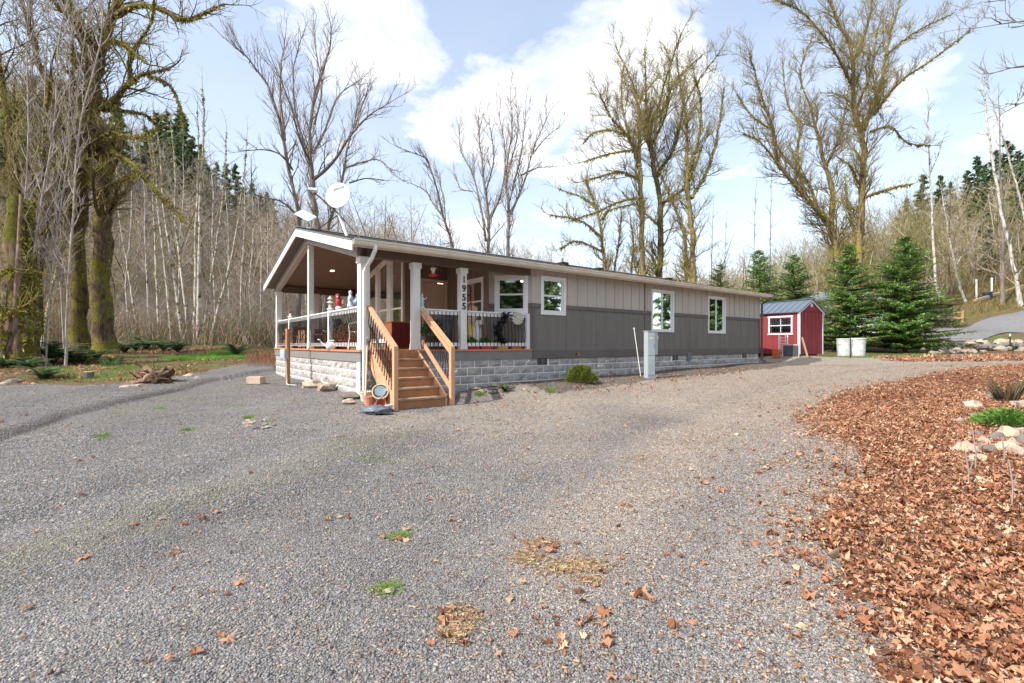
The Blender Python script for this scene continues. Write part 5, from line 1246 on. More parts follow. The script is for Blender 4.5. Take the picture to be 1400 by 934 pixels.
# --- white alders on the left, in front of the wooded slope
AL = [((188.6,457),(161.7,286),(150,170),35,.10,'mossy white alder leaning left, nearest the twin maple'),((217,456),(209.6,280),(203,190),34,.11,'straight mossy spotted alder second from the maple'),
 ((236.5,465),(215.6,280),(205,180),33,.11,'white alder leaning left, left of the pair'),((251.5,467),(223,280),(210,150),33,.13,'white alder leaning left beside its taller twin'),((260,467),(239.5,304),(233,160),33.5,.14,'pure white alder in the middle of the clump'),
 ((266.5,471),(268,295),(270,150),33,.15,'upright alder with mossy foot right of the clump centre'),((271,471),(274,250),(277,120),32.5,.17,'tallest alder with dark mossy collar at its crown'),((275.4,470),(295,340),(310,180),33,.13,'alder leaning right with moss half way up'),
 ((286,471),(314,364),(338,190),32.5,.14,'rightmost leaning white alder with moss patches'),((314,470),(312,380),(306,240),37,.08,'thin pale stem right of the leaning alders'),((328,471),(330,380),(333,225),38,.08,'thin pale stem second right of the leaning alders'),
 ((345,472),(341,390),(345,260),38,.08,'thin pale stem third right of the leaning alders'),((356,472),(357,380),(352,270),39,.08,'thin pale stem nearest the porch roof'),((205,462),(198,320),(190,200),39,.08,'thin background stem behind the leaning alders'),
 ((296,466),(290,330),(287,210),40,.09,'thin background stem between two leaning alders'),((244,462),(246,330),(250,200),41,.09,'thin background stem behind the clump centre'),((176,462),(172,380),(180,230),37,.08,'pale stem close right of the twin maple'),((56,470),(75,380),(84,300),27,.10,'white trunk leaning right between snag and maple')]
for i, (b_, m_, t_, d, ra, lab) in enumerate(AL):
    dd = .6*math.sin(i*2.1)
    tree('white_alder', lab, 'pale alders at the foot of the left slope', b_[0], d, [([b_+(0,), ((b_[0]+m_[0])/2, (b_[1]+m_[1])/2, dd*.5), m_+(dd,), ((m_[0]+t_[0])/2+3,(m_[1]+t_[1])/2,dd), t_+(dd,)], ra*.92, .016, -2.0)], 'birch','birch','twigg', 100+i, 700 if ra > .095 else 0, .13, .9, scale_den=.8, flare=1.3)
# --- tree behind the dish
tree('bare_maple', 'wide bare maple with many grey limbs behind the satellite dish', None, 430, 30, [
 ([(434,330),(431,290),(427,240),(424,205),(428,137,-.5),(447,79,-1),(452,41,-1.3)], .24,.03,-2.0),
 ([(408,330,.6),(406,284,.5),(392,223),(382,164,-.6),(365,116,-1),(338,79,-1.5),(318,62,-2)], .17,.025,-1.9),
 ([(389,192),(383,113,.7),(391,44,1)], .10,.02,1.8), ([(421,212),(404,154,1),(402,92,1.6),(415,44,2)], .10,.02,1.8),
 ([(428,246),(454,223,-.8),(482,181,-1.6),(506,157,-2.2),(534,139,-2.8)], .12,.02,2.0),
 ([(447,330,.8),(456,290,.6),(468,246),(475,205),(491,137,.5),(490,112,.7)], .12,.02,-1.8),
 ([(471,230),(495,222,-1),(519,219,-1.5),(541,240,-2)], .07,.02,1.2), ([(478,250),(500,244,1),(522,246,1.6)], .06,.02,1.0),
 ([(428,210),(444,178,1.2),(464,130,2),(492,110,2.4)], .09,.02,1.8), ([(413,300),(385,276,-1),(360,270,-2),(346,262,-2.6),(344,236,-3)], .07,.02,1.2),
 ([(400,232),(384,212,-1.5),(362,205,-2),(338,206,-2.6)], .07,.02,1.2), ([(426,225),(410,190,-1.5),(396,140,-2.4),(374,85,-3)], .09,.02,1.8),
 ([(430,170),(440,120,.5),(432,70,.8),(428,35,1)], .07,.02,1.6), ([(484,175),(500,130,.6),(505,115,1)], .05,.015,1.4)], 'airy','grey','twigg', 11, 600, .1, 1.05, scale_den=.95)
tree('bare_tree', 'small forked bare tree leaning left behind the porch roof', None, 617, 34, [([(619,345),(617,330),(607,298),(598,262,-.5),(588,228,-.8),(581,216,-1),(548,203,-1.6)], .12,.02,-1.3),([(606,296),(592,278,.5),(580,260,1),(550,246,1.4)], .07,.02,1.2),([(610,310),(606,270,.8),(596,230,1)], .05,.015,1.3)], 'airy','grey','twigg', 12, 500, .09)
tree('bare_tree', 'tall slim many stemmed bare tree left of the pair over the roof', None, 668, 36, [
 ([(669,380),(668,343),(667,287),(660,234),(656,190),(655,159)], .19,.025,-1.8), ([(664,330),(655,271,.5),(644,234,.8),(629,202,1.2),(628,172,1.5)], .10,.02,1.8),
 ([(646,262,.6),(629,257,1),(622,236,1.3)], .05,.015,1.1),([(669,330),(690,306,-.6)], .05,.02,.8),([(670,300),(687,258,-.6),(690,202,-1),(680,150,-1.5)], .10,.02,1.8),([(665,260),(675,215,.8),(668,160,1.2)], .07,.02,1.6)], 'airy','grey','twigg', 13, 300, .09, 1.1)
tree('bare_tree', 'tall slim bare tree right of the pair over the roof', None, 694, 36, [
 ([(695,385),(694.6,346),(695,282),(692,234),(700,180),(698,132)], .19,.025,-1.8), ([(698,293),(716,250,.6),(730,202,1),(751,155,1.5)], .11,.02,1.9),([(700,262),(713,207,-.8),(719,150,-1.2)], .09,.02,1.8),
 ([(712,240,.4),(733,230,.6),(754,228,1)], .06,.015,1.1),([(725,215,.8),(745,190,1.4),(768,170,2)], .05,.015,1.2),([(698,225),(708,180,1),(706,140,1.4)], .07,.02,1.6)], 'airy','grey','twigg', 14, 300, .09, 1.1)
# --- mossy group behind the middle of the house
G4 = 'mossy maples behind the middle of the roof'
tree('mossy_maple', 'left trunk of the mossy group behind the roof, arching leftward', G4, 878, 32, [
 ([(880,400),(879,375),(877,287),(873,225),(857,186,-.6),(833,160,-1),(822,130,-1.3)], .27,.03,-2.0), ([(873,228),(875,167,.6),(866,117,1),(842,62,1.6)], .15,.02,2.0),
 ([(871,244),(850,235,-1),(836,237,-1.5),(798,248,-2.4)], .10,.03,1.2),([(867,205),(836,210,-1.5),(798,221,-2.6)], .09,.02,1.2),([(857,186),(835,178,1),(812,182,1.4),(798,195,2)], .08,.02,1.2),([(878,270),(850,275,-1),(815,290,-1.8),(780,302,-2.4)], .09,.02,1.1),([(862,190),(850,140,.6),(852,90,1)], .09,.02,1.8)], 'maple','moss','twigm', 21, 4500, .12, scale_den=1.4)
tree('mossy_maple', 'thick central trunk of the mossy group, tallest over the roof', G4, 902, 33, [
 ([(905,405),(902,375),(903,287),(894,225),(887,186),(902,136,-.6),(930,50,-1.2)], .30,.03,-2.1), ([(897,240),(921,202,.8),(940,136,1.3),(988,64,2)], .15,.02,2.0),([(891,215),(884,140,1),(882,63,1.6)], .12,.02,2.0),
 ([(903,280),(930,262,-1),(945,240,-1.8),(960,200,-2.4)], .10,.02,1.5),([(890,200),(912,150,-1.6),(915,90,-2.2)], .10,.02,1.9),([(902,160),(925,110,.9),(960,75,1.4)], .08,.02,1.7),([(903,310),(880,290,1.2),(850,262,2)], .08,.02,1.0)], 'maple','mossd','twigm', 22, 4200, .12, scale_den=1.4)
tree('mossy_maple', 'right hand twin stemmed trunk of the mossy group', G4, 946, 31.5, [
 ([(948,410),(948,383),(946,310),(940,256),(940,186),(936,150),(925,80)], .28,.03,-2.0), ([(945,271),(967,233,.6),(979,194,1),(986,150,1.4)], .11,.02,1.8),([(938,392,.8),(936,320,.8),(917,271,.8),(905,240,1)], .16,.04,-1.0),([(941,240),(955,190,-1),(958,140,-1.5),(950,105,-2)], .10,.02,1.8),([(985,160,1.4),(990,120,1.7)], .05,.02,1.3)], 'maple','moss','twigm', 23, 4200, .12, scale_den=1.4)
tree('mossy_maple', 'low spreading mossy tree left of the group behind the roof', G4, 827, 33, [
 ([(828,385),(827,368),(821,310),(810,272),(802,250)], .18,.03,-1.3), ([(822,325),(794,302,-1),(752,294,-2)], .09,.02,1.1),([(815,285),(798,271,.8),(763,258,1.4)], .08,.02,1.1),([(824,300),(832,288,-.6),(867,279,-1.2)], .08,.02,1.0),([(826,345),(790,330,-1),(765,340,-1.8)], .07,.02,.9),([(840,380,1),(846,330,1),(850,290,1.2)], .10,.03,-1.1),([(862,385,1.5),(866,340,1.4),(862,300,1.4)], .08,.03,-1.0)], 'maple','moss','twigm', 24, 4200, .12, scale_den=1.4)
# --- great maple on the right
tree('mossy_maple', 'wide left leaning mossy maple behind the shed', None, 1140, 37, [
 ([(1146,400),(1143,346),(1135,309),(1102,269,-.6),(1066,228,-1.2),(1057,179,-1.5),(1041,130,-2),(1025,73,-2.4)], .32,.03,-2.4), ([(1137,312),(1137,260,.6),(1122,203,1),(1110,155,1.4),(1094,102,1.8),(1112,45,2.2)], .20,.02,2.3),
 ([(1100,266,-.6),(1090,215,.6),(1094,171,1),(1076,140,1.5),(1070,80,2)], .12,.02,2.0),([(1120,290),(1105,250,1.5),(1080,225,2.4),(1062,200,3)], .12,.03,1.8),([(1068,232,-1.2),(1040,195,-2),(1015,182,-2.6)], .08,.02,1.5),([(1128,230,.9),(1150,180,1.6),(1160,120,2)], .10,.02,2.0),([(1057,179,-1.5),(1030,160,-1),(1008,130,-.6)], .07,.02,1.6)], 'maple','moss','twigm', 31, 5200, .13, scale_den=1.4)
tree('mossy_maple', 'tallest mossy maple behind the conifers with broad crown', None, 1175, 35, [
 ([(1172,420),(1174,346),(1179,265),(1179,195),(1168,142),(1163,69,-.6),(1135,8,-1),(1120,-40,-1)], .33,.05,-2.5), ([(1180,178),(1200,130,.6),(1216,53,1),(1234,-10,1.5)], .17,.03,2.4),
 ([(1194,158,.4),(1228,114,-.8),(1281,77,-1.6),(1326,41,-2.2)], .11,.02,2.0),([(1182,270),(1205,262,-1),(1224,256,-1.6),(1246,252,-2)], .11,.04,.8),([(1190,180),(1218,174,1),(1240,195,1.5),(1272,199,2)], .09,.03,1.2),
 ([(1174,252),(1163,228,-.8),(1147,216,-1.4)], .08,.03,1.0),([(1165,90),(1185,40,1),(1195,-20,1.4)], .10,.03,2.2),([(1166,120),(1140,70,-1.4),(1100,20,-2.2),(1060,0,-3)], .10,.02,2.2),([(1212,75,.8),(1250,45,.4),(1300,20,0)], .08,.02,2.0),([(1176,330),(1160,290,1),(1156,250,1.4)], .09,.03,1.2),([(1170,150),(1190,100,-1.5),(1200,40,-2.4)], .10,.02,2.2)], 'maple','moss','twigm', 32, 5600, .13, scale_den=1.4)
tree('white_birch', 'slim straight white birch right of the largest conifer', None, 1283, 37, [([(1285,412),(1279,378),(1272,244),(1269,175),(1270,140)], .13,.02,-1.6),([(1271,240),(1285,205,.6),(1292,180,1)], .05,.015,.9)], 'birch','birch','twigg', 51, 0, flare=1.2)
tree('white_birch', 'tall leaning white birch at the right edge', 'leaning birches on the right bank', 1394, 40, [([(1397,420),(1388,378),(1364,262),(1347,145),(1342,110)], .19,.03,-1.6)], 'birch','birch','twigg', 52, 0, flare=1.2)
tree('bare_tree', 'grey upright trunk left of the leaning birch at the right edge', 'leaning birches on the right bank', 1375, 41, [([(1371,420),(1371,378),(1371,320),(1368,240),(1366,140)], .17,.03,-1.4)], 'airy','grey','twigg', 53, 0, flare=1.2)
tree('white_birch', 'thin birch leaning left above the grey upright trunk', 'leaning birches on the right bank', 1412, 42, [([(1425,420),(1399,290),(1376,205),(1355,130),(1350,105)], .12,.02,-1.4)], 'birch','birch','twigg', 54, 0, flare=1.2)
tree('white_birch', 'short thin pale tree left of the white pole on the bank', None, 1318, 42, [([(1321,412),(1308,374),(1292,290),(1286,255)], .12,.02,-1.3),([(1306,366),(1317,345,.5),(1328,325,.8)], .05,.015,.9)], 'birch','birch','twigg', 55, 0, flare=1.2)
tree('bare_tree', 'bare tree off the right edge reaching thin twigs into the top corner', None, 1500, 16, [([(1510,500),(1500,300),(1490,120),(1480,-80)], .2,.08,-1.5),([(1490,60),(1440,30,.3),(1390,30,.6),(1338,38,.9)], .05,.012,.8),([(1492,130),(1450,95,.3),(1400,90,.5),(1365,98,.6)], .045,.012,.7),([(1490,10),(1430,-10,.3),(1370,0,.6)], .045,.012,.8),([(1494,190),(1450,150,-.3),(1405,140,-.4),(1380,150,-.5)], .04,.01,.6)], 'airy','grey','twigg', 56, 0, .1, .9, flare=1.2)
# extra slim pole trees standing up behind the roof on the right of the group
for i, (px, top, d) in enumerate(((972,285,46),(990,300,52),(1030,262,50),(1052,240,48))):
    tree('bare_tree', ['thin bare pole right of the mossy group','faint slim bare tree between the two mossy groups','slim bare tree left of the shed roof','slim bare tree behind the small left conifers'][i], 'slim bare trees far behind the house', px, d, [([(px,420),(px+1,(420+top)/2),(px+3,top)], .09,.02,-1.6)], 'birch','grey','twigg', 70+i, 0, flare=1.2)

# ------------------------------------------------------------------ conifers
NEED = tinted('needles', .75, 10., .25, .35)
def conifer_mesh(H, W, nb, seed, rgbs, sprays=16, droop=.25, nw=.10, low=.04):
    """whorled branches carrying flat ragged needle sprays"""
    r = random.Random(seed); V = []; Q = []; C = []; T = Tubes(); T.add([(0,0,-.2),(0,0,H*.5),(0,0,H*.99)], [H*.017,H*.011,.008], 7)
    for k in range(nb):
        f = low+(1-low)*(k+r.random())/nb; f = f**1.08; z = H*f; L = W*((1-f)**.72)*r.choice((.6,.85,1.,1.,1.15))*r.uniform(.8,1.1)*(1 if f > .12 else .8+f)+.08; an = r.uniform(0, 6.283)
        L *= .72+.45*(mnoise.noise(Vector((math.cos(an)*1.4, math.sin(an)*1.4, z*.9+seed)))+.5); d = Vector((math.cos(an), math.sin(an), 0)); up0 = .38 if f > .6 else .12
        pts = [Vector((0,0,z))+d*(L*t)+Vector((0,0,L*(up0*t-droop*t*t+.12*t**3))) for t in (0,.25,.5,.75,1)]
        T.add(pts, [.012*L+.006]*4+[.004], 3); side = Vector((-d.y, d.x, 0)); sh = r.uniform(.75,1.2)
        n = max(5, int(sprays*L))
        for j in range(n):
            t = .12+.88*(j+r.random())/n; i = min(int(t*4), 3); p = pts[i].lerp(pts[i+1], t*4-i)
            for sg in (-1, 1):
                l = (.16+.34*L*(1-t*.75))*r.uniform(.5,1.1)*.8; q = (side*sg*r.uniform(.6,1.)+d*r.uniform(.5,1.)+Vector((0,0,r.uniform(-.28,.22)))).normalized()
                base = [v*sh*r.uniform(.75,1.25) for v in lin(r.choice(rgbs))[:3]]
                m_ = max(2, int(l/.09))
                for s_ in range(m_):
                    c = p+q*(l*(s_+.4)/m_); w = nw*r.uniform(.6,1.3); u = (q*.6+Vector((r.gauss(0,.5),r.gauss(0,.5),r.gauss(0,.35)))).normalized(); v = u.cross(Vector((r.gauss(0,.4),r.gauss(0,.4),1))).normalized()
                    a = len(V); V += [c-u*w, c+v*w*.34, c+u*w, c-v*w*.34]; Q.append((a,a+1,a+2,a+3)); C += [base]*4
    return [tuple(v) for v in V], Q, np.array(C), T
CG = [(130,164,84),(106,146,78),(156,184,96),(124,158,96),(96,130,68)]
for i, (px, d, base, top, wpx, lab, nb) in enumerate(((1160, 27.5, 487, 336, 52, 'full green conifer behind the two white tubs', 420),(1237, 26.5, 484, 324, 64, 'largest dense green conifer on the right of the shed', 520),
      (1085, 29, 480, 349, 50, 'green conifer rising straight behind the red shed roof', 300),(1038, 30, 480, 343, 50, 'green conifer behind the far end of the house', 300),(985, 33, 478, 362, 40, 'small green conifer tip behind the house eave', 180))):
    p = at(px, 471, d); g = hz(p.x, p.y); H = CH-(top-CY)/F*d-g; W = wpx/F*d
    V, Q, C, T = conifer_mesh(H, W*1.05, nb, 200+i, CG, 12, .14, .08)
    root = empty('conifer', (p.x, p.y, g), 0, lab, 'conifer', 'young conifers behind the shed'); T.build('trunk', BK['twig'], root); np_obj('crown', V, Q, NEED, root, tint=C)
# shrub with orange leaves
b = at(1152, 470, 29.6); b.z = hz(b.x, b.y)+.0; f = thing('orange_shrub', b, 0, 'orange leaved shrub showing through the left conifer', 'shrub'); leafy('foliage', f, 400, .45, 1.9, [(226,110,50),(206,90,44),(232,140,80)], .07, 81, .6)
m = MB(); m.tube([(0,0,-.1),(.05,0,.8),(.1,.1,1.6)], .03, 6); m.tube([(0,0,.3),(-.2,0,1.3)], .02, 5); m.build('stem', BK['twig'], f)

# ------------------------------------------------------------------ the wooded slopes
def proto_bare(seed, H, dens=1.):
    r = random.Random(seed); T = [Tubes(), Tubes(), Tubes()]; S = dict(seg=1.2, wander=.17, trop=.03, den=[0,1.5*dens,1.5], ang=(24,60), rat=(.36,.64), lift=.22, minl=.7, minr=.017, max=3)
    top = Vector((r.gauss(0,1.5), r.gauss(0,1.5), H)); P = cr([Vector((0,0,-.5)), Vector((r.gauss(0,.5),r.gauss(0,.5),H*.4)), top], 4); n = len(P)
    T[0].add(P, [.13*(1-.85*i/(n-1)) for i in range(n)], 5)
    for k in range(int(22*dens)):
        f = .12+.86*(k+r.random())/(22*dens); i = min(int(f*(n-1)), n-2); q = P[i].lerp(P[i+1], f*(n-1)-i); an = r.uniform(0,6.28); el = r.uniform(.25,1.1)
        grow(T, r, q, Vector((math.cos(an)*math.cos(el), math.sin(an)*math.cos(el), math.sin(el))), H*.30*(1.15-.75*f)*r.uniform(.6,1.2), .045*(1.2-f), 1, S)
    A = [t.arrays() for t in T if t.V]; V = []; Q = []; o = 0; stem = []
    for j, (v, q) in enumerate(A): V.append(v); Q.append(q+o); o += len(v); stem.append(np.full(len(v), 1. if j == 0 else 0.))
    return np.concatenate(V), np.concatenate(Q), np.concatenate(stem)
PB = [proto_bare(300+i, (11,13,12,9,10)[i], (1.,.9,1.1,1.2,1.)[i]) for i in range(5)]
WOODM = tinted('woods_bark', .95, .6, .3)
def skyx(px): return float(np.interp(px, SKY_PX, SKY_Y))
rw = random.Random(77)
def woods(name, spots, label):
    Vs = []; Qs = []; Cs = []; o = 0
    for (x, y, s, col, pi) in spots:
        v, q, st = PB[pi]; an = rw.uniform(0, 6.28); c, sn_ = math.cos(an), math.sin(an)
        w = np.column_stack([(v[:,0]*c-v[:,1]*sn_)*s*1.05, (v[:,0]*sn_+v[:,1]*c)*s*1.05, v[:,2]*s])+np.array([x, y, hz(x, y)])
        tw = np.array(lin(col)[:3]); stc = np.array(lin(rw.choice([(176,164,150),(140,126,112),(152,138,124),(112,96,80),(108,100,66)]))[:3])
        C = tw[None,:]*(1-st[:,None])+stc[None,:]*st[:,None]; C = C*rw.uniform(.8,1.2)
        Vs.append(w); Qs.append(q+o); Cs.append(C); o += len(v)
    ob = np_obj(name, np.concatenate(Vs), np.concatenate(Qs), WOODM, None, tint=np.concatenate(Cs)); return tag(ob, label, 'woods', None, 'stuff')
BROWN = [(184,168,154),(200,184,170),(168,150,134),(176,164,146),(150,142,104)]
sp1 = []; sp2 = []
for k in range(1150):
    px = rw.uniform(-220, 1010) if k < 800 else rw.uniform(340, 1000); y = rw.uniform(37, 112)**1.0; y = 37+75*rw.random()**.8; x = (px-CX)/F*y
    if px > 560 and y < 55: continue
    sp1.append((x, y, rw.uniform(.6,1.05)*(.80 if px > 600 else 1), rw.choice(BROWN), rw.randrange(5)))
for k in range(860):
    px = rw.uniform(960, 1680); y = 44+68*rw.random()**.8; x = (px-CX)/F*y
    if px < 1290 and y < 48: continue
    sp2.append((x, y, rw.uniform(.55,.95)*(.85 if px < 1130 else 1), rw.choice(BROWN if rw.random() < .4 else [(146,140,76),(152,146,90),(132,124,74)]), rw.randrange(5)))
woods('bare_woods', sp1, 'brown leafless woods covering the left and middle slopes')
woods('bare_woods', sp2, 'brown and mossy leafless woods on the right slope')
# brushwood under the woods
def brush(name, n, area, label, rgbs, h0=.8, h1=2.6, w=.02):
    V = []; Q = []; C = []
    for _ in range(n):
        x, y = area(rw); g = hz(x, y) if n < 3000 else None; V.append((x, y)); 
    P = np.array(V); G = hgt(P[:,0], P[:,1]); V = []; 
    for (x, y), g in zip(P, G):
        h = rw.uniform(h0, h1); dx, dy = rw.gauss(0,.7)*h, rw.gauss(0,.6)*h; an = rw.uniform(0,3.14); u = (math.cos(an)*w, math.sin(an)*w); i = len(V)
        V += [(x-u[0],y-u[1],g-.1),(x+u[0],y+u[1],g-.1),(x+dx*.3+u[0]*.7,y+dy*.3+u[1]*.7,g+h*.62),(x+dx*.3-u[0]*.7,y+dy*.3-u[1]*.7,g+h*.62),(x+dx,y+dy,g+h*.95)]
        Q += [(i,i+1,i+2,i+3),(i+3,i+2,i+4,i+4)]; C += [[v*rw.uniform(.7,1.2) for v in lin(rw.choice(rgbs))[:3]]]*5
    Q = [q for q in Q]
    tri = [(a,b,c) for a,b,c,d in Q]+[(a,c,d) for a,b,c,d in Q if c != d]
    return tag(np_obj(name, V, tri, TUFT, None, tint=np.array(C)), label, 'undergrowth', None, 'stuff')
def area_l(r): px = r.uniform(-150, 640); y = r.uniform(29, 75); return (px-CX)/F*y, y
def area_r(r): px = r.uniform(1000, 1560); y = r.uniform(46, 90) if px > 1290 else r.uniform(43, 80); return (px-CX)/F*y, y
brush('undergrowth', 26000, area_l, 'tangled grey brown undergrowth below the left woods', [(160,142,122),(182,164,144),(128,114,84),(120,116,74)])
brush('undergrowth', 12000, area_r, 'tangled undergrowth below the right woods', [(156,136,104),(146,138,80),(122,116,68),(176,158,136)])
def area_h(r): px = r.uniform(140, 660); y = r.uniform(34, 92); return (px-CX)/F*y, y
brush('hillside_brush', 64000, area_h, 'pale twiggy brush filling the left wooded slope', [(186,172,158),(172,158,144),(202,190,178),(142,132,104)], 1.2, 4.2, .013)
def area_b(r): px = r.uniform(1290, 1600); y = r.uniform(39.5, 48); return (px-CX)/F*y, y
brush('bank_growth', 9000, area_b, 'low dry and mossy growth on the bank above the road', [(150,122,88),(140,136,70),(124,120,60),(170,140,110)], .12, .5, .02)
# red dogwood stems by the porch
b = gp(352, 492); 
def area_d(r): px = r.uniform(338, 376); y = r.uniform(19, 23); return (px-CX)/F*y, y
o = brush('red_stems', 500, area_d, 'thicket of reddish bare stems beside the porch corner', [(180,128,100),(160,110,88),(150,112,92)], .3, .8, .006)
# conifers on the hills
PC = []
for i in range(4):
    V, Q, C, T = conifer_mesh(14, 3.1, 74, 400+i, [(112,138,94),(98,124,86),(128,150,98)], 2.2, .3, .5, .12); v, q = T.arrays(); PC.append((V, Q, C, v, q))
LABK = ['dark conifer on the left ridge','dark pointed conifer among bare woods','dark conifer on the right skyline']
# (px, depth, scale) of the ones one can tell apart
HC = [(60,62,1.15),(84,70,1.1),(38,66,1.2),(104,66,1.15),(10,60,1.2),(240,84,.9),(252,90,1.15),(263,86,.95),(228,96,1.05),(246,98,1.2),(310,88,.85),(322,92,.9),(356,98,.7),(365,100,.75),(374,104,.7),(236,70,.6),(-60,60,1.2),(-120,60,1.2),(275,100,.9),(296,104,.8),
      (1240,92,.7),(1262,94,.95),(1285,90,.85),(1300,96,.7),(1322,88,.8),(1336,84,.95),(1348,90,.8),(1362,86,.95),(1378,82,1.05),(1392,80,.9),(1410,78,1.05),(1430,76,1.0),(1396,60,.9),(1420,58,1.),(1352,52,.42),(1345,66,.7),(200,78,.85),(215,84,1.0),(285,80,.75),(335,86,.7),(160,74,1.1),(130,70,1.2),(345,100,.8),(405,106,.6),(500,110,.5),(965,104,.45),(1005,104,.4),(1230,100,.6)]
pm = []
for V, Q, C, v, q in PC: pm.append(None)
for k, (px, d, s) in enumerate(HC):
    x = (px-CX)/F*d; i = k % 4
    side = 'left' if px < 600 else 'right'
    root = empty('hill_conifer', (x, d, hz(x, d)-.3), rw.uniform(0,6.28), 'dark conifer rising above the bare woods of the %s hill' % side, 'conifer', 'dark conifers on the %s hill' % side); root.scale = (s,s,s)
    if pm[i] is None:
        V, Q, C, v, q = PC[i]; a = np_obj('crown', V, Q, NEED, root, tint=C); b2 = np_obj('trunk', v, q, BK['twig'], root); pm[i] = (a, b2)
    else:
        for src in pm[i]: c = src.copy(); link(c, root)
# woods standing behind the viewer, which the windows mirror
Vs = []; Qs = []; Cs = []; o = 0
for k in range(70):
    an = R(rw.uniform(100, 260)); dd = rw.uniform(34, 60); x, y = math.sin(an)*dd, math.cos(an)*dd
    if math.degrees(an) > 205 and dd < 50: continue
    V, Q, C, v, q = PC[k%4]; s = rw.uniform(.8,1.15); w_ = np.array(V)*s+np.array([x,y,hz(x,y)]); Vs.append(w_); Qs.append(np.array(Q)+o); Cs.append(C*1.5); o += len(w_)
for k in range(46):
    y = rw.uniform(-12, 34); x = max(36, 1.16*y+6)+rw.uniform(0,14); V, Q, C, v, q = PC[k%4]; s = rw.uniform(.6,.95); w_ = np.array(V)*s+np.array([x,y,hz(x,y)]); Vs.append(w_); Qs.append(np.array(Q)+o); Cs.append(C*1.5); o += len(w_)
tag(np_obj('woods_behind', np.concatenate(Vs), np.concatenate(Qs), NEED, None, tint=np.concatenate(Cs)), 'dark conifer woods standing behind the viewer', 'woods', None, 'stuff')

# ------------------------------------------------------------------ ferns, shrubs, grass, stones
def fern_mesh(seed, n=20, L=.8):
    r = random.Random(seed); V = []; Q = []; C = []
    for k in range(n):
        an = 6.283*k/n+r.uniform(-.2,.2); l = L*r.uniform(.7,1.1); d = Vector((math.cos(an), math.sin(an), 0)); s = Vector((-d.y, d.x, 0)); rise = r.uniform(.6,1.1)
        P = [d*(l*(.25*t+.55*t*t))+Vector((0,0,l*rise*(1.25*t-.72*t*t))) for t in np.linspace(0,1,13)]; base = [v*r.uniform(.7,1.25) for v in lin(r.choice([(88,112,74),(70,94,62),(110,126,80)]))[:3]]
        for i in range(1, 13):
            w = .085*l/.8*math.sin(math.pi*min(1,.12+.88*i/13))*1.2+.01
            for sg in (-1,1):
                a = len(V); p = P[i]; q = P[i-1]; tip = p+s*sg*w+d*.02-Vector((0,0,.015)); V += [q, p, tip]; Q.append((a,a+1,a+2)); C += [base]*3
    return [tuple(v) for v in V], Q, np.array(C)
FM = None; fr_mesh = []
FERNS = [((72,498),1.5,'fern clump between snag and twin maple'),((96,497),1.0,'fern clump left against the twin maple'),((110,499),.9,'low fern before the twin maple foot'),((60,522),.8,'fern at the edge of the left garden patch'),((152,484),1.0,'fern close right of the twin maple'),((170,483),1.1,'fern below the first leaning alder'),
 ((200,478),1.2,'broad fern mound below the alder clump'),((224,480),1.2,'dark fern mound at the foot of the alder pair'),((243,482),1.0,'dark fern right of the alder feet'),((323,488),1.1,'spiky fern at the edge of the green grass'),((10,506),1.0,'fern at the foot of the snag'),((40,508),.8,'small fern right of the snag foot'),((158,502),.7,'fern with daffodils before the maple'),
 ((132,492),.9,'fern at the right foot of the twin maple'),((690,536),.28,'tiny weed fern by the block wall'),((186,480),.9,'fern between two alder feet')]
for i, (pp, s, lab) in enumerate(FERNS):
    b = gp(*pp)
    if i < 3: V, Q, C = fern_mesh(500+i, 34, .75); o = np_obj('fern', V, Q, LEAFM, None, tint=C); fr_mesh.append(o)
    else: o = fr_mesh[i%3].copy(); link(o)
    o.location = b; o.scale = (s*1.45,s*1.45,s*1.45); o.rotation_euler = (0,0,rw.uniform(0,6)); tag(o, lab, 'fern', 'ferns on the left')
# dwarf conifer bush by the wall
b = gp(795, 524); f = thing('low_bush', b, 0, 'low rounded yellow green evergreen bush before the block wall', 'bush'); r = random.Random(9); V = []; T_ = []; C = []
for k in range(5200):
    an = r.uniform(0,6.283); q = r.random()**.5; ph = r.uniform(0,1.5); rad = .43*(.75+.25*mnoise.noise(Vector((math.cos(an)*2,math.sin(an)*2,ph*2)))*1.6+.18)
    c = Vector((math.cos(an)*math.cos(ph)*rad*q**.4, math.sin(an)*math.cos(ph)*rad*q**.4, .04+.40*math.sin(ph)*q**.4)); d = (c.normalized()*.8+Vector((r.gauss(0,.4),r.gauss(0,.4),.35))).normalized(); s = r.uniform(.02,.045); u = d.cross(Vector((r.gauss(0,1),r.gauss(0,1),r.gauss(0,1)))).normalized()*s*.3
    i = len(V); V += [c-u, c+u, c+d*s*1.8]; T_.append((i,i+1,i+2)); C += [[v*r.uniform(.6,1.2) for v in lin(r.choice([(116,132,46),(140,146,60),(84,104,40)]))[:3]]]*3
np_obj('foliage', [tuple(v) for v in V], T_, LEAFM, f, tint=np.array(C))
m = MB()
for k in range(9): an = k*.7; m.tube([(0,0,-.03),(.12*math.cos(an),.12*math.sin(an),.12),(.3*math.cos(an),.3*math.sin(an),.22)], .008, 4)
m.build('stem', BK['twig'], f)
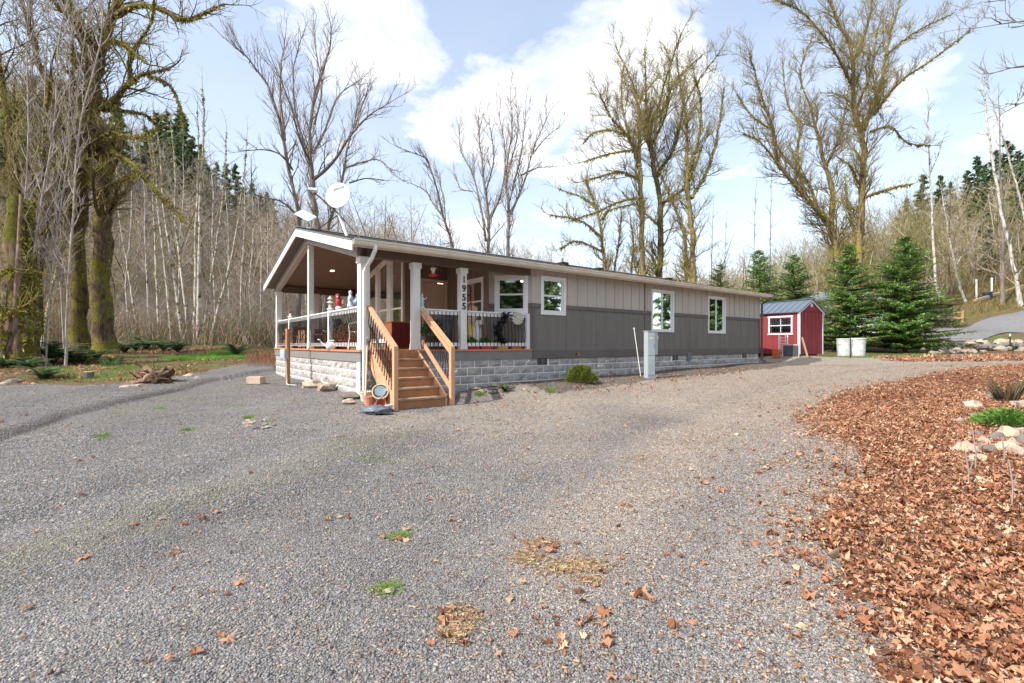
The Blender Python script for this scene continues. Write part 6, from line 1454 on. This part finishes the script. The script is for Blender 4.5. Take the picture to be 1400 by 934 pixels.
# bright ferny weed and grey tussock on the right
b = gp(1384, 585); f = thing('green_weed', b, 0, 'bright green ferny weed growing among stones at the right edge', 'plant'); leafy('leaves', f, 1500, .42, .28, [(112,152,66),(136,170,84),(92,130,58)], .035, 61)
m = MB(); m.tube([(0,0,-.02),(.02,0,.1)], .01, 4); m.build('stem', cm('stem_green',(96,110,60)), f)
b = gp(1358, 580); f = thing('green_weed', b, 0, 'small bluish green weed left of the bright ferny one', 'plant'); leafy('leaves', f, 450, .2, .16, [(96,140,84),(120,160,90)], .035, 62); m = MB(); m.tube([(0,0,-.02),(.02,0,.08)], .008, 4); m.build('stem', cm('stem_green',(96,110,60)), f)
def tussock(px, py, n, h, rad, rgbs, lab):
    b = gp(px, py); V = []; T = []; C = []
    for k in range(n):
        an = rw.uniform(0,6.28); q = rw.random()*rad; x, y = q*math.cos(an), q*math.sin(an); l = h*rw.uniform(.5,1.1); dx, dy = math.cos(an)*l*.4+rw.gauss(0,.04), math.sin(an)*l*.4+rw.gauss(0,.04); w_ = .006; i = len(V)
        V += [(x-w_,y,0),(x+w_,y,0),(x+dx*.5,y+dy*.5,l*.6),(x+dx,y+dy,l)]; T += [(i,i+1,i+2),(i+1,i+3,i+2)]; C += [[v*rw.uniform(.7,1.2) for v in lin(rw.choice(rgbs))[:3]]]*4
    o = np_obj('grass_tussock', V, T, LEAFM, None, tint=np.array(C)); o.location = b; return tag(o, lab, 'grass tussock')
tussock(1375, 552, 260, .42, .12, [(130,112,92),(90,84,60),(150,136,110)], 'dry grey brown tussock behind the green weed')
tussock(152, 504, 260, .42, .2, [(90,120,80),(120,146,90)], 'green daffodil leaves before the twin maple')
b = gp(152, 500); f = thing('daffodils', b, 0, 'few yellow daffodil blooms before the twin maple', 'flowers')
for k in range(5): p = Vector((rw.uniform(-.3,.3), rw.uniform(-.1,.1), rw.uniform(.33,.45))); m = MB(); m.blob(p, .05, k, (1,.7,.8), .3); m.build('bloom', cm('daffodil', (240,206,60)), f)
m = MB()
for k in range(5): x = -.25+.12*k; m.tube([(x,0,0),(x,0,.36)], .006, 4)
m.build('stem', cm('stem_green',(96,110,60)), f)
for i, (px, py, h, lab) in enumerate(((137,598,.07,'bright green tuft on the left gravel'),(218,559,.05,'grass tuft near the left patch edge'),(256,588,.04,'yellow green tuft on the left gravel'),(341,572,.06,'small green tuft before the porch'),(655,541,.14,'green tuft by the stair foot'),(752,536,.14,'green tuft before the evergreen bush'),(12,576,.10,'pale weed at the left picture edge'),(545,735,.04,'pale flattened weed in the middle gravel'),(527,806,.03,'tiny green sprout on the near gravel'))):
    tussock(px, py, 90, h, .10, [(110,150,60),(140,170,84)], lab)
# grass stuff
def blades(name, n, polys, h, rgbs, label, gate=None):
    V = []; T = []; C = []
    for poly in polys:
        P = np.array(poly); lo_, hi_ = P.min(0), P.max(0); X = nr.uniform(lo_[0],hi_[0],n*3); Y = nr.uniform(lo_[1],hi_[1],n*3); ok = inpoly(X+.25*(fbm(X,Y,4,1)-.5),Y,poly) & (fbm(X,Y,1.4,3)+nr.uniform(-.12,.12,len(X)) > .44); X = X[ok][:n]; Y = Y[ok][:n]; Z = hfull(X,Y)
        for x, y, z in zip(X, Y, Z):
            hh = h*rw.uniform(.4,1.2); an = rw.uniform(0,6.28); dx, dy = math.cos(an)*hh*.5, math.sin(an)*hh*.5; u, v = -math.sin(an)*.006, math.cos(an)*.006; i = len(V)
            V += [(x-u,y-v,z-.01),(x+u,y+v,z-.01),(x+dx,y+dy,z+hh)]; T.append((i,i+1,i+2)); C += [[q*rw.uniform(.7,1.25) for q in lin(rw.choice(rgbs))[:3]]]*3
    return tag(np_obj(name, V, T, LEAFM, None, tint=np.array(C)), label, 'grass', None, 'stuff')
GR = [(118,158,60),(96,134,50),(150,170,84)]
blades('grass_patch', 20000, GREENS[:1], .18, [(128,178,66),(146,192,84)], 'bright green grass patch before the alders')
blades('grass_patch', 4000, GREENS[1:3], .08, GR, 'short green grass along the drive edges')
yard = gpoly([(-60,470),(380,470),(372,496),(290,507),(240,520),(190,527),(60,528),(-60,528)])
blades('forest_floor_growth', 16000, [yard], .14, [(128,116,66),(140,110,76),(104,116,54),(156,130,92)], 'mixed dry and green growth on the left yard floor')
# root ball, stump, brick, stones on the left
b = gp(208, 527); f = thing('root_stump', b, 0, 'gnarled dark upturned root stump on the left gravel edge', 'stump'); m = MB(); r = random.Random(4)
m.M = Matrix.Scale(1.0, 4); m.blob((.1,0,.2), .36, 3, (1.1,.8,.7), .8, 3, 3.)
for k in range(18):
    an = r.uniform(-.4,3.5); l = r.uniform(.35,.75); el = r.uniform(.1,1.2); d = Vector((math.cos(an)*math.cos(el), r.uniform(-.5,.5), math.sin(el))); p = Vector((d.x*.15,d.y*.2,.15)); P = [p, p+d*l*.5+Vector((r.gauss(0,.12),r.gauss(0,.12),r.gauss(0,.10))), p+d*l+Vector((r.gauss(0,.18),r.gauss(0,.18),r.gauss(0,.12)))]
    m.tube(cr(P,3), [q_*r.choice((.5,.7,1.)) for q_ in (.07,.062,.055,.045,.036,.028,.012)], 7)
m.tube([(-.5,-.3,.04),(-.2,-.32,.08),(.1,-.28,.05)], [.05,.06,.02], 7)
m.build('root_wood', bark('root_wood', (164,136,114), (84,62,50), (90,84,44), .28, 3., 1.), f, smooth=True)
b = gp(121, 521); f = thing('sawn_stump', b, 0, 'small sawn round log stump on the left grass', 'stump'); m = MB(); m.lathe([(.17,-.05),(.155,.1),(.15,.30),(0,.305)], n=16); m.build('trunk', bark('stump_bark', (132,124,112), (84,76,66), (110,106,60), .35), f)
m = MB(); m.lathe([(0,.30),(.148,.303),(.14,.312),(0,.315)], n=16); m.build('cut_face', cm('cut_face', (196,180,152), bump=.3), f)
b = gp(350, 525); f = thing('paving_brick', b, R(-14), 'single tan concrete brick lying on the gravel before the porch', 'brick'); m = MB(); m.box(-.22,.22,-.1,.1,0,.19); m.build('brick_body', cm('brick_tan', (192,168,146), bump=.5), f, bevel=.012); m = MB(); m.box(-.2,.2,-.08,.08,.191,.196); m.build('brick_top', cm('brick_top', (206,186,166)), f)
LS = [((17,527),.28,'large round grey stone at the left edge'),((3,530),.2,'grey stone cut by the left picture edge'),((45,529),.16,'flat pale stone right of the round boulder'),((143,532),.16,'tan stone below the sawn stump'),((172,534),.2,'grey flat stone left of the root stump'),((190,532),.22,'flat light stone in front of the root stump'),
      ((243,520),.16,'round pale stone right of the root stump'),((258,518),.22,'tan flat stone in the row toward the porch'),((272,521),.18,'low tan stone in the row toward the porch'),((285,520),.12,'small grey stone ending the row'),((427,530),.26,'dark angular stone at the porch block wall'),((447,534),.26,'pale angular stone at the porch block wall'),
      ((480,545),.2,'grey stone near the downspout foot'),((489,543),.16,'tan stone beside the downspout foot'),((1361,573),.15,'pale grey rock alone on the leaf bank'),((1330,574),.13,'cream stone on the leaf bank'),((60,534),.1,'small tan edging stone'),((80,534),.11,'low edging stone by the garden patch'),((100,533),.1,'small edging stone before the stump'),((476,552),.12,'small cream stone left of the downspout')]
for i, (pp, s, lab) in enumerate(LS): b = gp(*pp); rock(b, s, lab, None, i+1, .25, 'stone', .75)
EDG = [(1310,582),(1335,600),(1322,622),(1345,612),(1362,604),(1378,600),(1392,598),(1352,622),(1370,618),(1386,614),(1400,612),(1340,634),(1395,560),(1362,548),(1376,622),(1410,606),(1420,596),(1330,560),(1395,626)]
for i, pp in enumerate(EDG): b = gp(*pp); rock(b, rw.uniform(.08,.14), 'smooth pale stone lying among leaves at the right edge', 'stones among the leaves at right', i, .22, 'stone', 1.15)
for i in range(16):
    b = gp(rw.uniform(334,378), rw.uniform(574,588)); rock(b, rw.uniform(.03,.06), 'small loose cobble scattered on the gravel before the porch', 'loose cobbles on the left gravel', i, .3, 'cobble', .6)
for i, (px, py) in enumerate([(793,678),(570,661),(532,809),(553,728),(1076,740),(1046,640),(906,700),(380,640)]): b = gp(px, py); rock(b, .03, 'lone pale pebble on the open gravel', 'lone pebbles on the gravel', i, .3, 'pebble', .6)
for i in range(14):
    b = gp(rw.uniform(625,700), rw.uniform(528,538)); rock(b, rw.uniform(.07,.14), 'grey brown slate piece against the block wall right of the stairs', 'slate pieces right of the stairs', i, .3, 'stone', .5)
for o in rocks:
    if 'category' not in o: bpy.data.objects.remove(o)
# bare whips poking out of the leaves
for i, (px, py, h) in enumerate(((1333,652,.42),(1323,674,.35),(1383,700,.40),(1372,640,.3))):
    b = gp(px, py); o = MB(); o.tube([(0,0,-.03),(.01,0,h*.5),(-.01,.01,h)], .006, 5); o.tube([(.01,0,h*.5),(.05,0,h*.75)], .004, 4); q = o.build('bare_whip', M['cedar'] if 0 else BK['twigg'], None); q.location = b; tag(q, ['leftmost pale bare whip standing in the leaves','pale bare whip below the leftmost one','bare whip nearest the lower right corner','bare whip close to the edge stones'][i], 'twig', 'bare whips in the leaves')

# ------------------------------------------------------------------ gravel stones and fallen leaves (stuff)
def stones(n, y0, y1, s0, s1, seed):
    g = np.random.default_rng(seed)
    u = g.random(n); y = np.sqrt(y0**2+(y1**2-y0**2)*u) ; x = g.uniform(-1,1,n)*(y*1.12+.5)
    # keep off the deep leaf bed, thin on it
    lf = inpoly(x, y, LEAFP); hs = np.array([hl(t,s)[:2] for t,s in ((-.1,-.1),(17.3,-.1),(17.3,9),(-.1,9))]); inside = inpoly(x, y, [tuple(q) for q in hs])
    fade = g.random(n) < (np.clip((y1-y)/(y1-7), 0, 1)*.9+.0 if y1 > 10 else 1)
    ok = inpoly(x, y, GRAVP) & ~(lf & (g.random(n) < .9)) & ~inside & fade; x = x[ok]; y = y[ok]; n = len(x); z = hfull(x, y)
    base = np.array([(1,0,0),(0,1,0),(-1,0,0),(0,-1,0),(.2,.1,1),(0,0,-1)], float)*.62
    V = base[None]*(1+g.uniform(-.3,.3,(n,6,3)))+g.uniform(-.16,.16,(n,6,3)); sc = np.exp(g.normal(0,.28,(n,1)))*g.uniform(s0,s1,(n,1)); dim = np.column_stack([np.ones(n)*1.15, g.uniform(.6,1.,n), g.uniform(.35,.7,n)])*sc
    V = V*dim[:,None,:]; an = g.uniform(0,6.28,n); ti = g.normal(0,.4,n); c, s = np.cos(ti), np.sin(ti)
    Vy = V[:,:,1]*c[:,None]-V[:,:,2]*s[:,None]; Vz = V[:,:,1]*s[:,None]+V[:,:,2]*c[:,None]; Vx = V[:,:,0]
    c, s = np.cos(an), np.sin(an); X = Vx*c[:,None]-Vy*s[:,None]+x[:,None]; Y = Vx*s[:,None]+Vy*c[:,None]+y[:,None]; Z = Vz+z[:,None]+.05*sc
    F_ = np.array([(0,1,4),(1,2,4),(2,3,4),(3,0,4),(1,0,5),(2,1,5),(3,2,5),(0,3,5)]); Q = (F_[None]+(np.arange(n)*6)[:,None,None]).reshape(-1,3)
    pal = np.array([lin(c_)[:3] for c_ in ((136,133,131),(144,141,139),(127,124,123),(152,149,147),(116,114,113),(166,159,150),(186,169,147),(150,126,108))]); w_ = np.array([.24,.22,.17,.12,.10,.07,.05,.03])
    m2 = seg_side(x, y, TRACK); tanb = np.clip(x*.14+y*.06-.2+.9*(fbm(x,y,.5,20)-.5)+.4*np.exp(-(m2/.4)**2)-.4*(np.exp(-((m2-.8)/.28)**2)+np.exp(-((m2+.8)/.28)**2))+.5*np.exp(-(((x+1)/3)**2+((y-9)/1.6)**2)), 0, 1)*.55
    pick = g.choice(8, n, p=w_/w_.sum()); alt = g.choice([5,6,7], n); pick = np.where(g.random(n) < tanb, alt, pick); C = pal[pick]*g.uniform(.8,1.15,(n,1))
    C *= (.86+.44*fbm(x,y,.55,61)+.22*(fbm(x,y,2.4,62)-.5))[:,None]
    ml = seg_side(x, y, [tuple(gp(*p)[:2]) for p in [(-100,800),(60,760),(200,700),(350,660),(470,610),(560,590)]]); mo = (np.abs(ml) < .5*fbm(x,y,3,7)+.1) & (x < -.5) & (g.random(n) < .5); C[mo] = C[mo]*.68+np.array(lin((150,146,100))[:3])*.32
    o = np_obj('gravel_stones', np.stack([X,Y,Z],-1).reshape(-1,3), Q, GSTONE, None, tint=np.repeat(C,6,axis=0)); return tag(o, 'loose crushed grey gravel covering the drive', 'gravel', None, 'stuff')
GSTONE = tinted('gravel_stone', .9, 90., .22)
stones(240000, 1.3, 3.7, .007, .012, 1); stones(230000, 3.7, 7.0, .010, .0155, 2); stones(110000, 6.5, 16., .015, .021, 3)
def leaves(x, y, size, rgbs, seed, lift=.03, cf=1.):
    g = np.random.default_rng(seed); n = len(x); z = hfull(x, y)
    out = [(0,-.5),(.12,-.22),(.42,-.30),(.30,-.05),(.5,.18),(.22,.2),(.0,.55),(-.22,.2),(-.5,.18),(-.30,-.05),(-.42,-.30),(-.12,-.22)]; P = np.array([(0,0)]+out); k = len(P)
    V = np.zeros((n,k,3)); V[:,:,0] = P[None,:,0]*(1+g.uniform(-.2,.2,(n,k))); V[:,:,1] = P[None,:,1]*(1+g.uniform(-.2,.2,(n,k)))
    a = g.uniform(-.9,.9,(n,1))*cf; b = g.uniform(-.6,1.4,(n,1))*cf; V[:,:,2] = b*(V[:,:,0]**2)*2.2+a*V[:,:,1]**2*2.0+g.normal(0,.15,(n,k)); V[:,:,0] *= g.uniform(.45,1.05,(n,1))
    V *= (size*np.exp(g.normal(0,.25,n)))[:,None,None]
    def rot(i, j, an):
        c, s = np.cos(an)[:,None], np.sin(an)[:,None]; u = V[:,:,i]*c-V[:,:,j]*s; v = V[:,:,i]*s+V[:,:,j]*c; V[:,:,i] = u; V[:,:,j] = v
    rot(1,2,g.normal(0,.3,n)*cf); rot(0,2,g.normal(0,.3,n)*cf); rot(0,1,g.uniform(0,6.28,n))
    V[:,:,0] += x[:,None]; V[:,:,1] += y[:,None]; V[:,:,2] += (z+lift*g.random(n)+.012)[:,None]
    T = np.array([(0,i,i%12+1) for i in range(1,13)]); Q = (T[None]+(np.arange(n)*k)[:,None,None]).reshape(-1,3)
    pal = np.array([lin(c_)[:3] for c_ in rgbs]); C = pal[g.integers(0,len(pal),n)]*g.uniform(.65,1.2,(n,1))
    return V.reshape(-1,3), Q, np.repeat(C, k, axis=0)
LC = [(204,150,114),(212,164,128),(186,130,96),(220,182,148),(156,108,80),(196,138,104),(226,196,164),(172,116,86),(198,144,110),(138,94,70),(208,156,120)]
LEAFL = tinted('dead_leaf', .8, 25., .22, .25)
parts_ = []
def sample(n, poly, seed, nmin=0, margin=0):
    g = np.random.default_rng(seed); P = np.array(poly); lo_, hi_ = P.min(0), P.max(0); lo_ = np.maximum(lo_, (-30,1.)); hi_ = np.minimum(hi_, (26,30)); X = g.uniform(lo_[0],hi_[0],n); Y = g.uniform(lo_[1],hi_[1],n)
    wx = X+.35*(fbm(X,Y,3.,5)-.5)*2+g.normal(0,.22,n); wy = Y+.35*(fbm(X,Y,3.,6)-.5)*2+g.normal(0,.22,n); ok = inpoly(wx,wy,poly) & (np.abs(X) < Y*1.14+1.2); return X[ok], Y[ok]
x, y = sample(60000, LEAFP, 5); near = y < 6
keep = nr.random(len(x)) < np.where(y < 3, 1., np.where(y < 8, .8, .75)); x, y = x[keep], y[keep]
parts_.append(leaves(x, y, .056, LC, 6, .03, .75))
xn, yn = sample(300000, [p for p in LEAFP if True], 15); k_ = yn < 9; parts_.append(leaves(xn[k_], yn[k_], .042, LC, 16, .035, .7))
x, y = sample(5000, LEAF2, 7); parts_.append(leaves(x, y, .12, LC, 8))
# fringe and strays
g = np.random.default_rng(9); n = 4200; yy = 1.5+g.random(n)**.8*18; xx = g.uniform(-1.1,1.1,n)*yy
edge = seg_side(xx, yy, LEAFP[1:15]); pr = np.exp(-np.abs(edge)/.55)*.9+.018+.10*(fbm(xx,yy,1.5,44) > .64)
ok = (g.random(n) < pr) & inpoly(xx,yy,GRAVP); parts_.append(leaves(xx[ok], yy[ok], .062, LC, 10, .008, .35))
cl = []
for px, py, k, s in ((745,745,9,.1),(800,770,10,.14),(790,845,16,.16),(800,880,9,.14),(720,800,4,.1),(635,855,9,.1),(885,818,2,.03),(240,750,3,.03),(205,718,4,.05),(235,905,3,.05),(325,805,3,.05),(300,880,2,.03),(1075,668,5,.1),(1100,570,8,.15),(1115,630,12,.2),(1095,720,10,.15),(460,712,4,.05),(545,735,5,.08),(930,765,2,.05),(150,665,3,.1),(120,630,3,.1),(460,600,3,.1),(960,655,3,.06),(975,665,3,.05),(850,695,3,.06)):
    b = gp(px, py)
    for _ in range(k): cl.append((b.x+g.normal(0,s), b.y+g.normal(0,s)))
cl = np.array(cl); parts_.append(leaves(cl[:,0], cl[:,1], .055, LC, 12, .008, .4))
X_, Y_ = sample(9000, yard, 13); ok = fbm(X_,Y_,.9,50) > .47; parts_.append(leaves(X_[ok], Y_[ok], .10, LC, 14, .02))
X_, Y_ = sample(1800, gpoly([(620,530),(760,528),(1000,505),(1060,500),(900,530),(740,548),(622,556)]), 23); parts_.append(leaves(X_, Y_, .06, LC, 24, .01))
def crumbs(n, seed):
    g = np.random.default_rng(seed); y = 1.4+g.random(n)**.75*17; x = g.uniform(-1.1,1.1,n)*y; e = np.abs(seg_side(x, y, LEAFP[1:15]))
    pr = np.exp(-e/.9)*.8+np.clip(.10+x*.045+y*.012,.06,.5)*(.4+1.2*fbm(x,y,1.3,71)); ok = (g.random(n) < pr) ; x = x[ok]; y = y[ok]; n = len(x); z = hfull(x,y)+.02*inpoly(x,y,LEAFP)
    l = g.uniform(.004,.015,n); w = l*g.uniform(.25,.6,n); an = g.uniform(0,6.28,n); c, s_ = np.cos(an), np.sin(an); P = np.array([(-1,-.6),(.9,-.3),(1.,.4),(-.5,.8)])
    V = np.zeros((n,4,3)); V[:,:,0] = x[:,None]+P[:,0]*l[:,None]*c[:,None]-P[:,1]*w[:,None]*s_[:,None]; V[:,:,1] = y[:,None]+P[:,0]*l[:,None]*s_[:,None]+P[:,1]*w[:,None]*c[:,None]; V[:,:,2] = z[:,None]+.006+g.uniform(0,.014,(n,4))
    T = np.array([(0,1,2),(0,2,3)]); Q = (T[None]+(np.arange(n)*4)[:,None,None]).reshape(-1,3); pal = np.array([lin(c_)[:3] for c_ in ((184,146,112),(198,168,134),(156,116,86),(206,182,150),(146,104,76))])
    return V.reshape(-1,3), Q, np.repeat(pal[g.integers(0,5,n)]*g.uniform(.8,1.15,(n,1)), 4, axis=0)
parts_.append(crumbs(300000, 91))
V = []; Q = []; C = []; o = 0
for v, q, c in parts_: V.append(v); Q.append(q+o); C.append(c); o += len(v)
tag(np_obj('fallen_leaves', np.concatenate(V), np.concatenate(Q), LEAFL, None, tint=np.concatenate(C)), 'curled brown maple leaves drifted over the right side and strewn on the gravel', 'leaves', None, 'stuff')
# dry needle mats in the middle of the drive
V = []; T = []; C = []
for px, py, rx, ry, n in ((720,765,.05,.06,500),(742,745,.07,.03,260),(785,775,.12,.05,650),(770,782,.06,.03,300),(805,795,.05,.03,200),(632,852,.06,.07,520),(622,868,.03,.03,300),(878,628,.12,.1,300),(1060,635,.1,.1,260)):
    b = gp(px, py)
    for _ in range(n):
        x, y = b.x+rw.gauss(0,rx), b.y+rw.gauss(0,ry); z = hzf(x,y)+rw.uniform(.008,.025); an = rw.gauss(.4,.8); l = rw.uniform(.006,.02); dx, dy = math.cos(an)*l, math.sin(an)*l; w_ = .002; i = len(V)
        V += [(x-dx-w_,y-dy,z),(x-dx+w_,y-dy+w_,z),(x+dx+w_,y+dy,z+rw.uniform(-.006,.01)),(x+dx-w_,y+dy-w_,z)]; T.append((i,i+1,i+2,i+3)); C += [[v*rw.uniform(.75,1.2) for v in lin(rw.choice([(186,160,124),(198,174,140),(168,140,106)]))[:3]]]*4
tag(np_obj('dry_needles', V, T, LEAFL, None, tint=np.array(C)), 'tan mats of dry needles on the middle of the drive', 'needles', None, 'stuff')
SKY_S, CLOUD_S, SUN_S, EXPO = .15, .74, 2.9, .9

# ------------------------------------------------------------------ sky, sun, camera
SUN_EL = R(44); SUN_AZ = math.atan2(-.82, -.57)       # direction towards the sun, from behind the camera's left shoulder
w = bpy.data.worlds.new('World'); scene.world = w; w.use_nodes = True
nt = w.node_tree; ns = nt.nodes; lk = nt.links; bg = ns['Background']; out = ns['World Output']
sky = ns.new('ShaderNodeTexSky'); sky.sky_type = 'NISHITA'; sky.sun_disc = False; sky.sun_elevation = SUN_EL; sky.sun_rotation = SUN_AZ
sky.air_density = 1.1; sky.dust_density = 1.6; sky.ozone_density = .9; sky.altitude = 100
lk.new(sky.outputs[0], bg.inputs[0]); bg.inputs[1].default_value = SKY_S
tc = ns.new('ShaderNodeTexCoord'); sp = ns.new('ShaderNodeSeparateXYZ'); lk.new(tc.outputs['Generated'], sp.inputs[0])
zc = mathn(ns, lk, 'MAXIMUM', sp.outputs[2], 0.); za = mathn(ns, lk, 'ADD', zc, .22)
cx = mathn(ns, lk, 'DIVIDE', sp.outputs[0], za); cy = mathn(ns, lk, 'DIVIDE', sp.outputs[1], za)
cv = ns.new('ShaderNodeCombineXYZ'); lk.new(cx, cv.inputs[0]); lk.new(cy, cv.inputs[1]); cv.inputs[2].default_value = 3.3
n1 = N(ns, 'ShaderNodeTexNoise', Scale=2.3, Detail=9., Roughness=.6, Distortion=.3); lk.new(cv.outputs[0], n1.inputs[0])
# cloud banks: where the big masses sit in the sky dome (direction, width, weight)
acc = n1.outputs[0]
def bank_(dx, dy, dz, k, wgt):
    global acc
    d = Vector((dx, dy, dz)).normalized(); vm = ns.new('ShaderNodeVectorMath'); vm.operation = 'DOT_PRODUCT'
    nm = ns.new('ShaderNodeVectorMath'); nm.operation = 'NORMALIZE'; lk.new(tc.outputs['Generated'], nm.inputs[0])
    lk.new(nm.outputs[0], vm.inputs[0]); vm.inputs[1].default_value = d
    e = mathn(ns, lk, 'POWER', mathn(ns, lk, 'MAXIMUM', vm.outputs[1] if vm.outputs[1].name == 'Value' else vm.outputs['Value'], 0.), k)
    acc = mathn(ns, lk, 'ADD', acc, mathn(ns, lk, 'MULTIPLY', e, wgt))
def dpx(px, py): return ((px-CX)/F, 1., -(py-CY)/F)
for px, py, k, wg in ((680,110,50,.14),(490,100,90,.17),(380,60,160,.13),(800,80,120,.12),(740,170,120,.08),(920,45,200,.10),(1010,190,160,.12),(1280,60,90,.09),(1330,210,160,.12),
                      (240,130,45,-.24),(540,190,200,-.08),(950,300,40,-.10),(1180,220,40,-.12),(1080,40,120,-.12),(680,20,260,-.16),(560,280,60,-.06),(60,60,60,.03)):
    bank_(*dpx(px,py), k, wg)
cm_ = ramp(ns, lk, acc, [(.48, 0.), (.555, .55), (.66, 1.)])
low = ramp(ns, lk, zc, [(.0, .62), (.22, .38), (.5, .28)])       # thin high veil, denser towards the horizon
f = mathn(ns, lk, 'MAXIMUM', mathn(ns, lk, 'MULTIPLY', cm_, 1.), low)
b2 = ns.new('ShaderNodeBackground'); n3 = N(ns, 'ShaderNodeTexNoise', Scale=2.4, Detail=6.); lk.new(cv.outputs[0], n3.inputs[0])
cc = ramp(ns, lk, n3.outputs[0], [(.3, (.80,.85,.93,1)), (.6, (1,1,1,1))]); lk.new(cc, b2.inputs[0]); b2.inputs[1].default_value = CLOUD_S
mx = ns.new('ShaderNodeMixShader'); lk.new(f, mx.inputs[0]); lk.new(bg.outputs[0], mx.inputs[1]); lk.new(b2.outputs[0], mx.inputs[2]); lk.new(mx.outputs[0], out.inputs[0])
sl = bpy.data.lights.new('sun', 'SUN'); sl.energy = SUN_S; sl.angle = R(.6); sl.color = (1., .95, .88)
so = bpy.data.objects.new('sun', sl); COL.objects.link(so)
to_sun = Vector((math.sin(SUN_AZ)*math.cos(SUN_EL), math.cos(SUN_AZ)*math.cos(SUN_EL), math.sin(SUN_EL)))
so.rotation_euler = to_sun.to_track_quat('Z', 'Y').to_euler(); so.location = to_sun*50
cam = bpy.data.cameras.new('camera'); co = bpy.data.objects.new('camera', cam); COL.objects.link(co); scene.camera = co
co.location = (0, 0, CH); co.rotation_euler = (R(90), 0, 0); cam.sensor_width = 36; cam.lens = 36*F/1400; cam.shift_y = (CY-467)/1400; cam.clip_end = 3000; cam.clip_start = .05
scene.view_settings.view_transform = 'Standard'; scene.view_settings.look = 'None'; scene.view_settings.gamma = 1; scene.view_settings.exposure = EXPO
scene.cycles.max_bounces = 6; scene.cycles.transparent_max_bounces = 12
